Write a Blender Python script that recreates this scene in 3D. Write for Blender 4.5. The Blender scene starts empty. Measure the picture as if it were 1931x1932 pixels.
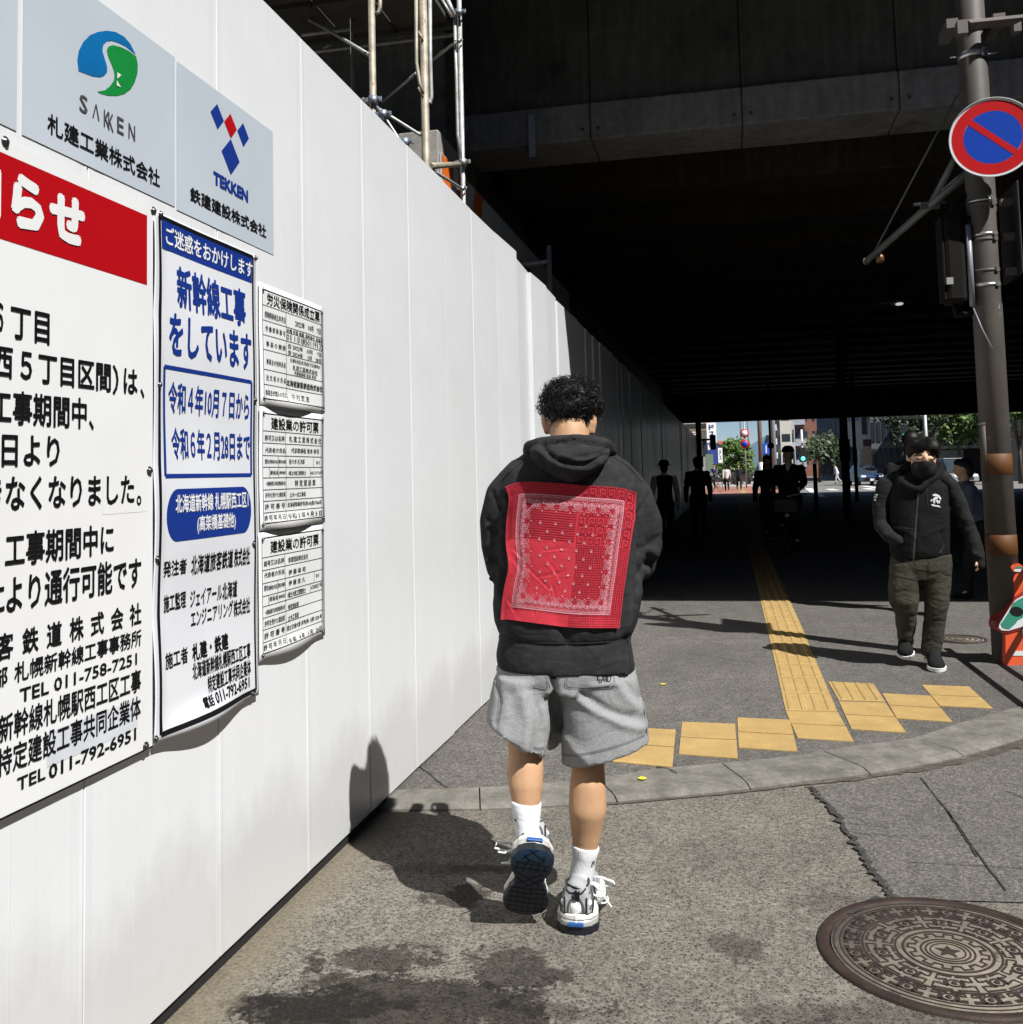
import bpy, bmesh, math, random
from math import sin, cos, pi, radians, sqrt, tan, atan2
from mathutils import Vector, Matrix, noise
from mathutils.bvhtree import BVHTree
random.seed(7)
SC = bpy.context.scene
COL = SC.collection
V = Vector

# ------------------------------------------------------------------ camera
F_ = 1860.0                     # focal length in units where the picture is 1931 wide
PSI, TH, RHO, HC = radians(12.34), radians(4.0), 0.0245, 1.45
CX, CY = 966.0, 765.0
Fw = V((-sin(PSI)*cos(TH), cos(PSI)*cos(TH), sin(TH)))
R0 = V((cos(PSI), sin(PSI), 0)); U0 = R0.cross(Fw)
Uc = cos(RHO)*U0 + sin(RHO)*R0; Rc = cos(RHO)*R0 - sin(RHO)*U0
CAM = V((0, 0, HC))
cd = bpy.data.cameras.new('camera'); cam = bpy.data.objects.new('camera', cd); COL.objects.link(cam)
cd.sensor_fit = 'AUTO'; cd.sensor_width = 36; cd.lens = F_/1932*36
cd.shift_y = -(966-CY)/1932; cd.clip_end = 2000; cd.clip_start = .05
m = Matrix.Identity(4)
for i in range(3):
    m[i][0], m[i][1], m[i][2], m[i][3] = Rc[i], Uc[i], -Fw[i], CAM[i]
cam.matrix_world = m
SC.camera = cam

# ------------------------------------------------------------------ sky, sun, exposure
SUN_EL, AZ = radians(51), V((-.80, .60, 0))
w = bpy.data.worlds.new('World'); SC.world = w; w.use_nodes = True
nt = w.node_tree; bg = nt.nodes['Background']
sky = nt.nodes.new('ShaderNodeTexSky'); sky.sky_type = 'NISHITA'; sky.sun_disc = False
sky.sun_elevation = SUN_EL; sky.sun_rotation = radians(127)
sky.air_density = .6; sky.dust_density = .1; sky.ozone_density = 2.5
nt.links.new(sky.outputs[0], bg.inputs[0]); bg.inputs[1].default_value = .05
sl = bpy.data.lights.new('sun', 'SUN'); sl.energy = 5.0; sl.angle = radians(.5); sl.color = (1, .98, .955)
so = bpy.data.objects.new('sun', sl); COL.objects.link(so)
LD = V((AZ.x*cos(SUN_EL), AZ.y*cos(SUN_EL), -sin(SUN_EL)))
so.rotation_euler = LD.to_track_quat('-Z', 'Y').to_euler(); so.location = (6, -6, 12)
SC.view_settings.view_transform = 'Standard'; SC.view_settings.look = 'None'
SC.view_settings.gamma = 1; SC.view_settings.exposure = .66
SC.render.engine = 'CYCLES'
SC.cycles.max_bounces = 6; SC.cycles.diffuse_bounces = 2; SC.cycles.use_denoising = True

# ------------------------------------------------------------------ measuring helpers: a photograph pixel -> a point
def ray(px, py):
    return Fw + Rc*((px-CX)/F_) + Uc*((CY-py)/F_)
def G(px, py, z=0.0):
    r = ray(px, py); return CAM + r*((z-HC)/r.z)
WX = -1.53
def Wp(px, py, x=None):
    r = ray(px, py); x = WX if x is None else x
    return CAM + r*(x/r.x)
FH = V((-sin(PSI), cos(PSI), 0))
def AT(px, py, d):                     # at horizontal forward distance d
    r = ray(px, py); return CAM + r*(d/r.dot(FH))
def ATY(px, py, y):
    r = ray(px, py); return CAM + r*(y/r.y)

# ------------------------------------------------------------------ object helpers
def tag(o, label=None, cat=None, group=None, kind=None):
    if label: o['label'] = label
    if cat: o['category'] = cat
    if group: o['group'] = group
    if kind: o['kind'] = kind
    return o
def empty(name, loc, label, cat, group=None, rz=0.0):
    o = bpy.data.objects.new(name, None); COL.objects.link(o)
    o.location = loc; o.rotation_euler = (0, 0, rz); o.empty_display_size = .1
    return tag(o, label, cat, group)
def link(name, me, mats, parent=None, smooth=False):
    o = bpy.data.objects.new(name, me); COL.objects.link(o)
    for mm in (mats if isinstance(mats, (list, tuple)) else [mats]): me.materials.append(mm)
    if parent is not None: o.parent = parent
    if smooth: me.polygons.foreach_set('use_smooth', [True]*len(me.polygons))
    return o
def copy_tree(o, parent=None):
    c = o.copy(); COL.objects.link(c)
    if parent is not None: c.parent = parent
    for ch in list(o.children): copy_tree(ch, c)
    return c

class MB:
    """collects shapes into one mesh; .m is the material slot of what comes next"""
    def __init__(s): s.b = bmesh.new(); s.m = 0; s.sm = False
    def face(s, pts, smooth=None):
        vs = [s.b.verts.new(p) for p in pts]
        try: f = s.b.faces.new(vs)
        except ValueError: return None
        f.material_index = s.m; f.smooth = s.sm if smooth is None else smooth; return f
    def box(s, c, size, rot=None, bev=0.0):
        c = V(c); hx, hy, hz = size[0]/2, size[1]/2, size[2]/2
        P = [V((x, y, z)) for z in (-hz, hz) for y in (-hy, hy) for x in (-hx, hx)]
        if rot is not None: P = [rot @ p for p in P]
        vs = [s.b.verts.new(p+c) for p in P]; fs = []
        for q in ((0,2,3,1), (4,5,7,6), (0,1,5,4), (2,6,7,3), (0,4,6,2), (1,3,7,5)):
            f = s.b.faces.new([vs[i] for i in q]); f.material_index = s.m; fs.append(f)
        if bev > 0:
            es = list({e for f in fs for e in f.edges})
            r = bmesh.ops.bevel(s.b, geom=es, offset=bev, segments=2, profile=.5, affect='EDGES')
            for f in r['faces']: f.material_index = s.m
        return s
    def bb(s, x0, x1, y0, y1, z0, z1, bev=0.0):
        return s.box(((x0+x1)/2, (y0+y1)/2, (z0+z1)/2), (abs(x1-x0), abs(y1-y0), abs(z1-z0)), None, bev)
    def rings(s, R, cap=True, closed=True, smooth=True):
        rows = [[s.b.verts.new(p) for p in r] for r in R]
        n = len(R[0])
        for a, b in zip(rows, rows[1:]):
            for i in range(n if closed else n-1):
                j = (i+1) % n
                f = s.b.faces.new((a[i], a[j], b[j], b[i])); f.material_index = s.m; f.smooth = smooth
        if cap:
            for r, fl in ((rows[0], True), (rows[-1], False)):
                f = s.b.faces.new(list(reversed(r)) if fl else r); f.material_index = s.m
        return s
    def tube(s, pts, r, n=8, cap=True, smooth=True):
        pts = [V(p) for p in pts]; k = len(pts)
        rr = r if isinstance(r, (list, tuple)) else [r]*k
        R = []; up = None
        for i, p in enumerate(pts):
            t = (pts[min(i+1, k-1)] - pts[max(i-1, 0)])
            if t.length < 1e-9: t = V((0, 0, 1))
            t.normalize()
            if up is None:
                up = V((0, 0, 1)) if abs(t.z) < .9 else V((1, 0, 0))
            a = t.cross(up); a.normalize(); b = a.cross(t); up = b
            R.append([p + (a*cos(2*pi*j/n) + b*sin(2*pi*j/n))*rr[i] for j in range(n)])
        return s.rings(R, cap, True, smooth)
    def lathe(s, prof, c=(0, 0, 0), n=24, axis='z', cap=True, M=None):
        R = []
        for r, z in prof:
            ring = []
            for j in range(n):
                a = 2*pi*j/n
                p = V((r*cos(a), r*sin(a), z)) if axis == 'z' else V((r*cos(a), -z, r*sin(a)))
                ring.append((M @ p if M is not None else p) + V(c))
            R.append(ring)
        return s.rings(R, cap)
    def prism(s, poly, h, M=None):
        """poly: 2D outline; extruded by h along local z; M places it"""
        M = M or Matrix.Identity(4)
        a = [M @ V((x, y, 0)) for x, y in poly]; b = [M @ V((x, y, h)) for x, y in poly]
        va = [s.b.verts.new(p) for p in a]; vb = [s.b.verts.new(p) for p in b]; n = len(poly)
        fs = [s.b.faces.new(list(reversed(va))), s.b.faces.new(vb)]
        for i in range(n):
            j = (i+1) % n; fs.append(s.b.faces.new((va[i], va[j], vb[j], vb[i])))
        for f in fs: f.material_index = s.m
        return s
    def ell(s, c, rad, M=None, nu=16, nv=10):
        c = V(c); R = []
        for i in range(nv+1):
            ph = -pi/2 + pi*(i+.02)/(nv+.04)
            ring = []
            for j in range(nu):
                a = 2*pi*j/nu
                p = V((rad[0]*cos(ph)*cos(a), rad[1]*cos(ph)*sin(a), rad[2]*sin(ph)))
                ring.append((M @ p if M is not None else p) + c)
            R.append(ring)
        return s.rings(R)
    def cap(s, p0, p1, r0, r1, n=14):
        """tapered capsule"""
        p0, p1 = V(p0), V(p1); t = (p1-p0); L = t.length; t.normalize()
        up = V((0, 0, 1)) if abs(t.z) < .9 else V((1, 0, 0))
        a = t.cross(up).normalized(); b = a.cross(t)
        prof = []
        for k in range(6): q = pi/2*(1-k/5); prof.append((r0*cos(q)+1e-4, -r0*sin(q)))
        for k in range(6): q = pi/2*k/5; prof.append((r1*cos(q)+1e-4, L + r1*sin(q)))
        return s.rings([[p0 + t*h + (a*cos(2*pi*j/n)+b*sin(2*pi*j/n))*r for j in range(n)] for r, h in prof])
    def chain(s, pts):
        for (p, r), (q, r2) in zip(pts, pts[1:]): s.cap(p, q, r, r2)
        return s
    def mesh(s, name='m', normals=True):
        if normals: bmesh.ops.recalc_face_normals(s.b, faces=s.b.faces[:])
        me = bpy.data.meshes.new(name); s.b.to_mesh(me); s.b.free(); return me
    def build(s, name, mats, parent=None, smooth=None, normals=True):
        o = link(name, s.mesh(name, normals), mats, parent)
        if smooth is not None: o.data.polygons.foreach_set('use_smooth', [smooth]*len(o.data.polygons))
        return o
def organic(mb, voxel, smooth=4, fac=.5):
    """join overlapping closed shapes into one continuous skin"""
    me = mb.mesh('tmp'); o = bpy.data.objects.new('tmp', me); COL.objects.link(o)
    r = o.modifiers.new('r', 'REMESH'); r.mode = 'VOXEL'; r.voxel_size = voxel; r.use_smooth_shade = True
    if smooth:
        q = o.modifiers.new('s', 'SMOOTH'); q.factor = fac; q.iterations = smooth
    dg = bpy.context.evaluated_depsgraph_get(); dg.update()
    out = bpy.data.meshes.new_from_object(o.evaluated_get(dg))
    bpy.data.objects.remove(o); bpy.data.meshes.remove(me)
    out.materials.clear()
    out.polygons.foreach_set('use_smooth', [True]*len(out.polygons))
    out.polygons.foreach_set('material_index', [0]*len(out.polygons))
    return out

# ------------------------------------------------------------------ materials
def lin(c):
    return tuple(((x/255)/12.92 if x/255 <= .04045 else ((x/255+.055)/1.055)**2.4) for x in c)
class NT:
    def __init__(s, name):
        s.mat = bpy.data.materials.new(name); s.mat.use_nodes = True
        s.t = s.mat.node_tree; s.bs = s.t.nodes['Principled BSDF']; s.tc = None
    def n(s, typ, **kw):
        nd = s.t.nodes.new(typ)
        for k, v in kw.items():
            if k.startswith('i_'):
                key = k[2:]; nd.inputs[int(key) if key.isdigit() else key].default_value = v
            else: setattr(nd, k, v)
        return nd
    def l(s, a, b): s.t.links.new(a, b)
    def co(s, kind='Object'):
        if s.tc is None: s.tc = s.n('ShaderNodeTexCoord')
        return s.tc.outputs[kind]
    def scl(s, v, kind='Object'):
        mp = s.n('ShaderNodeMapping'); mp.inputs['Scale'].default_value = v; s.l(s.co(kind), mp.inputs[0]); return mp.outputs[0]
    def noise(s, scale, detail=4, rough=.55, vec=None, dist=0.0):
        nd = s.n('ShaderNodeTexNoise'); nd.inputs['Scale'].default_value = scale
        nd.inputs['Detail'].default_value = detail; nd.inputs['Roughness'].default_value = rough
        nd.inputs['Distortion'].default_value = dist
        s.l(vec if vec is not None else s.co(), nd.inputs['Vector']); return nd.outputs['Fac']
    def ramp(s, fac, stops):
        r = s.n('ShaderNodeValToRGB'); e = r.color_ramp.elements
        while len(e) < len(stops): e.new(.5)
        for el, (p, c) in zip(e, stops):
            el.position = p; el.color = (c, c, c, 1) if not isinstance(c, (tuple, list)) else (*c[:3], 1)
        s.l(fac, r.inputs[0]); return r.outputs[0]
    def mix(s, fac, a, b, mode='MIX'):
        nd = s.n('ShaderNodeMix', data_type='RGBA', blend_type=mode)
        for i, v in ((0, fac), (6, a), (7, b)):
            if hasattr(v, 'is_output') or hasattr(v, 'links'): s.l(v, nd.inputs[i])
            else: nd.inputs[i].default_value = v if i == 0 else (*v[:3], 1)
        return nd.outputs[2]
    def math(s, op, a, b=None, c=None):
        nd = s.n('ShaderNodeMath', operation=op)
        for i, v in enumerate((a, b, c)):
            if v is None: continue
            if hasattr(v, 'links'): s.l(v, nd.inputs[i])
            else: nd.inputs[i].default_value = v
        return nd.outputs[0]
    def bump(s, h, strength=.3, dist=.01, prev=None):
        nd = s.n('ShaderNodeBump'); nd.inputs['Strength'].default_value = strength; nd.inputs['Distance'].default_value = dist
        s.l(h, nd.inputs['Height'])
        if prev is not None: s.l(prev, nd.inputs['Normal'])
        s.l(nd.outputs[0], s.bs.inputs['Normal']); return nd.outputs[0]
    def base(s, v):
        if hasattr(v, 'links'): s.l(v, s.bs.inputs['Base Color'])
        else: s.bs.inputs['Base Color'].default_value = (*v[:3], 1)
    def set(s, rough=None, metal=None, spec=None, **kw):
        if rough is not None:
            if hasattr(rough, 'links'): s.l(rough, s.bs.inputs['Roughness'])
            else: s.bs.inputs['Roughness'].default_value = rough
        if metal is not None: s.bs.inputs['Metallic'].default_value = metal
        if spec is not None: s.bs.inputs['Specular IOR Level'].default_value = spec
        for k, v in kw.items(): s.bs.inputs[k.replace('_', ' ')].default_value = v
        return s
_mc = {}
def mat(name, c, rough=.6, metal=0.0, var=.12, scale=6.0, bump=0.0, bscale=80.0, spec=.5, wear=None):
    """plain paint / plastic / cloth with an uneven tone; c in linear reflectance"""
    if name in _mc: return _mc[name]
    t = NT(name); n = t.noise(scale, 5)
    a = tuple(x*(1-var) for x in c); b = tuple(min(1, x*(1+var)) for x in c)
    col = t.ramp(n, [(.3, a), (.7, b)])
    if wear:
        wn = t.noise(wear[1], 8, .65)
        col = t.mix(t.ramp(wn, [(wear[2], 0.), (wear[2]+.06, 1.)]), col, wear[0])
    t.base(col); t.set(rough, metal, spec)
    if bump: t.bump(t.noise(bscale, 4), bump, .004)
    _mc[name] = t.mat; return t.mat
def emit(name, c, s):
    t = NT(name); t.base(c); t.set(.3)
    t.bs.inputs['Emission Color'].default_value = (*c, 1); t.bs.inputs['Emission Strength'].default_value = s
    return t.mat

# text as real letter shapes; curve font with its own fallback for Japanese
def glyphs(txt, bold=0.0, res=2):
    c = bpy.data.curves.new('t', 'FONT'); c.body = txt; c.resolution_u = res; c.offset = bold; c.fill_mode = 'FRONT'
    o = bpy.data.objects.new('t', c); COL.objects.link(o)
    dg = bpy.context.evaluated_depsgraph_get(); dg.update()
    me = bpy.data.meshes.new_from_object(o.evaluated_get(dg))
    vs = [v.co.copy() for v in me.vertices]; fs = [tuple(p.vertices) for p in me.polygons]
    bpy.data.objects.remove(o); bpy.data.curves.remove(c); bpy.data.meshes.remove(me)
    if not vs: return [], []
    x0, x1 = min(v.x for v in vs), max(v.x for v in vs); y0, y1 = min(v.y for v in vs), max(v.y for v in vs)
    glyphs.asp = (max(1e-4, x1-x0), max(1e-4, y1-y0))
    return [((v.x-x0)/max(1e-6, x1-x0), (v.y-y0)/max(1e-6, y1-y0)) for v in vs], fs
def put_text(mb, txt, fn, bold=0.0, res=2):
    """fn maps (u, v, lift) in the unit ink box to a point; bold letters are thickened by a few shifted prints"""
    uv, fs = glyphs(txt, 0, res)
    if not uv: return
    asp = glyphs.asp
    n = 0 if bold <= .004 else 8
    off = [(0, 0)]+[(cos(2*pi*k/n)*bold, sin(2*pi*k/n)*bold) for k in range(n)]
    W_, H_ = asp[0]+2*bold, asp[1]+2*bold
    for k, (dx, dy) in enumerate(off):
        vs = [mb.b.verts.new(fn((u*asp[0]+bold+dx)/W_, (v*asp[1]+bold+dy)/H_, k*4e-5)) for u, v in uv]
        for f in fs:
            try: q = mb.b.faces.new([vs[i] for i in f]); q.material_index = mb.m
            except ValueError: pass
# ------------------------------------------------------------------ ground materials
def asphalt(name, c, cell, dark=.35, stains=(), grain=1.0, big=.25, dust=None):
    t = NT(name)
    vo = t.n('ShaderNodeTexVoronoi', i_Scale=cell); t.l(t.co(), vo.inputs['Vector'])
    ve = t.n('ShaderNodeTexVoronoi', feature='DISTANCE_TO_EDGE', i_Scale=cell); t.l(t.co(), ve.inputs['Vector'])
    sx = t.n('ShaderNodeSeparateColor'); t.l(vo.outputs['Color'], sx.inputs[0])
    st = [(0., tuple(x*dark*.7 for x in c)), (.3, tuple(x*.5 for x in c)), (.6, tuple(x*.8 for x in c)), (.93, tuple(x*1.25 for x in c)), (1., tuple(min(.6, x*1.6) for x in c))]
    peb = t.ramp(sx.outputs[0], st)
    mtx = tuple(x*1.7 for x in c)
    e = t.ramp(ve.outputs['Distance'], [(.0, 1.), (.16, 0.)])
    col = t.mix(t.math('MULTIPLY', e, .85*grain), peb, mtx)
    n1 = t.noise(1.1, 6, .6); n2 = t.noise(9, 5, .6)
    col = t.mix(1.0, col, t.ramp(n1, [(.3, 1-big), (.7, 1+big*.6)]), 'MULTIPLY')
    col = t.mix(1.0, col, t.ramp(n2, [(.3, .84), (.7, 1.12)]), 'MULTIPLY')
    rough = None
    for (x, y, rx, ry, rot, k, sc) in stains:
        mp = t.n('ShaderNodeMapping', vector_type='TEXTURE'); mp.inputs['Location'].default_value = (x, y, 0)
        mp.inputs['Rotation'].default_value = (0, 0, rot); mp.inputs['Scale'].default_value = (rx, ry, 1)
        t.l(t.co(), mp.inputs[0])
        ln = t.n('ShaderNodeVectorMath', operation='LENGTH'); t.l(mp.outputs[0], ln.inputs[0])
        nz = t.noise(sc, 7, .65)
        v = t.math('ADD', ln.outputs['Value'], t.math('MULTIPLY', t.math('SUBTRACT', nz, .5), 2.6))
        v = t.math('ADD', v, t.math('MULTIPLY', t.math('SUBTRACT', t.noise(48, 5, .7), .5), .8))
        msk = t.ramp(v, [(.62, 1.), (.84, 0.)])
        col = t.mix(t.math('MULTIPLY', msk, k), col, (.24, .225, .21), 'MULTIPLY')
    if dust is not None:      # dry grit gathered along the fence foot
        sp = t.n('ShaderNodeSeparateXYZ'); t.l(t.co(), sp.inputs[0])
        d_ = t.math('ADD', t.math('SUBTRACT', sp.outputs[0], dust), t.math('MULTIPLY', t.math('SUBTRACT', t.noise(4, 7, .7), .5), .42))
        col = t.mix(t.ramp(d_, [(.04, .75), (.19, 0.)]), col, t.ramp(t.noise(70, 4, .7), [(.35, (.10, .085, .06)), (.65, (.215, .18, .125))]))
    t.base(col); t.set(.88, spec=.3)
    h = t.math('ADD', t.math('MULTIPLY', ve.outputs['Distance'], .9), t.math('MULTIPLY', n2, .4))
    t.bump(h, .55, .006)
    return t.mat
AC = (.128, .117, .098)
def gp(px, py):
    p = G(px, py); return p.x, p.y
st = []
for (px, py, rx, ry, rot, k, sc) in ((750, 1915, .62, .30, .05, 1., 6), (590, 1900, .3, .12, .3, .9, 7), (725, 1812, .2, .12, .2, .85, 9), (975, 1835, .19, .22, .2, .85, 8), (862, 1695, .18, .11, .6, .85, 9), (915, 1640, .2, .05, 0, .6, 7), (1040, 1905, .1, .06, 0, .6, 8),
        (820, 1640, .25, .07, .1, .5, 6), (1390, 1790, .09, .16, .4, .6, 8), (1560, 1700, .18, .1, 0, .45, 6), (1500, 1915, .15, .1, 0, .5, 7), (1700, 1930, .5, .12, .2, .5, 5)):
    x, y = gp(px, py); st.append((x, y, rx, ry, rot, k, sc))
M_road = asphalt('coarse_asphalt', AC, 96, .45, st, .9, .25, WX)
M_fine = asphalt('fine_asphalt', (.118, .11, .098), 130, .6, (), .5, .15)
M_walk = asphalt('pavement_asphalt', (.112, .104, .094), 120, .6, (), .5, .2)
def conc(name, c, streak=.25, scale=2.0, bump=.25, pores=True, dirt=None):
    t = NT(name)
    n1 = t.noise(scale, 7, .62); n2 = t.noise(scale*9, 6, .6)
    n3 = t.noise(3.0, 5, .6, t.scl((3.5, 3.5, .35)))
    col = t.ramp(n1, [(.25, tuple(x*(1-streak*1.3) for x in c)), (.55, c), (.8, tuple(x*(1+streak) for x in c))])
    col = t.mix(1., col, t.ramp(n3, [(.3, 1-streak), (.65, 1+streak*.4)]), 'MULTIPLY')
    col = t.mix(1., col, t.ramp(n2, [(.3, .82), (.7, 1.14)]), 'MULTIPLY')
    if dirt: col = t.mix(t.ramp(t.noise(.55, 6, .7), [(.56, 0.), (.66, .8)]), col, dirt)
    t.base(col); t.set(.9, spec=.25)
    t.bump(t.math('ADD', n2, n1), bump, .006)
    return t.mat
M_kerb = conc('kerb_concrete', (.155, .148, .128), .3, 5.0, .35)
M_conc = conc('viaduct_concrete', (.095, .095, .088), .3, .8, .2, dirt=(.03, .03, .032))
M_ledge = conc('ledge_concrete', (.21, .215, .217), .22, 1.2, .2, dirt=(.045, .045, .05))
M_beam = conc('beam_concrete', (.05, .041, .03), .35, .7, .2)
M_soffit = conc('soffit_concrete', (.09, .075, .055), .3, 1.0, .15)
M_block = conc('pier_concrete', (.3, .29, .265), .18, 1.5, .25)
M_dirt = mat('gutter_dirt', (.06, .05, .038), .95, var=.5, scale=18, bump=.8, bscale=60)
M_crack = mat('crack_dark', (.03, .028, .025), .95, var=.5, scale=30, bump=.5)
def yellow(name):
    t = NT(name); c = (.38, .255, .095)
    n = t.noise(7, 7, .65); n2 = t.noise(160, 3, .6)
    col = t.ramp(n, [(.25, tuple(x*.78 for x in c)), (.6, c), (.8, (.52, .35, .13))])
    col = t.mix(1., col, t.ramp(n2, [(.3, .82), (.7, 1.12)]), 'MULTIPLY')
    col = t.mix(t.ramp(t.noise(28, 6, .7), [(.53, 0.), (.7, .6)]), col, (.2, .15, .08))
    t.base(col); t.set(.85, spec=.3); t.bump(n2, .4, .003); return t.mat
M_yel = yellow('tactile_yellow')

# ------------------------------------------------------------------ ground, kerb, pavement
def sheet(name, poly, z, m, kind='structure'):
    b = MB(); b.face([(x, y, z) for x, y in poly]); o = b.build(name, m, normals=False)
    if o.data.polygons[0].normal.z < 0: o.data.flip_normals()
    return tag(o, kind=kind)
sheet('road', [(-250, -60), (250, -60), (250, 700), (-250, 700)], 0, M_road)
def crom(P, n=10):
    P = [V((*p, 0)) if len(p) == 2 else V(p) for p in P]; out = []
    for i in range(len(P)-1):
        a, b, c, d = P[max(i-1, 0)], P[i], P[i+1], P[min(i+2, len(P)-1)]
        for k in range(n):
            t = k/n
            out.append(.5*((2*b) + (c-a)*t + (2*a-5*b+4*c-d)*t*t + (3*b-a-3*c+d)*t**3))
    out.append(P[-1]); return out
up = [G(*p, .03) for p in ((700, 1494), (771, 1491), (959, 1484), (1150, 1466), (1242, 1452), (1404, 1437), (1508, 1425.7), (1623.5, 1407), (1720, 1394), (1809, 1366), (1931, 1332.7))]
lo = [G(*p, .0) for p in ((660, 1532), (740, 1531), (926, 1529), (1037, 1524), (1149, 1517), (1278, 1505.7), (1419, 1490.8), (1515.6, 1477.8), (1601, 1468.5), (1709, 1451.8), (1817, 1429.5), (1931, 1396))]
def flat(p): return (p.x, p.y)
upx = [flat(p) for p in up] + [(2.55, 7.3), (2.95, 8.6), (3.1, 10.5), (3.15, 16), (3.15, 51)]
lox = [flat(p) for p in lo] + [(2.8, 7.05), (3.2, 8.4), (3.38, 10.5), (3.43, 16), (3.43, 51)]
def resample(P, n):
    Q = crom(P, 12); d = [0]
    for a, b in zip(Q, Q[1:]): d.append(d[-1]+(b-a).length)
    out = []; j = 0
    for k in range(n+1):
        s = d[-1]*k/n
        while j < len(d)-2 and d[j+1] < s: j += 1
        f = (s-d[j])/max(1e-9, d[j+1]-d[j]); out.append(Q[j].lerp(Q[j+1], f))
    return out
# kerb stones: one strip, stone by stone, with open joints at the measured places
NK = 220
# parametrise both edges by the angle-free index
U = crom(upx, 12); L = crom(lox, 12)
def nearest_pair(Lp):
    return min(U, key=lambda q: (q-Lp).length)
kb = MB(); kb.sm = False
Lr = resample(lox[:12], 130) + resample(lox[11:], 90)[1:]
prev = None; dist = 0; jn = 0.55
for i, p in enumerate(Lr):
    q = nearest_pair(p)
    # refine on segment
    best = None
    for a, b in zip(U, U[1:]):
        t = max(0, min(1, (p-a).dot(b-a)/max(1e-9, (b-a).length_squared))); c = a.lerp(b, t)
        if best is None or (c-p).length < (best-p).length: best = c
    q = best
    d = (q-p)
    cur = [V((p.x, p.y, -.02)), V((p.x, p.y, .008)), p+d*.12+V((0, 0, .024)), p+d*.3+V((0, 0, .03)), q+V((0, 0, .034)), V((q.x, q.y, -.02))]
    if prev is not None:
        seg = (p-Lr[i-1]).length; dist += seg
        gap = dist > jn
        if gap: jn += .62
        for k in range(5):
            a, b, c, e = prev[k], prev[k+1], cur[k+1], cur[k]
            if gap:
                t = max(0., 1-.006/max(.006, seg)); kb.face([a, b, b.lerp(c, t), a.lerp(e, t)])
            else: kb.face([a, b, c, e])
    prev = cur
ko = kb.build('kerb', M_kerb); tag(ko, kind='structure')
# pavement slab: kerb inner edge to the fence line and away under the viaduct
pv = [(-1.56, U[0].y)] + [(q.x, q.y) for q in U if q.x > -1.5] + [(3.15, 51.0), (-1.56, 51.0)]
sheet('pavement', pv, .03, M_walk)
# dirt along the kerb foot, cracks and saw cuts in the road
def strip(name, pts, w, z, m, jag=.4, n=40, wob=.0):
    P = resample(pts, n); b = MB(); pr = None; rnd = random.Random(len(pts)*7+n)
    for i, p in enumerate(P):
        t = (P[min(i+1, n)]-P[max(i-1, 0)]).normalized(); nn = V((-t.y, t.x, 0))
        ww = w(i/n) if callable(w) else w
        off = nn*rnd.uniform(-wob, wob)
        a = p+off+nn*ww*(.5+rnd.uniform(-jag, jag)); c = p+off-nn*ww*(.5+rnd.uniform(-jag, jag)); a.z = c.z = z
        if pr: b.face([pr[0], pr[1], c, a])
        pr = (a, c)
    o = b.build(name, m, normals=False)
    if o.data.polygons[0].normal.z < 0: o.data.flip_normals()
    return tag(o, kind='structure')
gl = [flat(G(*p)) for p in ((1100, 1523), (1278, 1508), (1419, 1494), (1515, 1482), (1601, 1473), (1709, 1457), (1817, 1437), (1931, 1405))] + [(2.6, 6.75)]
strip('gutter', gl, lambda t: .012+.085*max(0, min(1, (t-.25)*3)), .004, M_dirt, .35, 90)
ck = [flat(G(*p)) for p in ((1527, 1486), (1560, 1520), (1600, 1572), (1632, 1625), (1664, 1668), (1690, 1700))]
strip('crack', ck, .022, .009, M_crack, .42, 60, .012)
strip('crack', [flat(G(*p)) for p in ((1690, 1700), (1660, 1702), (1625, 1712), (1600, 1728))], .03, .009, M_crack, .4, 14, .008)
for a, w_ in ((((1738, 1470), (1790, 1535), (1850, 1620), (1900, 1684)), .006), (((1790, 1535), (1825, 1588), (1845, 1620)), .007), (((1900, 1495), (1931, 1508)), .006), (((1600, 1556), (1680, 1565)), .003), (((1612, 1575), (1690, 1580)), .003), (((1720, 1630), (1931, 1642)), .004), (((1110, 1448), (1240, 1450)), .003)):
    strip('saw_cut', [flat(G(*p)) for p in a], w_, .0088, M_crack, .2, 24, .002)
fp = [flat(G(*p)) for p in ((1532, 1487), (1562, 1520), (1602, 1572), (1634, 1625), (1668, 1668), (1692, 1698), (1931, 1705), (2300, 1700), (2300, 1460), (1935, 1412), (1817, 1444), (1709, 1464), (1601, 1480))]
sheet('road_patch', fp, .0045, M_fine)
for a in (((770, 1430), (800, 1452), (830, 1476), (845, 1487)),):
    strip('crack', [flat(G(*p, .03)) for p in a], .008, .0345, M_crack, .4, 20, .006)
strip('crack', [flat(G(*p, .03)) for p in ((1240, 1448), (1262, 1452), (1278, 1460))], .014, .0345, M_crack, .4, 12, .004)

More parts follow.
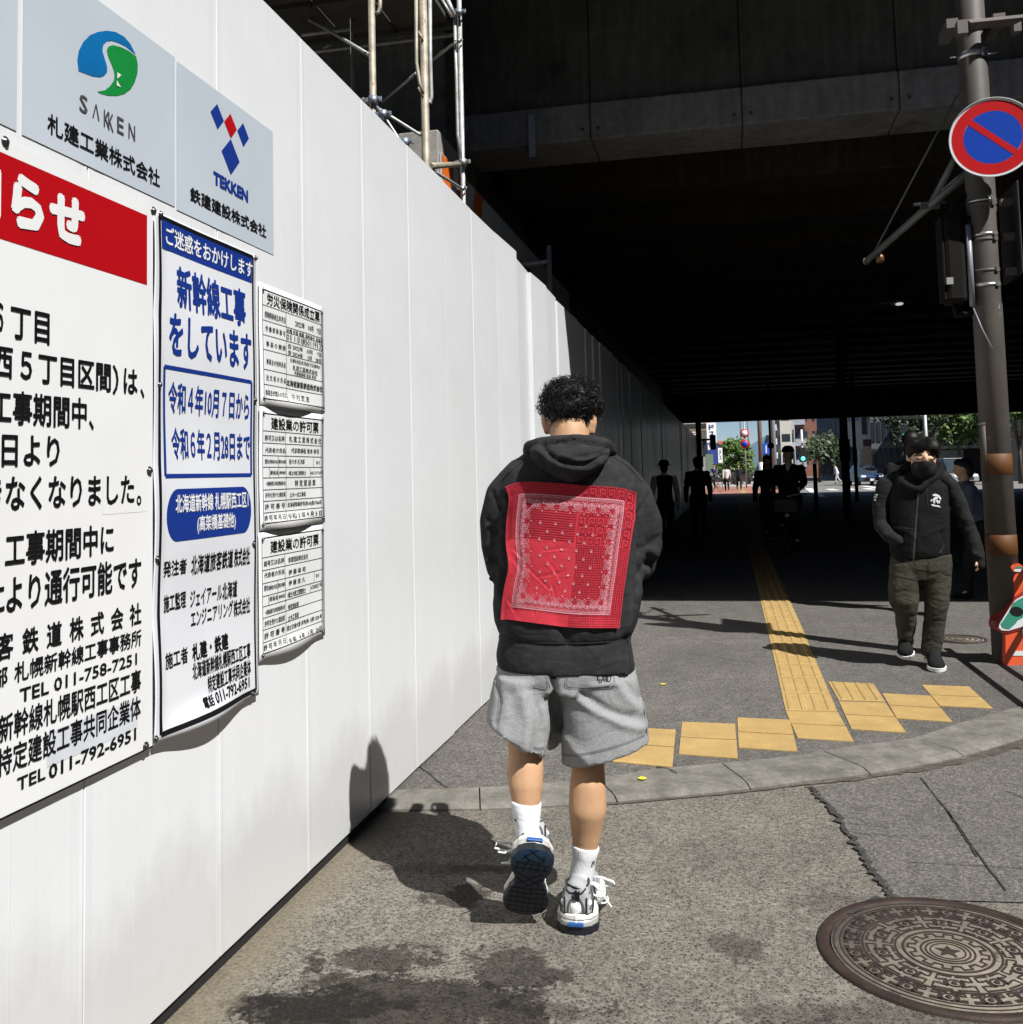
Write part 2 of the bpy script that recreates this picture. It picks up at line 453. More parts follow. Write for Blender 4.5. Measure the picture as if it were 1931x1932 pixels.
# ------------------------------------------------------------------ tactile paving
def C2(x, y): return (1277.5+x*.37193, 1213.7+y*.37193)
Z2 = .0345
tp = MB()
def quad(Q, split=2, ribs=0, z=Z2, gap=.012):
    P = [G(*C2(*q), .03) for q in Q]
    def at(u, v): return (P[0].lerp(P[1], u)).lerp(P[3].lerp(P[2], u), v)
    for k in range(split):
        v0, v1 = k/split+gap, (k+1)/split-gap
        c = [at(gap, v0), at(1-gap, v0), at(1-gap, v1), at(gap, v1)]
        for p in c: p.z = z
        lowr = [V((p.x, p.y, .03)) for p in c]
        tp.m = 0; tp.face(c)
        for i in range(4): tp.face([c[i], c[(i+1) % 4], lowr[(i+1) % 4], lowr[i]])
        if ribs:
            for r in range(4):
                u = (r+.5)/4
                s = [at(u-.035, v0+.03), at(u+.035, v0+.03), at(u+.035, v1-.03), at(u-.035, v1-.03)]
                for p in s: p.z = z+.005
                b2 = [at(u-.055, v0+.02), at(u+.055, v0+.02), at(u+.055, v1-.02), at(u-.055, v1-.02)]
                for p in b2: p.z = z
                tp.face(s)
                for i in range(4): tp.face([s[i], s[(i+1) % 4], b2[(i+1) % 4], b2[i]])
quad(((-300, 425), (0, 440), (-18, 635), (-330, 605)))
quad(((25, 400), (300, 410), (315, 590), (8, 568)))
quad(((305, 378), (578, 390), (618, 555), (312, 535)))
quad(((550, 345), (820, 350), (905, 505), (612, 485)))
quad(((820, 296), (1062, 303), (1170, 460), (885, 440)))
quad(((765, 195), (1002, 208), (1062, 300), (820, 293)), 1, 1)
quad(((1040, 255), (1290, 268), (1405, 405), (1115, 385)))
quad(((1240, 212), (1485, 222), (1610, 335), (1335, 322)))
tag(tp.build('tactile_paving', M_yel), kind='structure')
tp = MB()
a0, b0 = G(*C2(550, 345), .03), G(*C2(820, 350), .03)
a1, b1 = G(*C2(475, 0), .03), G(*C2(670, 0), .03)
da, db = a1-a0, b1-b0
nst = 0; 
for i in range(5):
    f0, f1 = i/5, (i+1)/5
    P = [a0+da*f1, b0+db*f1, b0+db*f0, a0+da*f0]
    Pq = P
    def quadw(P):
        global tp
        tb = tp
        def at(u, v): return (P[0].lerp(P[1], u)).lerp(P[3].lerp(P[2], u), v)
        g = .012; c = [at(g, g), at(1-g, g), at(1-g, 1-g), at(g, 1-g)]
        for p in c: p.z = Z2
        lw = [V((p.x, p.y, .03)) for p in c]; tb.face(c)
        for k in range(4): tb.face([c[k], c[(k+1) % 4], lw[(k+1) % 4], lw[k]])
        for r in range(4):
            u = (r+.5)/4
            s = [at(u-.04, .06), at(u+.04, .06), at(u+.04, .94), at(u-.04, .94)]
            b2 = [at(u-.06, .04), at(u+.06, .04), at(u+.06, .96), at(u-.06, .96)]
            for p in s: p.z = Z2+.005
            for p in b2: p.z = Z2
            tb.face(s)
            for k in range(4): tb.face([s[k], s[(k+1) % 4], b2[(k+1) % 4], b2[k]])
    quadw(P)
# on into the shade, straight along the fence
e0, e1 = a1, b1
y = max(e0.y, e1.y)
wdt = .31
xl = e0.x
while y < 50:
    P = [V((xl, y+.3, .03)), V((xl+wdt, y+.3, .03)), V((xl+wdt, y, .03)), V((xl, y, .03))]
    if y == max(e0.y, e1.y): P[2], P[3] = e1.copy(), e0.copy()
    quadw(P); y += .3
tag(tp.build('guide_strip', M_yel), kind='structure')
# yellow survey spots
M_spot = mat('yellow_paint', (.75, .55, .02), .7, var=.2, scale=40)
for (px, py, r, z) in ((1213, 1472, .022, .0385), (1252, 1292, .02, .0345)):
    p = G(px, py, .03); b = MB(); rnd = random.Random(px)
    b.face([(p.x+r*rnd.uniform(.7, 1.1)*cos(2*pi*k/16), p.y+r*1.1*rnd.uniform(.6, 1.1)*sin(2*pi*k/16), z+.002) for k in range(16)])
    tag(b.build('paint_spot', M_spot), kind='structure')

# ------------------------------------------------------------------ manhole covers
M_iron = mat('rusty_iron', (.034, .021, .015), .7, .3, .35, 14, .4, 120)
M_dust = mat('dusty_iron', (.175, .15, .118), .8, .1, .3, 22, .5, 140, wear=((.07, .05, .036), 11, .6))
M_groove = mat('dark_rust', (.03, .02, .016), .8, .2, .3, 25)
def arc(r, a0, a1, n): return [(r*cos(a0+(a1-a0)*k/n), r*sin(a0+(a1-a0)*k/n)) for k in range(n+1)]
def ribbon(b, pts, w, z, h):
    P = [V((x, y, 0)) for x, y in pts]; n = len(P); A = []; B = []
    for i, p in enumerate(P):
        t = (P[min(i+1, n-1)]-P[max(i-1, 0)]).normalized(); nn = V((-t.y, t.x, 0))
        A.append(p+nn*w/2); B.append(p-nn*w/2)
    for i in range(n-1):
        a, c, d, e = A[i], A[i+1], B[i+1], B[i]
        t = [V((q.x, q.y, z+h)) for q in (a, c, d, e)]; l = [V((q.x, q.y, z)) for q in (a, c, d, e)]
        b.face(t); b.face([l[0], l[1], t[1], t[0]]); b.face([l[2], l[3], t[3], t[2]])
def manhole(c, R, label, detail=True, rot=.2):
    o = empty('manhole_cover', (c.x, c.y, c.z), label, 'manhole cover', rz=rot)
    b = MB(); b.lathe([(R*.9, -.01), (R*.905, .008), (R*.93, .011), (R*.985, .012), (R, .006), (R*1.005, -.01)], n=72, cap=False)
    b.build('frame', M_iron, o, True)
    b = MB(); b.lathe([(.001, .007), (R*.89, .007), (R*.893, -.01)], n=72, cap=False); b.build('lid', M_dust, o)
    b = MB()
    if detail:
        z, h = .0068, .0022
        for r, w_ in ((.87, .01), (.82, .012), (.645, .016), (.395, .016), (.335, .02), (.2, .014), (.165, .012), (.13, .01)):
            ribbon(b, arc(R*r, 0, 2*pi, 64), R*w_, z, h)
        for r, n, r0, r1 in ((.735, 16, .66, .8), (.515, 10, .41, .63)):
            for k in range(n):
                a = 2*pi*k/n
                x, y = R*r*cos(a), R*r*sin(a)
                bo = R*.05
                ribbon(b, [(x+bo*cos(q), y+bo*sin(q)) for q in [2*pi*i/14 for i in range(15)]], R*.014, z, h)
                b.lathe([(.0005, z+.004), (R*.02, z+.0035), (R*.022, z)], (x, y, 0), 10)
                hw = pi/n*.84
                for sg in (-1, 1):   # key-shaped outline on each side of the boss
                    pol = lambda rr, f: (rr*cos(a+sg*hw*f), rr*sin(a+sg*hw*f))
                    q0, q1, k_ = R*(r0+.012), R*(r1-.012), R*.03
                    bul = [(x+R*.068*cos(q), y+R*.068*sin(q)) for q in [a+pi+sg*-.75-sg*(pi-1.5)*i/7 for i in range(8)]]
                    ribbon(b, [pol(q0, .1), pol(q0, 1), pol(R*r-k_, 1), pol(R*r-k_, .8)]+bul+[pol(R*r+k_, .8), pol(R*r+k_, 1), pol(q1, 1), pol(q1, .1)], R*.017, z, h)
        cg = []
        for k in range(12):
            for f, rr in ((0, .30), (.45, .30), (.5, .25), (.95, .25)):
                a = 2*pi*(k+f)/12; cg.append((R*rr*cos(a), R*rr*sin(a)))
        cg.append(cg[0]); ribbon(b, cg, R*.02, z, h)
        stp = [(R*(.1 if k % 2 == 0 else .045)*cos(pi*k/5), R*(.1 if k % 2 == 0 else .045)*sin(pi*k/5)) for k in range(10)]
        b.prism(stp, h, Matrix.Translation((0, 0, z)))
        b.box((R*-.5, R*.62, z), (R*.09, R*.05, .006)); b.box((R*.52, -R*.6, z), (R*.09, R*.05, .006))
    else:
        for r in (.8, .6, .4, .2): ribbon(b, arc(R*r, 0, 2*pi, 40), R*.06, .0068, .003)
    b.build('relief', M_groove, o)
    return o
manhole(G(1790, 1800), .372, 'large rusty round manhole cover with ring pattern and star, set in the road')
mh = G(1812, 1207, .03); mh.z = .03
manhole(mh, .2, 'small brown manhole cover in the pavement beside the brown pole', False)

# ------------------------------------------------------------------ fence of white steel panels
def panel_mat():
    t = NT('white_panel_paint')
    v = t.scl((1, 60, .35)); n1 = t.noise(2.2, 5, .6, v)
    n2 = t.noise(1.3, 6, .6); n3 = t.noise(5, 7, .7)
    col = t.ramp(n1, [(.3, (.64, .655, .67)), (.7, (.67, .686, .70))])
    col = t.mix(1., col, t.ramp(n2, [(.3, .93), (.7, 1.03)]), 'MULTIPLY')
    col = t.mix(t.ramp(n3, [(.6, 0.), (.8, .3)]), col, (.42, .41, .38))
    sp = t.n('ShaderNodeSeparateXYZ'); t.l(t.co(), sp.inputs[0]); hz = t.math('ADD', sp.outputs[2], t.math('MULTIPLY', t.noise(3.5, 8, .7, t.scl((1, 1, .5))), -.55))
    col = t.mix(t.ramp(hz, [(-.05, .45), (.2, 0.)]), col, (.42, .41, .38))
    sc = t.noise(4, 9, .8, t.scl((1, 1.2, 5)), 1.2)
    col = t.mix(t.ramp(sc, [(.68, 0.), (.70, .35), (.72, 0.)]), col, (.3, .3, .3))
    t.base(col); t.set(.3, spec=.5)
    t.bump(n1, .1, .002); return t.mat
M_panel = panel_mat()
M_skirt = mat('black_rubber', (.008, .008, .008), .8)
fence = empty('site_fence', (WX, 0, 0), 'long white steel panel fence along the pavement running under the viaduct', 'fence')
PW = .635; rnd = random.Random(3)
y = 3.40-PW*8; k = 0
while y < 49.5:
    top = (3.125 if y < 6.3 else 3.10 if y < 9 else 3.08)+rnd.uniform(-.004, .004)
    if 6.3 < y < 6.9: top += .03
    b = MB()
    prof = [(0, -.03), (0, -.0015), (.0018, 0), (.03, -.0006), (.08, 0), (.2, 0), (.203, .0003), (.206, 0), (.38, 0), (.383, .0003), (.386, 0), (PW-.05, 0), (PW-.02, -.0007), (PW-.007, 0), (PW-.002, -.003), (PW-.002, -.03)]
    R = [[V((d, u, z)) for u, d in prof] for z in (.045, top)]
    b.rings(R, cap=True, closed=False, smooth=False)
    b.face([V((-.03, 0, top)), V((-.03, PW-.003, top)), V((-.005, PW-.003, top)), V((-.005, 0, top))])
    o = b.build('panel', M_panel, fence, normals=True)
    ang = rnd.uniform(-.15, .15) if y < 4.6 else rnd.uniform(-.6, .6)
    if y > 6.5: ang = (-1)**k*rnd.uniform(.8, 2.2)
    if y > 9: ang = rnd.uniform(-1.5, 1.5)
    o.location = (0, y, 0); o.rotation_euler = (0, 0, radians(ang))
    y += PW; k += 1
FEND = y
b = MB(); b.bb(-.04, -.012, -1.5, FEND, 0, .1); b.build('skirt', M_skirt, fence)
M_galv = mat('galvanised_steel', (.36, .37, .37), .45, .75, .25, 30, .15, 200, wear=((.25, .2, .14), 18, .62))
b = MB()
for zz in (.5, 1.6, 2.8): b.tube([(-.07, -1.5, zz), (-.07, FEND, zz)], .024, 8)
for i in range(26):
    b.tube([(-.11, -1+2*i, 0), (-.11, -1+2*i, 3.0)], .024, 8)
b.build('support_rail', M_galv, fence)

# ------------------------------------------------------------------ boards and posters on the fence
M_white = mat('sign_white', (.68, .69, .69), .35, var=.03, scale=3)
M_pale = mat('sticker_pale_blue', (.43, .48, .535), .35, var=.05, scale=2)
M_ink = mat('print_black', (.006, .006, .007), .55, spec=.12)
M_red = mat('print_red', (.36, .003, .007), .55, spec=.12, var=.03)
M_blue = mat('print_blue', (.008, .03, .2), .55, spec=.12, var=.03)
M_grey = mat('print_grey', (.06, .063, .07), .55, spec=.12)
M_teal = mat('print_teal_blue', (.004, .12, .32), .55, spec=.12)
M_green = mat('print_green', (.008, .21, .04), .55, spec=.12)
M_lblue = mat('sticker_bluish_white', (.56, .59, .63), .4)
M_vinyl = mat('glossy_vinyl', (.62, .64, .67), .25, var=.04, scale=3)
M_paper = mat('laminated_paper', (.67, .68, .68), .35, var=.03)
M_screw = mat('steel_screw', (.12, .12, .12), .3, .9)
SIGN_MATS = [M_ink, M_red, M_blue, M_grey, M_teal, M_green, M_white, M_lblue]
INK, RED, BLU, GRY, TEA, GRN, WHT, LBL = range(8)
class Sheet:
    """a board on the fence: its own Y-Z outline, distance off the fence and gentle bulge"""
    def __init__(s, name, label, y0, y1, z0, z1, off, m, thick=.003, bulge=None, group=None, nu=1, nv=1, curl=None):
        s.off = off; s.bulge = bulge; s.curl = curl
        s.mean = .005 if name == 'poster' else .002 if name == 'permit_paper' else 0.
        s.k = 1-(off+s.mean)/1.53; s.y0, s.y1, s.z0, s.z1 = y0*s.k, y1*s.k, s.Z(z0), s.Z(z1)
        s.ob = empty(name, (WX+off, (s.y0+s.y1)/2, s.z0), label, 'sign', group)
        s.org = V(s.ob.location)
        b = MB()
        G_ = [[s.pt(s.y0+(s.y1-s.y0)*i/nu, s.z0+(s.z1-s.z0)*j/nv, 0) for i in range(nu+1)] for j in range(nv+1)]
        B_ = [[p-V((thick, 0, 0)) for p in r] for r in G_]
        for j in range(nv):
            for i in range(nu):
                b.face([G_[j][i], G_[j][i+1], G_[j+1][i+1], G_[j+1][i]], nu > 1)
                b.face([B_[j][i], B_[j+1][i], B_[j+1][i+1], B_[j][i+1]], nu > 1)
        edge = [(0, i, 0, i+1) for i in range(nu)]+[(nv, i+1, nv, i) for i in range(nu)]+[(j+1, 0, j, 0) for j in range(nv)]+[(j, nu, j+1, nu) for j in range(nv)]
        for a_, b_, c_, d_ in edge: b.face([G_[a_][b_], G_[c_][d_], B_[c_][d_], B_[a_][b_]])
        bmesh.ops.remove_doubles(b.b, verts=b.b.verts[:], dist=1e-5)
        b.build('board', m, s.ob)
        s.b = MB()
    def Z(s, z): return HC+(z-HC)*s.k
    def pt(s, y, z, lift=.0016):
        d = 0
        if s.bulge: d = s.bulge((y-s.y0)/(s.y1-s.y0), (z-s.z0)/(s.z1-s.z0))
        return V((WX+s.off+d+lift, y, z))-s.org
    def px(s, px, py, lift=.0016):
        p = Wp(px, py, WX+s.off+s.mean); return s.pt(p.y, p.z, lift)
    def yz(s, x0, x1, xr, yt, yb):
        x = WX+s.off+s.mean; zt, zb = Wp(xr, yt, x).z, Wp(xr, yb, x).z
        return Wp(x0, (yt+yb)/2, x).y, Wp(x1, (yt+yb)/2, x).y, zt, zb
    def text(s, t, box, col=0, bold=.018, lift=.0016, res=2):
        y0, y1, zt, zb = s.yz(*box); s.b.m = col
        put_text(s.b, t, lambda u, v, e: s.pt(y0+(y1-y0)*u, zb+(zt-zb)*v, lift+e), bold, res)
    def spaced(s, chars, box, gap=.5, col=0, bold=.018, lift=.0016):
        y0, y1, zt, zb = s.yz(*box); n = len(chars); w = (y1-y0)/(n+(n-1)*gap); s.b.m = col
        for i, ch in enumerate(chars):
            a = y0+i*w*(1+gap)
            put_text(s.b, ch, lambda u, v, e: s.pt(a+w*u, zb+(zt-zb)*v, lift+e), bold)
    def rect(s, y0, y1, z0, z1, col, lift=.0008, nu=8, nv=8):
        y0, y1, z0, z1 = y0*s.k, y1*s.k, s.Z(z0), s.Z(z1)
        s.b.m = col
        for j in range(nv):
            for i in range(nu):
                q = [(i, j), (i+1, j), (i+1, j+1), (i, j+1)]
                s.b.face([s.pt(y0+(y1-y0)*a/nu, z0+(z1-z0)*c/nv, lift) for a, c in q])
    def line(s, ya, za, yb, zb, w, col, lift=.0012, n=12):
        ya, yb, za, zb = ya*s.k, yb*s.k, s.Z(za), s.Z(zb)
        s.b.m = col; d = V((0, yb-ya, zb-za)); nn = V((0, -d.z, d.y)).normalized()*w/2
        for i in range(n):
            P = []
            for t, sg in ((i/n, 1), ((i+1)/n, 1), ((i+1)/n, -1), (i/n, -1)):
                P.append(s.pt(ya+d.y*t+sg*nn.y, za+d.z*t+sg*nn.z, lift))
            s.b.face(P)
    def poly(s, pts, col, lift=.001):
        s.b.m = col; s.b.face([s.px(x, y, lift) for x, y in pts])
    def screw(s, px, py, r=.007):
        c = s.px(px, py, .001); b = MB()
        b.lathe([(r*1.7, 0), (r*1.7, .0015), (r*1.1, .002), (r, .006), (.0005, .008)], n=12, M=Matrix.Rotation(pi/2, 4, 'Y'), c=c)
        b.build('screw', M_screw, s.ob, True)
    def done(s, name='lettering'):
        # face the lettering towards the street
        for f in s.b.b.faces:
            f.normal_update()
            if f.normal.x < 0: f.normal_flip()
        o = s.b.build(name, SIGN_MATS, s.ob, normals=False); s.b = MB(); return o
def cv(k, ox, oy):
    return lambda *b: (ox+b[0]*k, ox+b[1]*k, ox+b[2]*k, oy+b[3]*k, oy+b[4]*k)
ZH = lambda p: (p[0]*.33082, p[1]*.33082)
zh = lambda x0, x1, xr, a, b: tuple(q*.33082 for q in (x0, x1, xr, a, b))


# --- logo stickers along the top
ZP = lambda P: [(x*.33082, y*.33082) for x, y in P]
zh = cv(.33082, 0, 0)
pl = Sheet('logo_sticker', 'pale blue grey sticker at the picture edge, left of the round emblem sticker', 1.30, 1.876, 2.2445, 2.686, .0024, M_pale, .0008)
sk = Sheet('logo_sticker', 'pale blue grey sticker with a round blue and green emblem on the fence', 1.894, 2.524, 2.2425, 2.686, .0024, M_pale, .0008)
sk.poly(ZP([(450,405),(442,340),(450,290),(475,240),(515,200),(560,182),(610,175),(660,182),(710,210),(745,250),(775,312),(720,265),(680,245),(640,232),(610,235),(590,255),(585,290),(600,340),(613,385),(612,410),(595,432),(570,440),(530,435),(490,420)]), TEA)
sk.poly(ZP([(778,322),(788,370),(785,420),(770,470),(745,510),(710,535),(670,546),(620,545),(580,535),(555,522),(600,515),(630,490),(650,460),(655,430),(650,400),(635,360),(618,320),(610,285),(620,265),(645,257),(690,268),(735,290)]), GRN)
sk.poly(ZP([(667,412),(690,428),(668,450)]), WHT, .0024); sk.poly(ZP([(665,458),(688,498),(664,487)]), WHT, .0024)
sk.done('emblem')
sk.text('S', zh(453, 500, 470, 540, 640), GRY, .01)
sk.text('\u039b', zh(527, 568, 535, 588, 672), GRY, .01)
sk.text('K', zh(592, 627, 597, 625, 722), GRY, .01); sk.text('K', zh(617, 648, 620, 640, 740), GRY, .01)
sk.text('E', zh(668, 706, 672, 662, 755), GRY, .01); sk.text('N', zh(733, 771, 737, 700, 788), GRY, .01)
sk.done('wordmark')
sk.text('札建工業株式会社', zh(270, 912, 290, 648, 765), INK, .014)
sk.done()
tk = Sheet('logo_sticker', 'pale blue grey sticker with three blue diamonds and a red one', 2.535, 3.156, 2.237, 2.679, .0024, M_pale, .0008)
for P in ([(1240,592),(1278,690),(1243,738),(1202,637)], [(1388,702),(1421,790),(1390,838),(1355,745)], [(1318,793),(1368,925),(1318,998),(1265,860)]): tk.poly(ZP(P), BLU)
tk.poly(ZP([(1316,648),(1352,740),(1318,790),(1280,693)]), RED)
tk.done('emblem')
tk.text('TEKKEN', zh(1217, 1415, 1230, 980, 1054), BLU, .05)
tk.done('wordmark')
tk.text('鉄建建設株式会社', zh(1085, 1518, 1100, 1068, 1152), INK, .02)
tk.done()

# --- white notice board with the red banner
nb = Sheet('notice_board', 'large white notice board with red banner and black lettering screwed to fence', .9, 2.412, .748, 2.212, .016, M_white, .004)
nb.rect(.95, 2.383, 1.989, 2.181, RED)
A = cv(.2314, 0, 255.5); B = cv(.2314, 0, 670.7); Cc = cv(.24806, 0, 1085.9)
nb.text('ら', A(88, 358, 160, 308, 758), WHT, .06, .0024); nb.text('せ', A(398, 690, 480, 455, 855), WHT, .06, .0024)
nb.text('知', A(-330, 5, 0, 235, 700), WHT, .05, .0024)
bo = .024
nb.text('６', A(-48, 28, 0, 1362, 1605), INK, bo); nb.text('丁目', A(85, 405, 285, 1427, 1690), INK, bo)
nb.text('西', B(-70, 105, 50, -68, 188), INK, bo); nb.text('５', B(165, 262, 215, -30, 198), INK, bo)
nb.text('丁目区間', B(312, 905, 490, 5, 250), INK, bo); nb.text('）', B(918, 967, 930, 76, 318), INK, .02)
nb.text('は', B(1008, 1122, 1015, 100, 310), INK, bo); nb.text('、', B(1145, 1177, 1160, 270, 348), INK, bo)
nb.text('工事期間中', B(-75, 708, 430, 319, 585), INK, bo); nb.text('、', B(725, 765, 745, 530, 607), INK, bo)
nb.text('日より', B(12, 487, 80, 640, 908), INK, bo)
nb.text('き', B(-75, 12, 0, 990, 1265), INK, bo); nb.text('なくなりました', B(45, 1095, 105, 985, 1268), INK, bo); nb.text('。', B(1113, 1153, 1130, 1140, 1224), INK, .018)
nb.text('工事期間中に', B(40, 928, 295, 1425, 1702), INK, bo)
D_ = lambda *b: b
nb.text('に', D_(-22, 8.7, 0, 1102, 1157), INK, bo); nb.text('より通行可能です', D_(11.9, 266.6, 125, 1070, 1137), INK, bo)
nb.spaced('客鉄道株式会社', Cc(-30, 1075, 140, 412, 612), .52, INK, bo)
nb.text('部', Cc(-55, 58, 30, 690, 842), INK, bo); nb.text('札幌新幹線工事事務所', Cc(108, 1075, 150, 652, 808), INK, .018)
nb.text('TEL 011-758-7251', Cc(148, 1042, 150, 862, 970), INK, .02)
nb.text('新幹線札幌駅西工区工事', Cc(-15, 1072, 110, 1025, 1238), INK, .018)
nb.text('特定建設工事共同企業体', Cc(-25, 1070, 110, 1272, 1488), INK, .018)
nb.text('TEL', Cc(128, 345, 135, 1540, 1640), INK, .02); nb.text('011-792-6951', Cc(370, 1035, 380, 1438, 1548), INK, .025)
a = Wp(89, 1446, WX); c = Wp(260, 1383, WX)
nb.rect(a.y, c.y, a.z-.003, a.z+.074, LBL, .0006)
a = Wp(194, 905, WX); c = Wp(277, 965, WX); nb.rect(a.y, c.y, c.z, c.z+.095, WHT, .0006)
nb.rect(.9, 2.412, .748, .753, INK, .001)
for p in ((10, 267), (289.5, 398), (282, 888), (275, 1408)): nb.screw(*p)
nb.done()

# --- tall blue and black poster
def bul(u, v):
    e = max(0, 1-abs(u-.45)/.5)
    d = .004*sin(v*17+u*2)*(.4+e)+.003
    d += .007*(1 if u < .1 else 0)*abs(sin(v*11+.6))*(1-u/.1)
    if v < .06: d += (1-v/.06)**1.5*.03*max(0, sin(pi*min(1, u*1.15+.02)))**1.3
    return d
bp = Sheet('poster', 'tall glossy poster with blue heading, black border and a blue rounded box', 2.415, 3.022, .752, 2.208, .012, M_vinyl, .0008, bul, None, 64, 70)
y0, y1, z0, z1 = 2.445, 3.003, .772, 2.197
for q in ((y0, z0, y1, z0, .014), (y1, z0, y1, z1, .011), (y1, z1, y0, z1, .012), (y0, z1, y0, z0, .014)): bp.line(*q, INK, .0012, 60)
bp.rect(y0+.012, y1-.007, 2.108, z1-.006, BLU, .0009, 12, 4)
Dd = cv(.26454, 281.1, 383.3); Ee = cv(.29753, 281.1, 862.3)
bp.text('ご迷惑をおかけします', Dd(128, 742, 150, 165, 302), WHT, .02, .0022)
bp.text('新幹線工事', Dd(200, 697, 230, 445, 752), BLU, .028)
bp.text('をしています', Dd(145, 733, 190, 785, 1088), BLU, .028)
for q in ((2.473, 1.469, 2.984, 1.469), (2.984, 1.469, 2.984, 1.775), (2.984, 1.775, 2.473, 1.775), (2.473, 1.775, 2.473, 1.469)): bp.line(*q, .012, BLU, .001, 20)
bp.text('令和４年10月７日から', Dd(150, 718, 180, 1270, 1500), BLU, .022)
bp.text('令和６年２月28日まで', Dd(168, 728, 198, 1598, 1830), BLU, .022)
ya, yb, za, zb = 2.479, 2.977, 1.284, 1.432; r = (zb-za)/2
bp.b.m = BLU; rx = r*.75
def half(y):
    e = max(0, (ya+rx)-y, y-(yb-rx))/rx
    return r*sqrt(max(0., 1-e*e))
zc = (za+zb)/2; NX = 60
ys_ = [ya+(yb-ya)*(.5-.5*cos(pi*i/NX)) for i in range(NX+1)]
for p, q in zip(ys_, ys_[1:]):
    for k in range(8):
        f = lambda y, t: bp.pt(y*bp.k, bp.Z(zc+half(y)*(2*t-1)), .001)
        bp.b.face([f(p, k/8), f(q, k/8), f(q, (k+1)/8), f(p, (k+1)/8)])
bp.text('北海道新幹線 札幌駅西工区1', Ee(165, 632, 190, 235, 355), WHT, .02, .0022)
bp.text('(高架橋基礎他)', Ee(300, 547, 310, 370, 488), WHT, .02, .0022)
bp.text('発注者', Ee(98, 247, 120, 658, 762), INK, .018); bp.text('北海道旅客鉄道', Ee(275, 535, 290, 620, 747), INK, .018); bp.text('株式会社', Ee(542, 642, 560, 578, 696), INK, .018)
bp.text('施工監理', Ee(103, 247, 125, 872, 984), INK, .018); bp.text('ジェイアール北海道', Ee(275, 567, 290, 838, 956), INK, .018)
bp.text('エンジニアリング', Ee(278, 543, 290, 970, 1082), INK, .018); bp.text('株式会社', Ee(547, 648, 560, 905, 1012), INK, .018)
bp.text('施工者', Ee(105, 250, 125, 1238, 1345), INK, .018); bp.text('札建・鉄建', Ee(278, 512, 300, 1178, 1292), INK, .03)
bp.text('北海道新幹線札幌駅西工区工事', Ee(275, 650, 290, 1300, 1412), INK, .018)
bp.text('特定建設工事共同企業体', Ee(368, 650, 385, 1383, 1492), INK, .018)
bp.text('電話', Ee(327, 392, 345, 1518, 1592), INK, .018); bp.text('011-792-6951', Ee(405, 640, 412, 1488, 1562), INK, .025)
for p in ((304, 404), (483.5, 487), (301.5, 726), (482, 755), (295, 1055), (479, 1026), (291.5, 1394), (477.5, 1309)): bp.screw(*p, .0055)
bp.done()

# --- three permit papers
def curl(seed):
    def f(u, v):
        d = .003+.002*sin(u*6+seed)*sin(v*5+seed)
        if v < .12: d += (1-v/.12)**1.5*.02*max(0, sin(pi*min(1, max(0, (u-.03)*1.25))))
        return d
    return f
def permit(label, oy0, oy1, oz0, oz1, by0, by1, bz0, bz1, rows, col, sub, texts, screws, seed):
    s = Sheet('permit_paper', label, oy0, oy1, oz0, oz1, .006, M_paper, .0006, curl(seed), 'permit papers pinned to the fence', 14, 14)
    for q in ((by0, bz0, by1, bz0), (by1, bz0, by1, bz1), (by1, bz1, by0, bz1), (by0, bz1, by0, bz0)): s.line(*q, .003, INK, .0012, 14)
    for z in rows: s.line(by0, z, by1, z, .0018, INK, .0012, 10)
    s.line(col, bz0, col, rows[0], .0018, INK, .0012, 10)
    for q in sub: s.line(*q, .0015, INK, .0012, 4)
    for t in texts: s.text(t[0], t[1], INK, t[2] if len(t) > 2 else .007)
    for p in screws: s.screw(*p, .0042)
    return s.done()
Ff = cv(.19838, 472.7, 511); Gg = cv(.21486, 472.7, 862.3)
fz = lambda x, y: Wp(472.7+x*.19838, 511+y*.19838); gz = lambda x, y: Wp(472.7+x*.21486, 862.3+y*.21486)
R1 = [fz(130, q).z for q in (322, 465, 605, 745, 935, 1078)]; c1 = fz(340, 700).y
sub = [(c1, fz(345, 585).z, 3.567, fz(345, 585).z)]+[(fz(x, 640).y, R1[1], fz(x, 640).y, R1[2]) for x in (388, 440, 490, 635)]
permit('topmost of the three white permit papers, with rows of dates and numbers', 3.043, 3.583, 1.703, 2.122, 3.067, 3.565, 1.727, 2.102, R1, c1, sub,
    [('労災保険関係成立票', Ff(160, 655, 180, 210, 325), .012), ('保険関係成立年月日', Ff(138, 330, 145, 380, 440)), ('労 働 保 険 番 号', Ff(145, 330, 150, 518, 570)), ('事 業 の 期 間', Ff(150, 330, 155, 665, 715)),
     ('事業主の住所氏名', Ff(148, 332, 155, 833, 885)), ('注 文 者 の 氏 名', Ff(143, 335, 150, 985, 1038)), ('事業主代理人の氏名', Ff(135, 337, 140, 1128, 1180)),
     ('2022年　10月　7日', Ff(420, 665, 430, 470, 530)), ('01 1 01850119132', Ff(343, 690, 350, 598, 655), 0), ('府県 所掌 管轄  基幹番号  枝番号', Ff(343, 685, 345, 543, 585), .005),
     ('自 2022年　10月　 7日', Ff(358, 670, 365, 690, 738)), ('至 2024年　 2月　28日', Ff(355, 670, 360, 752, 800)), ('札幌市北区北7条西6丁目2番地34', Ff(377, 660, 380, 828, 866), .01),
     ('札建工業株式会社', Ff(402, 637, 405, 893, 945)), ('代表取締役 坂本 孝司', Ff(417, 622, 420, 953, 992), .01), ('北海道旅客鉄道株式会社', Ff(343, 683, 347, 1030, 1092), .02), ('中 村 吏 志', Ff(390, 560, 395, 1168, 1225))],
    ((497, 546), (607, 590), (497, 751), (608, 775)), 1)
def low(R, t0, f, base):
    return R
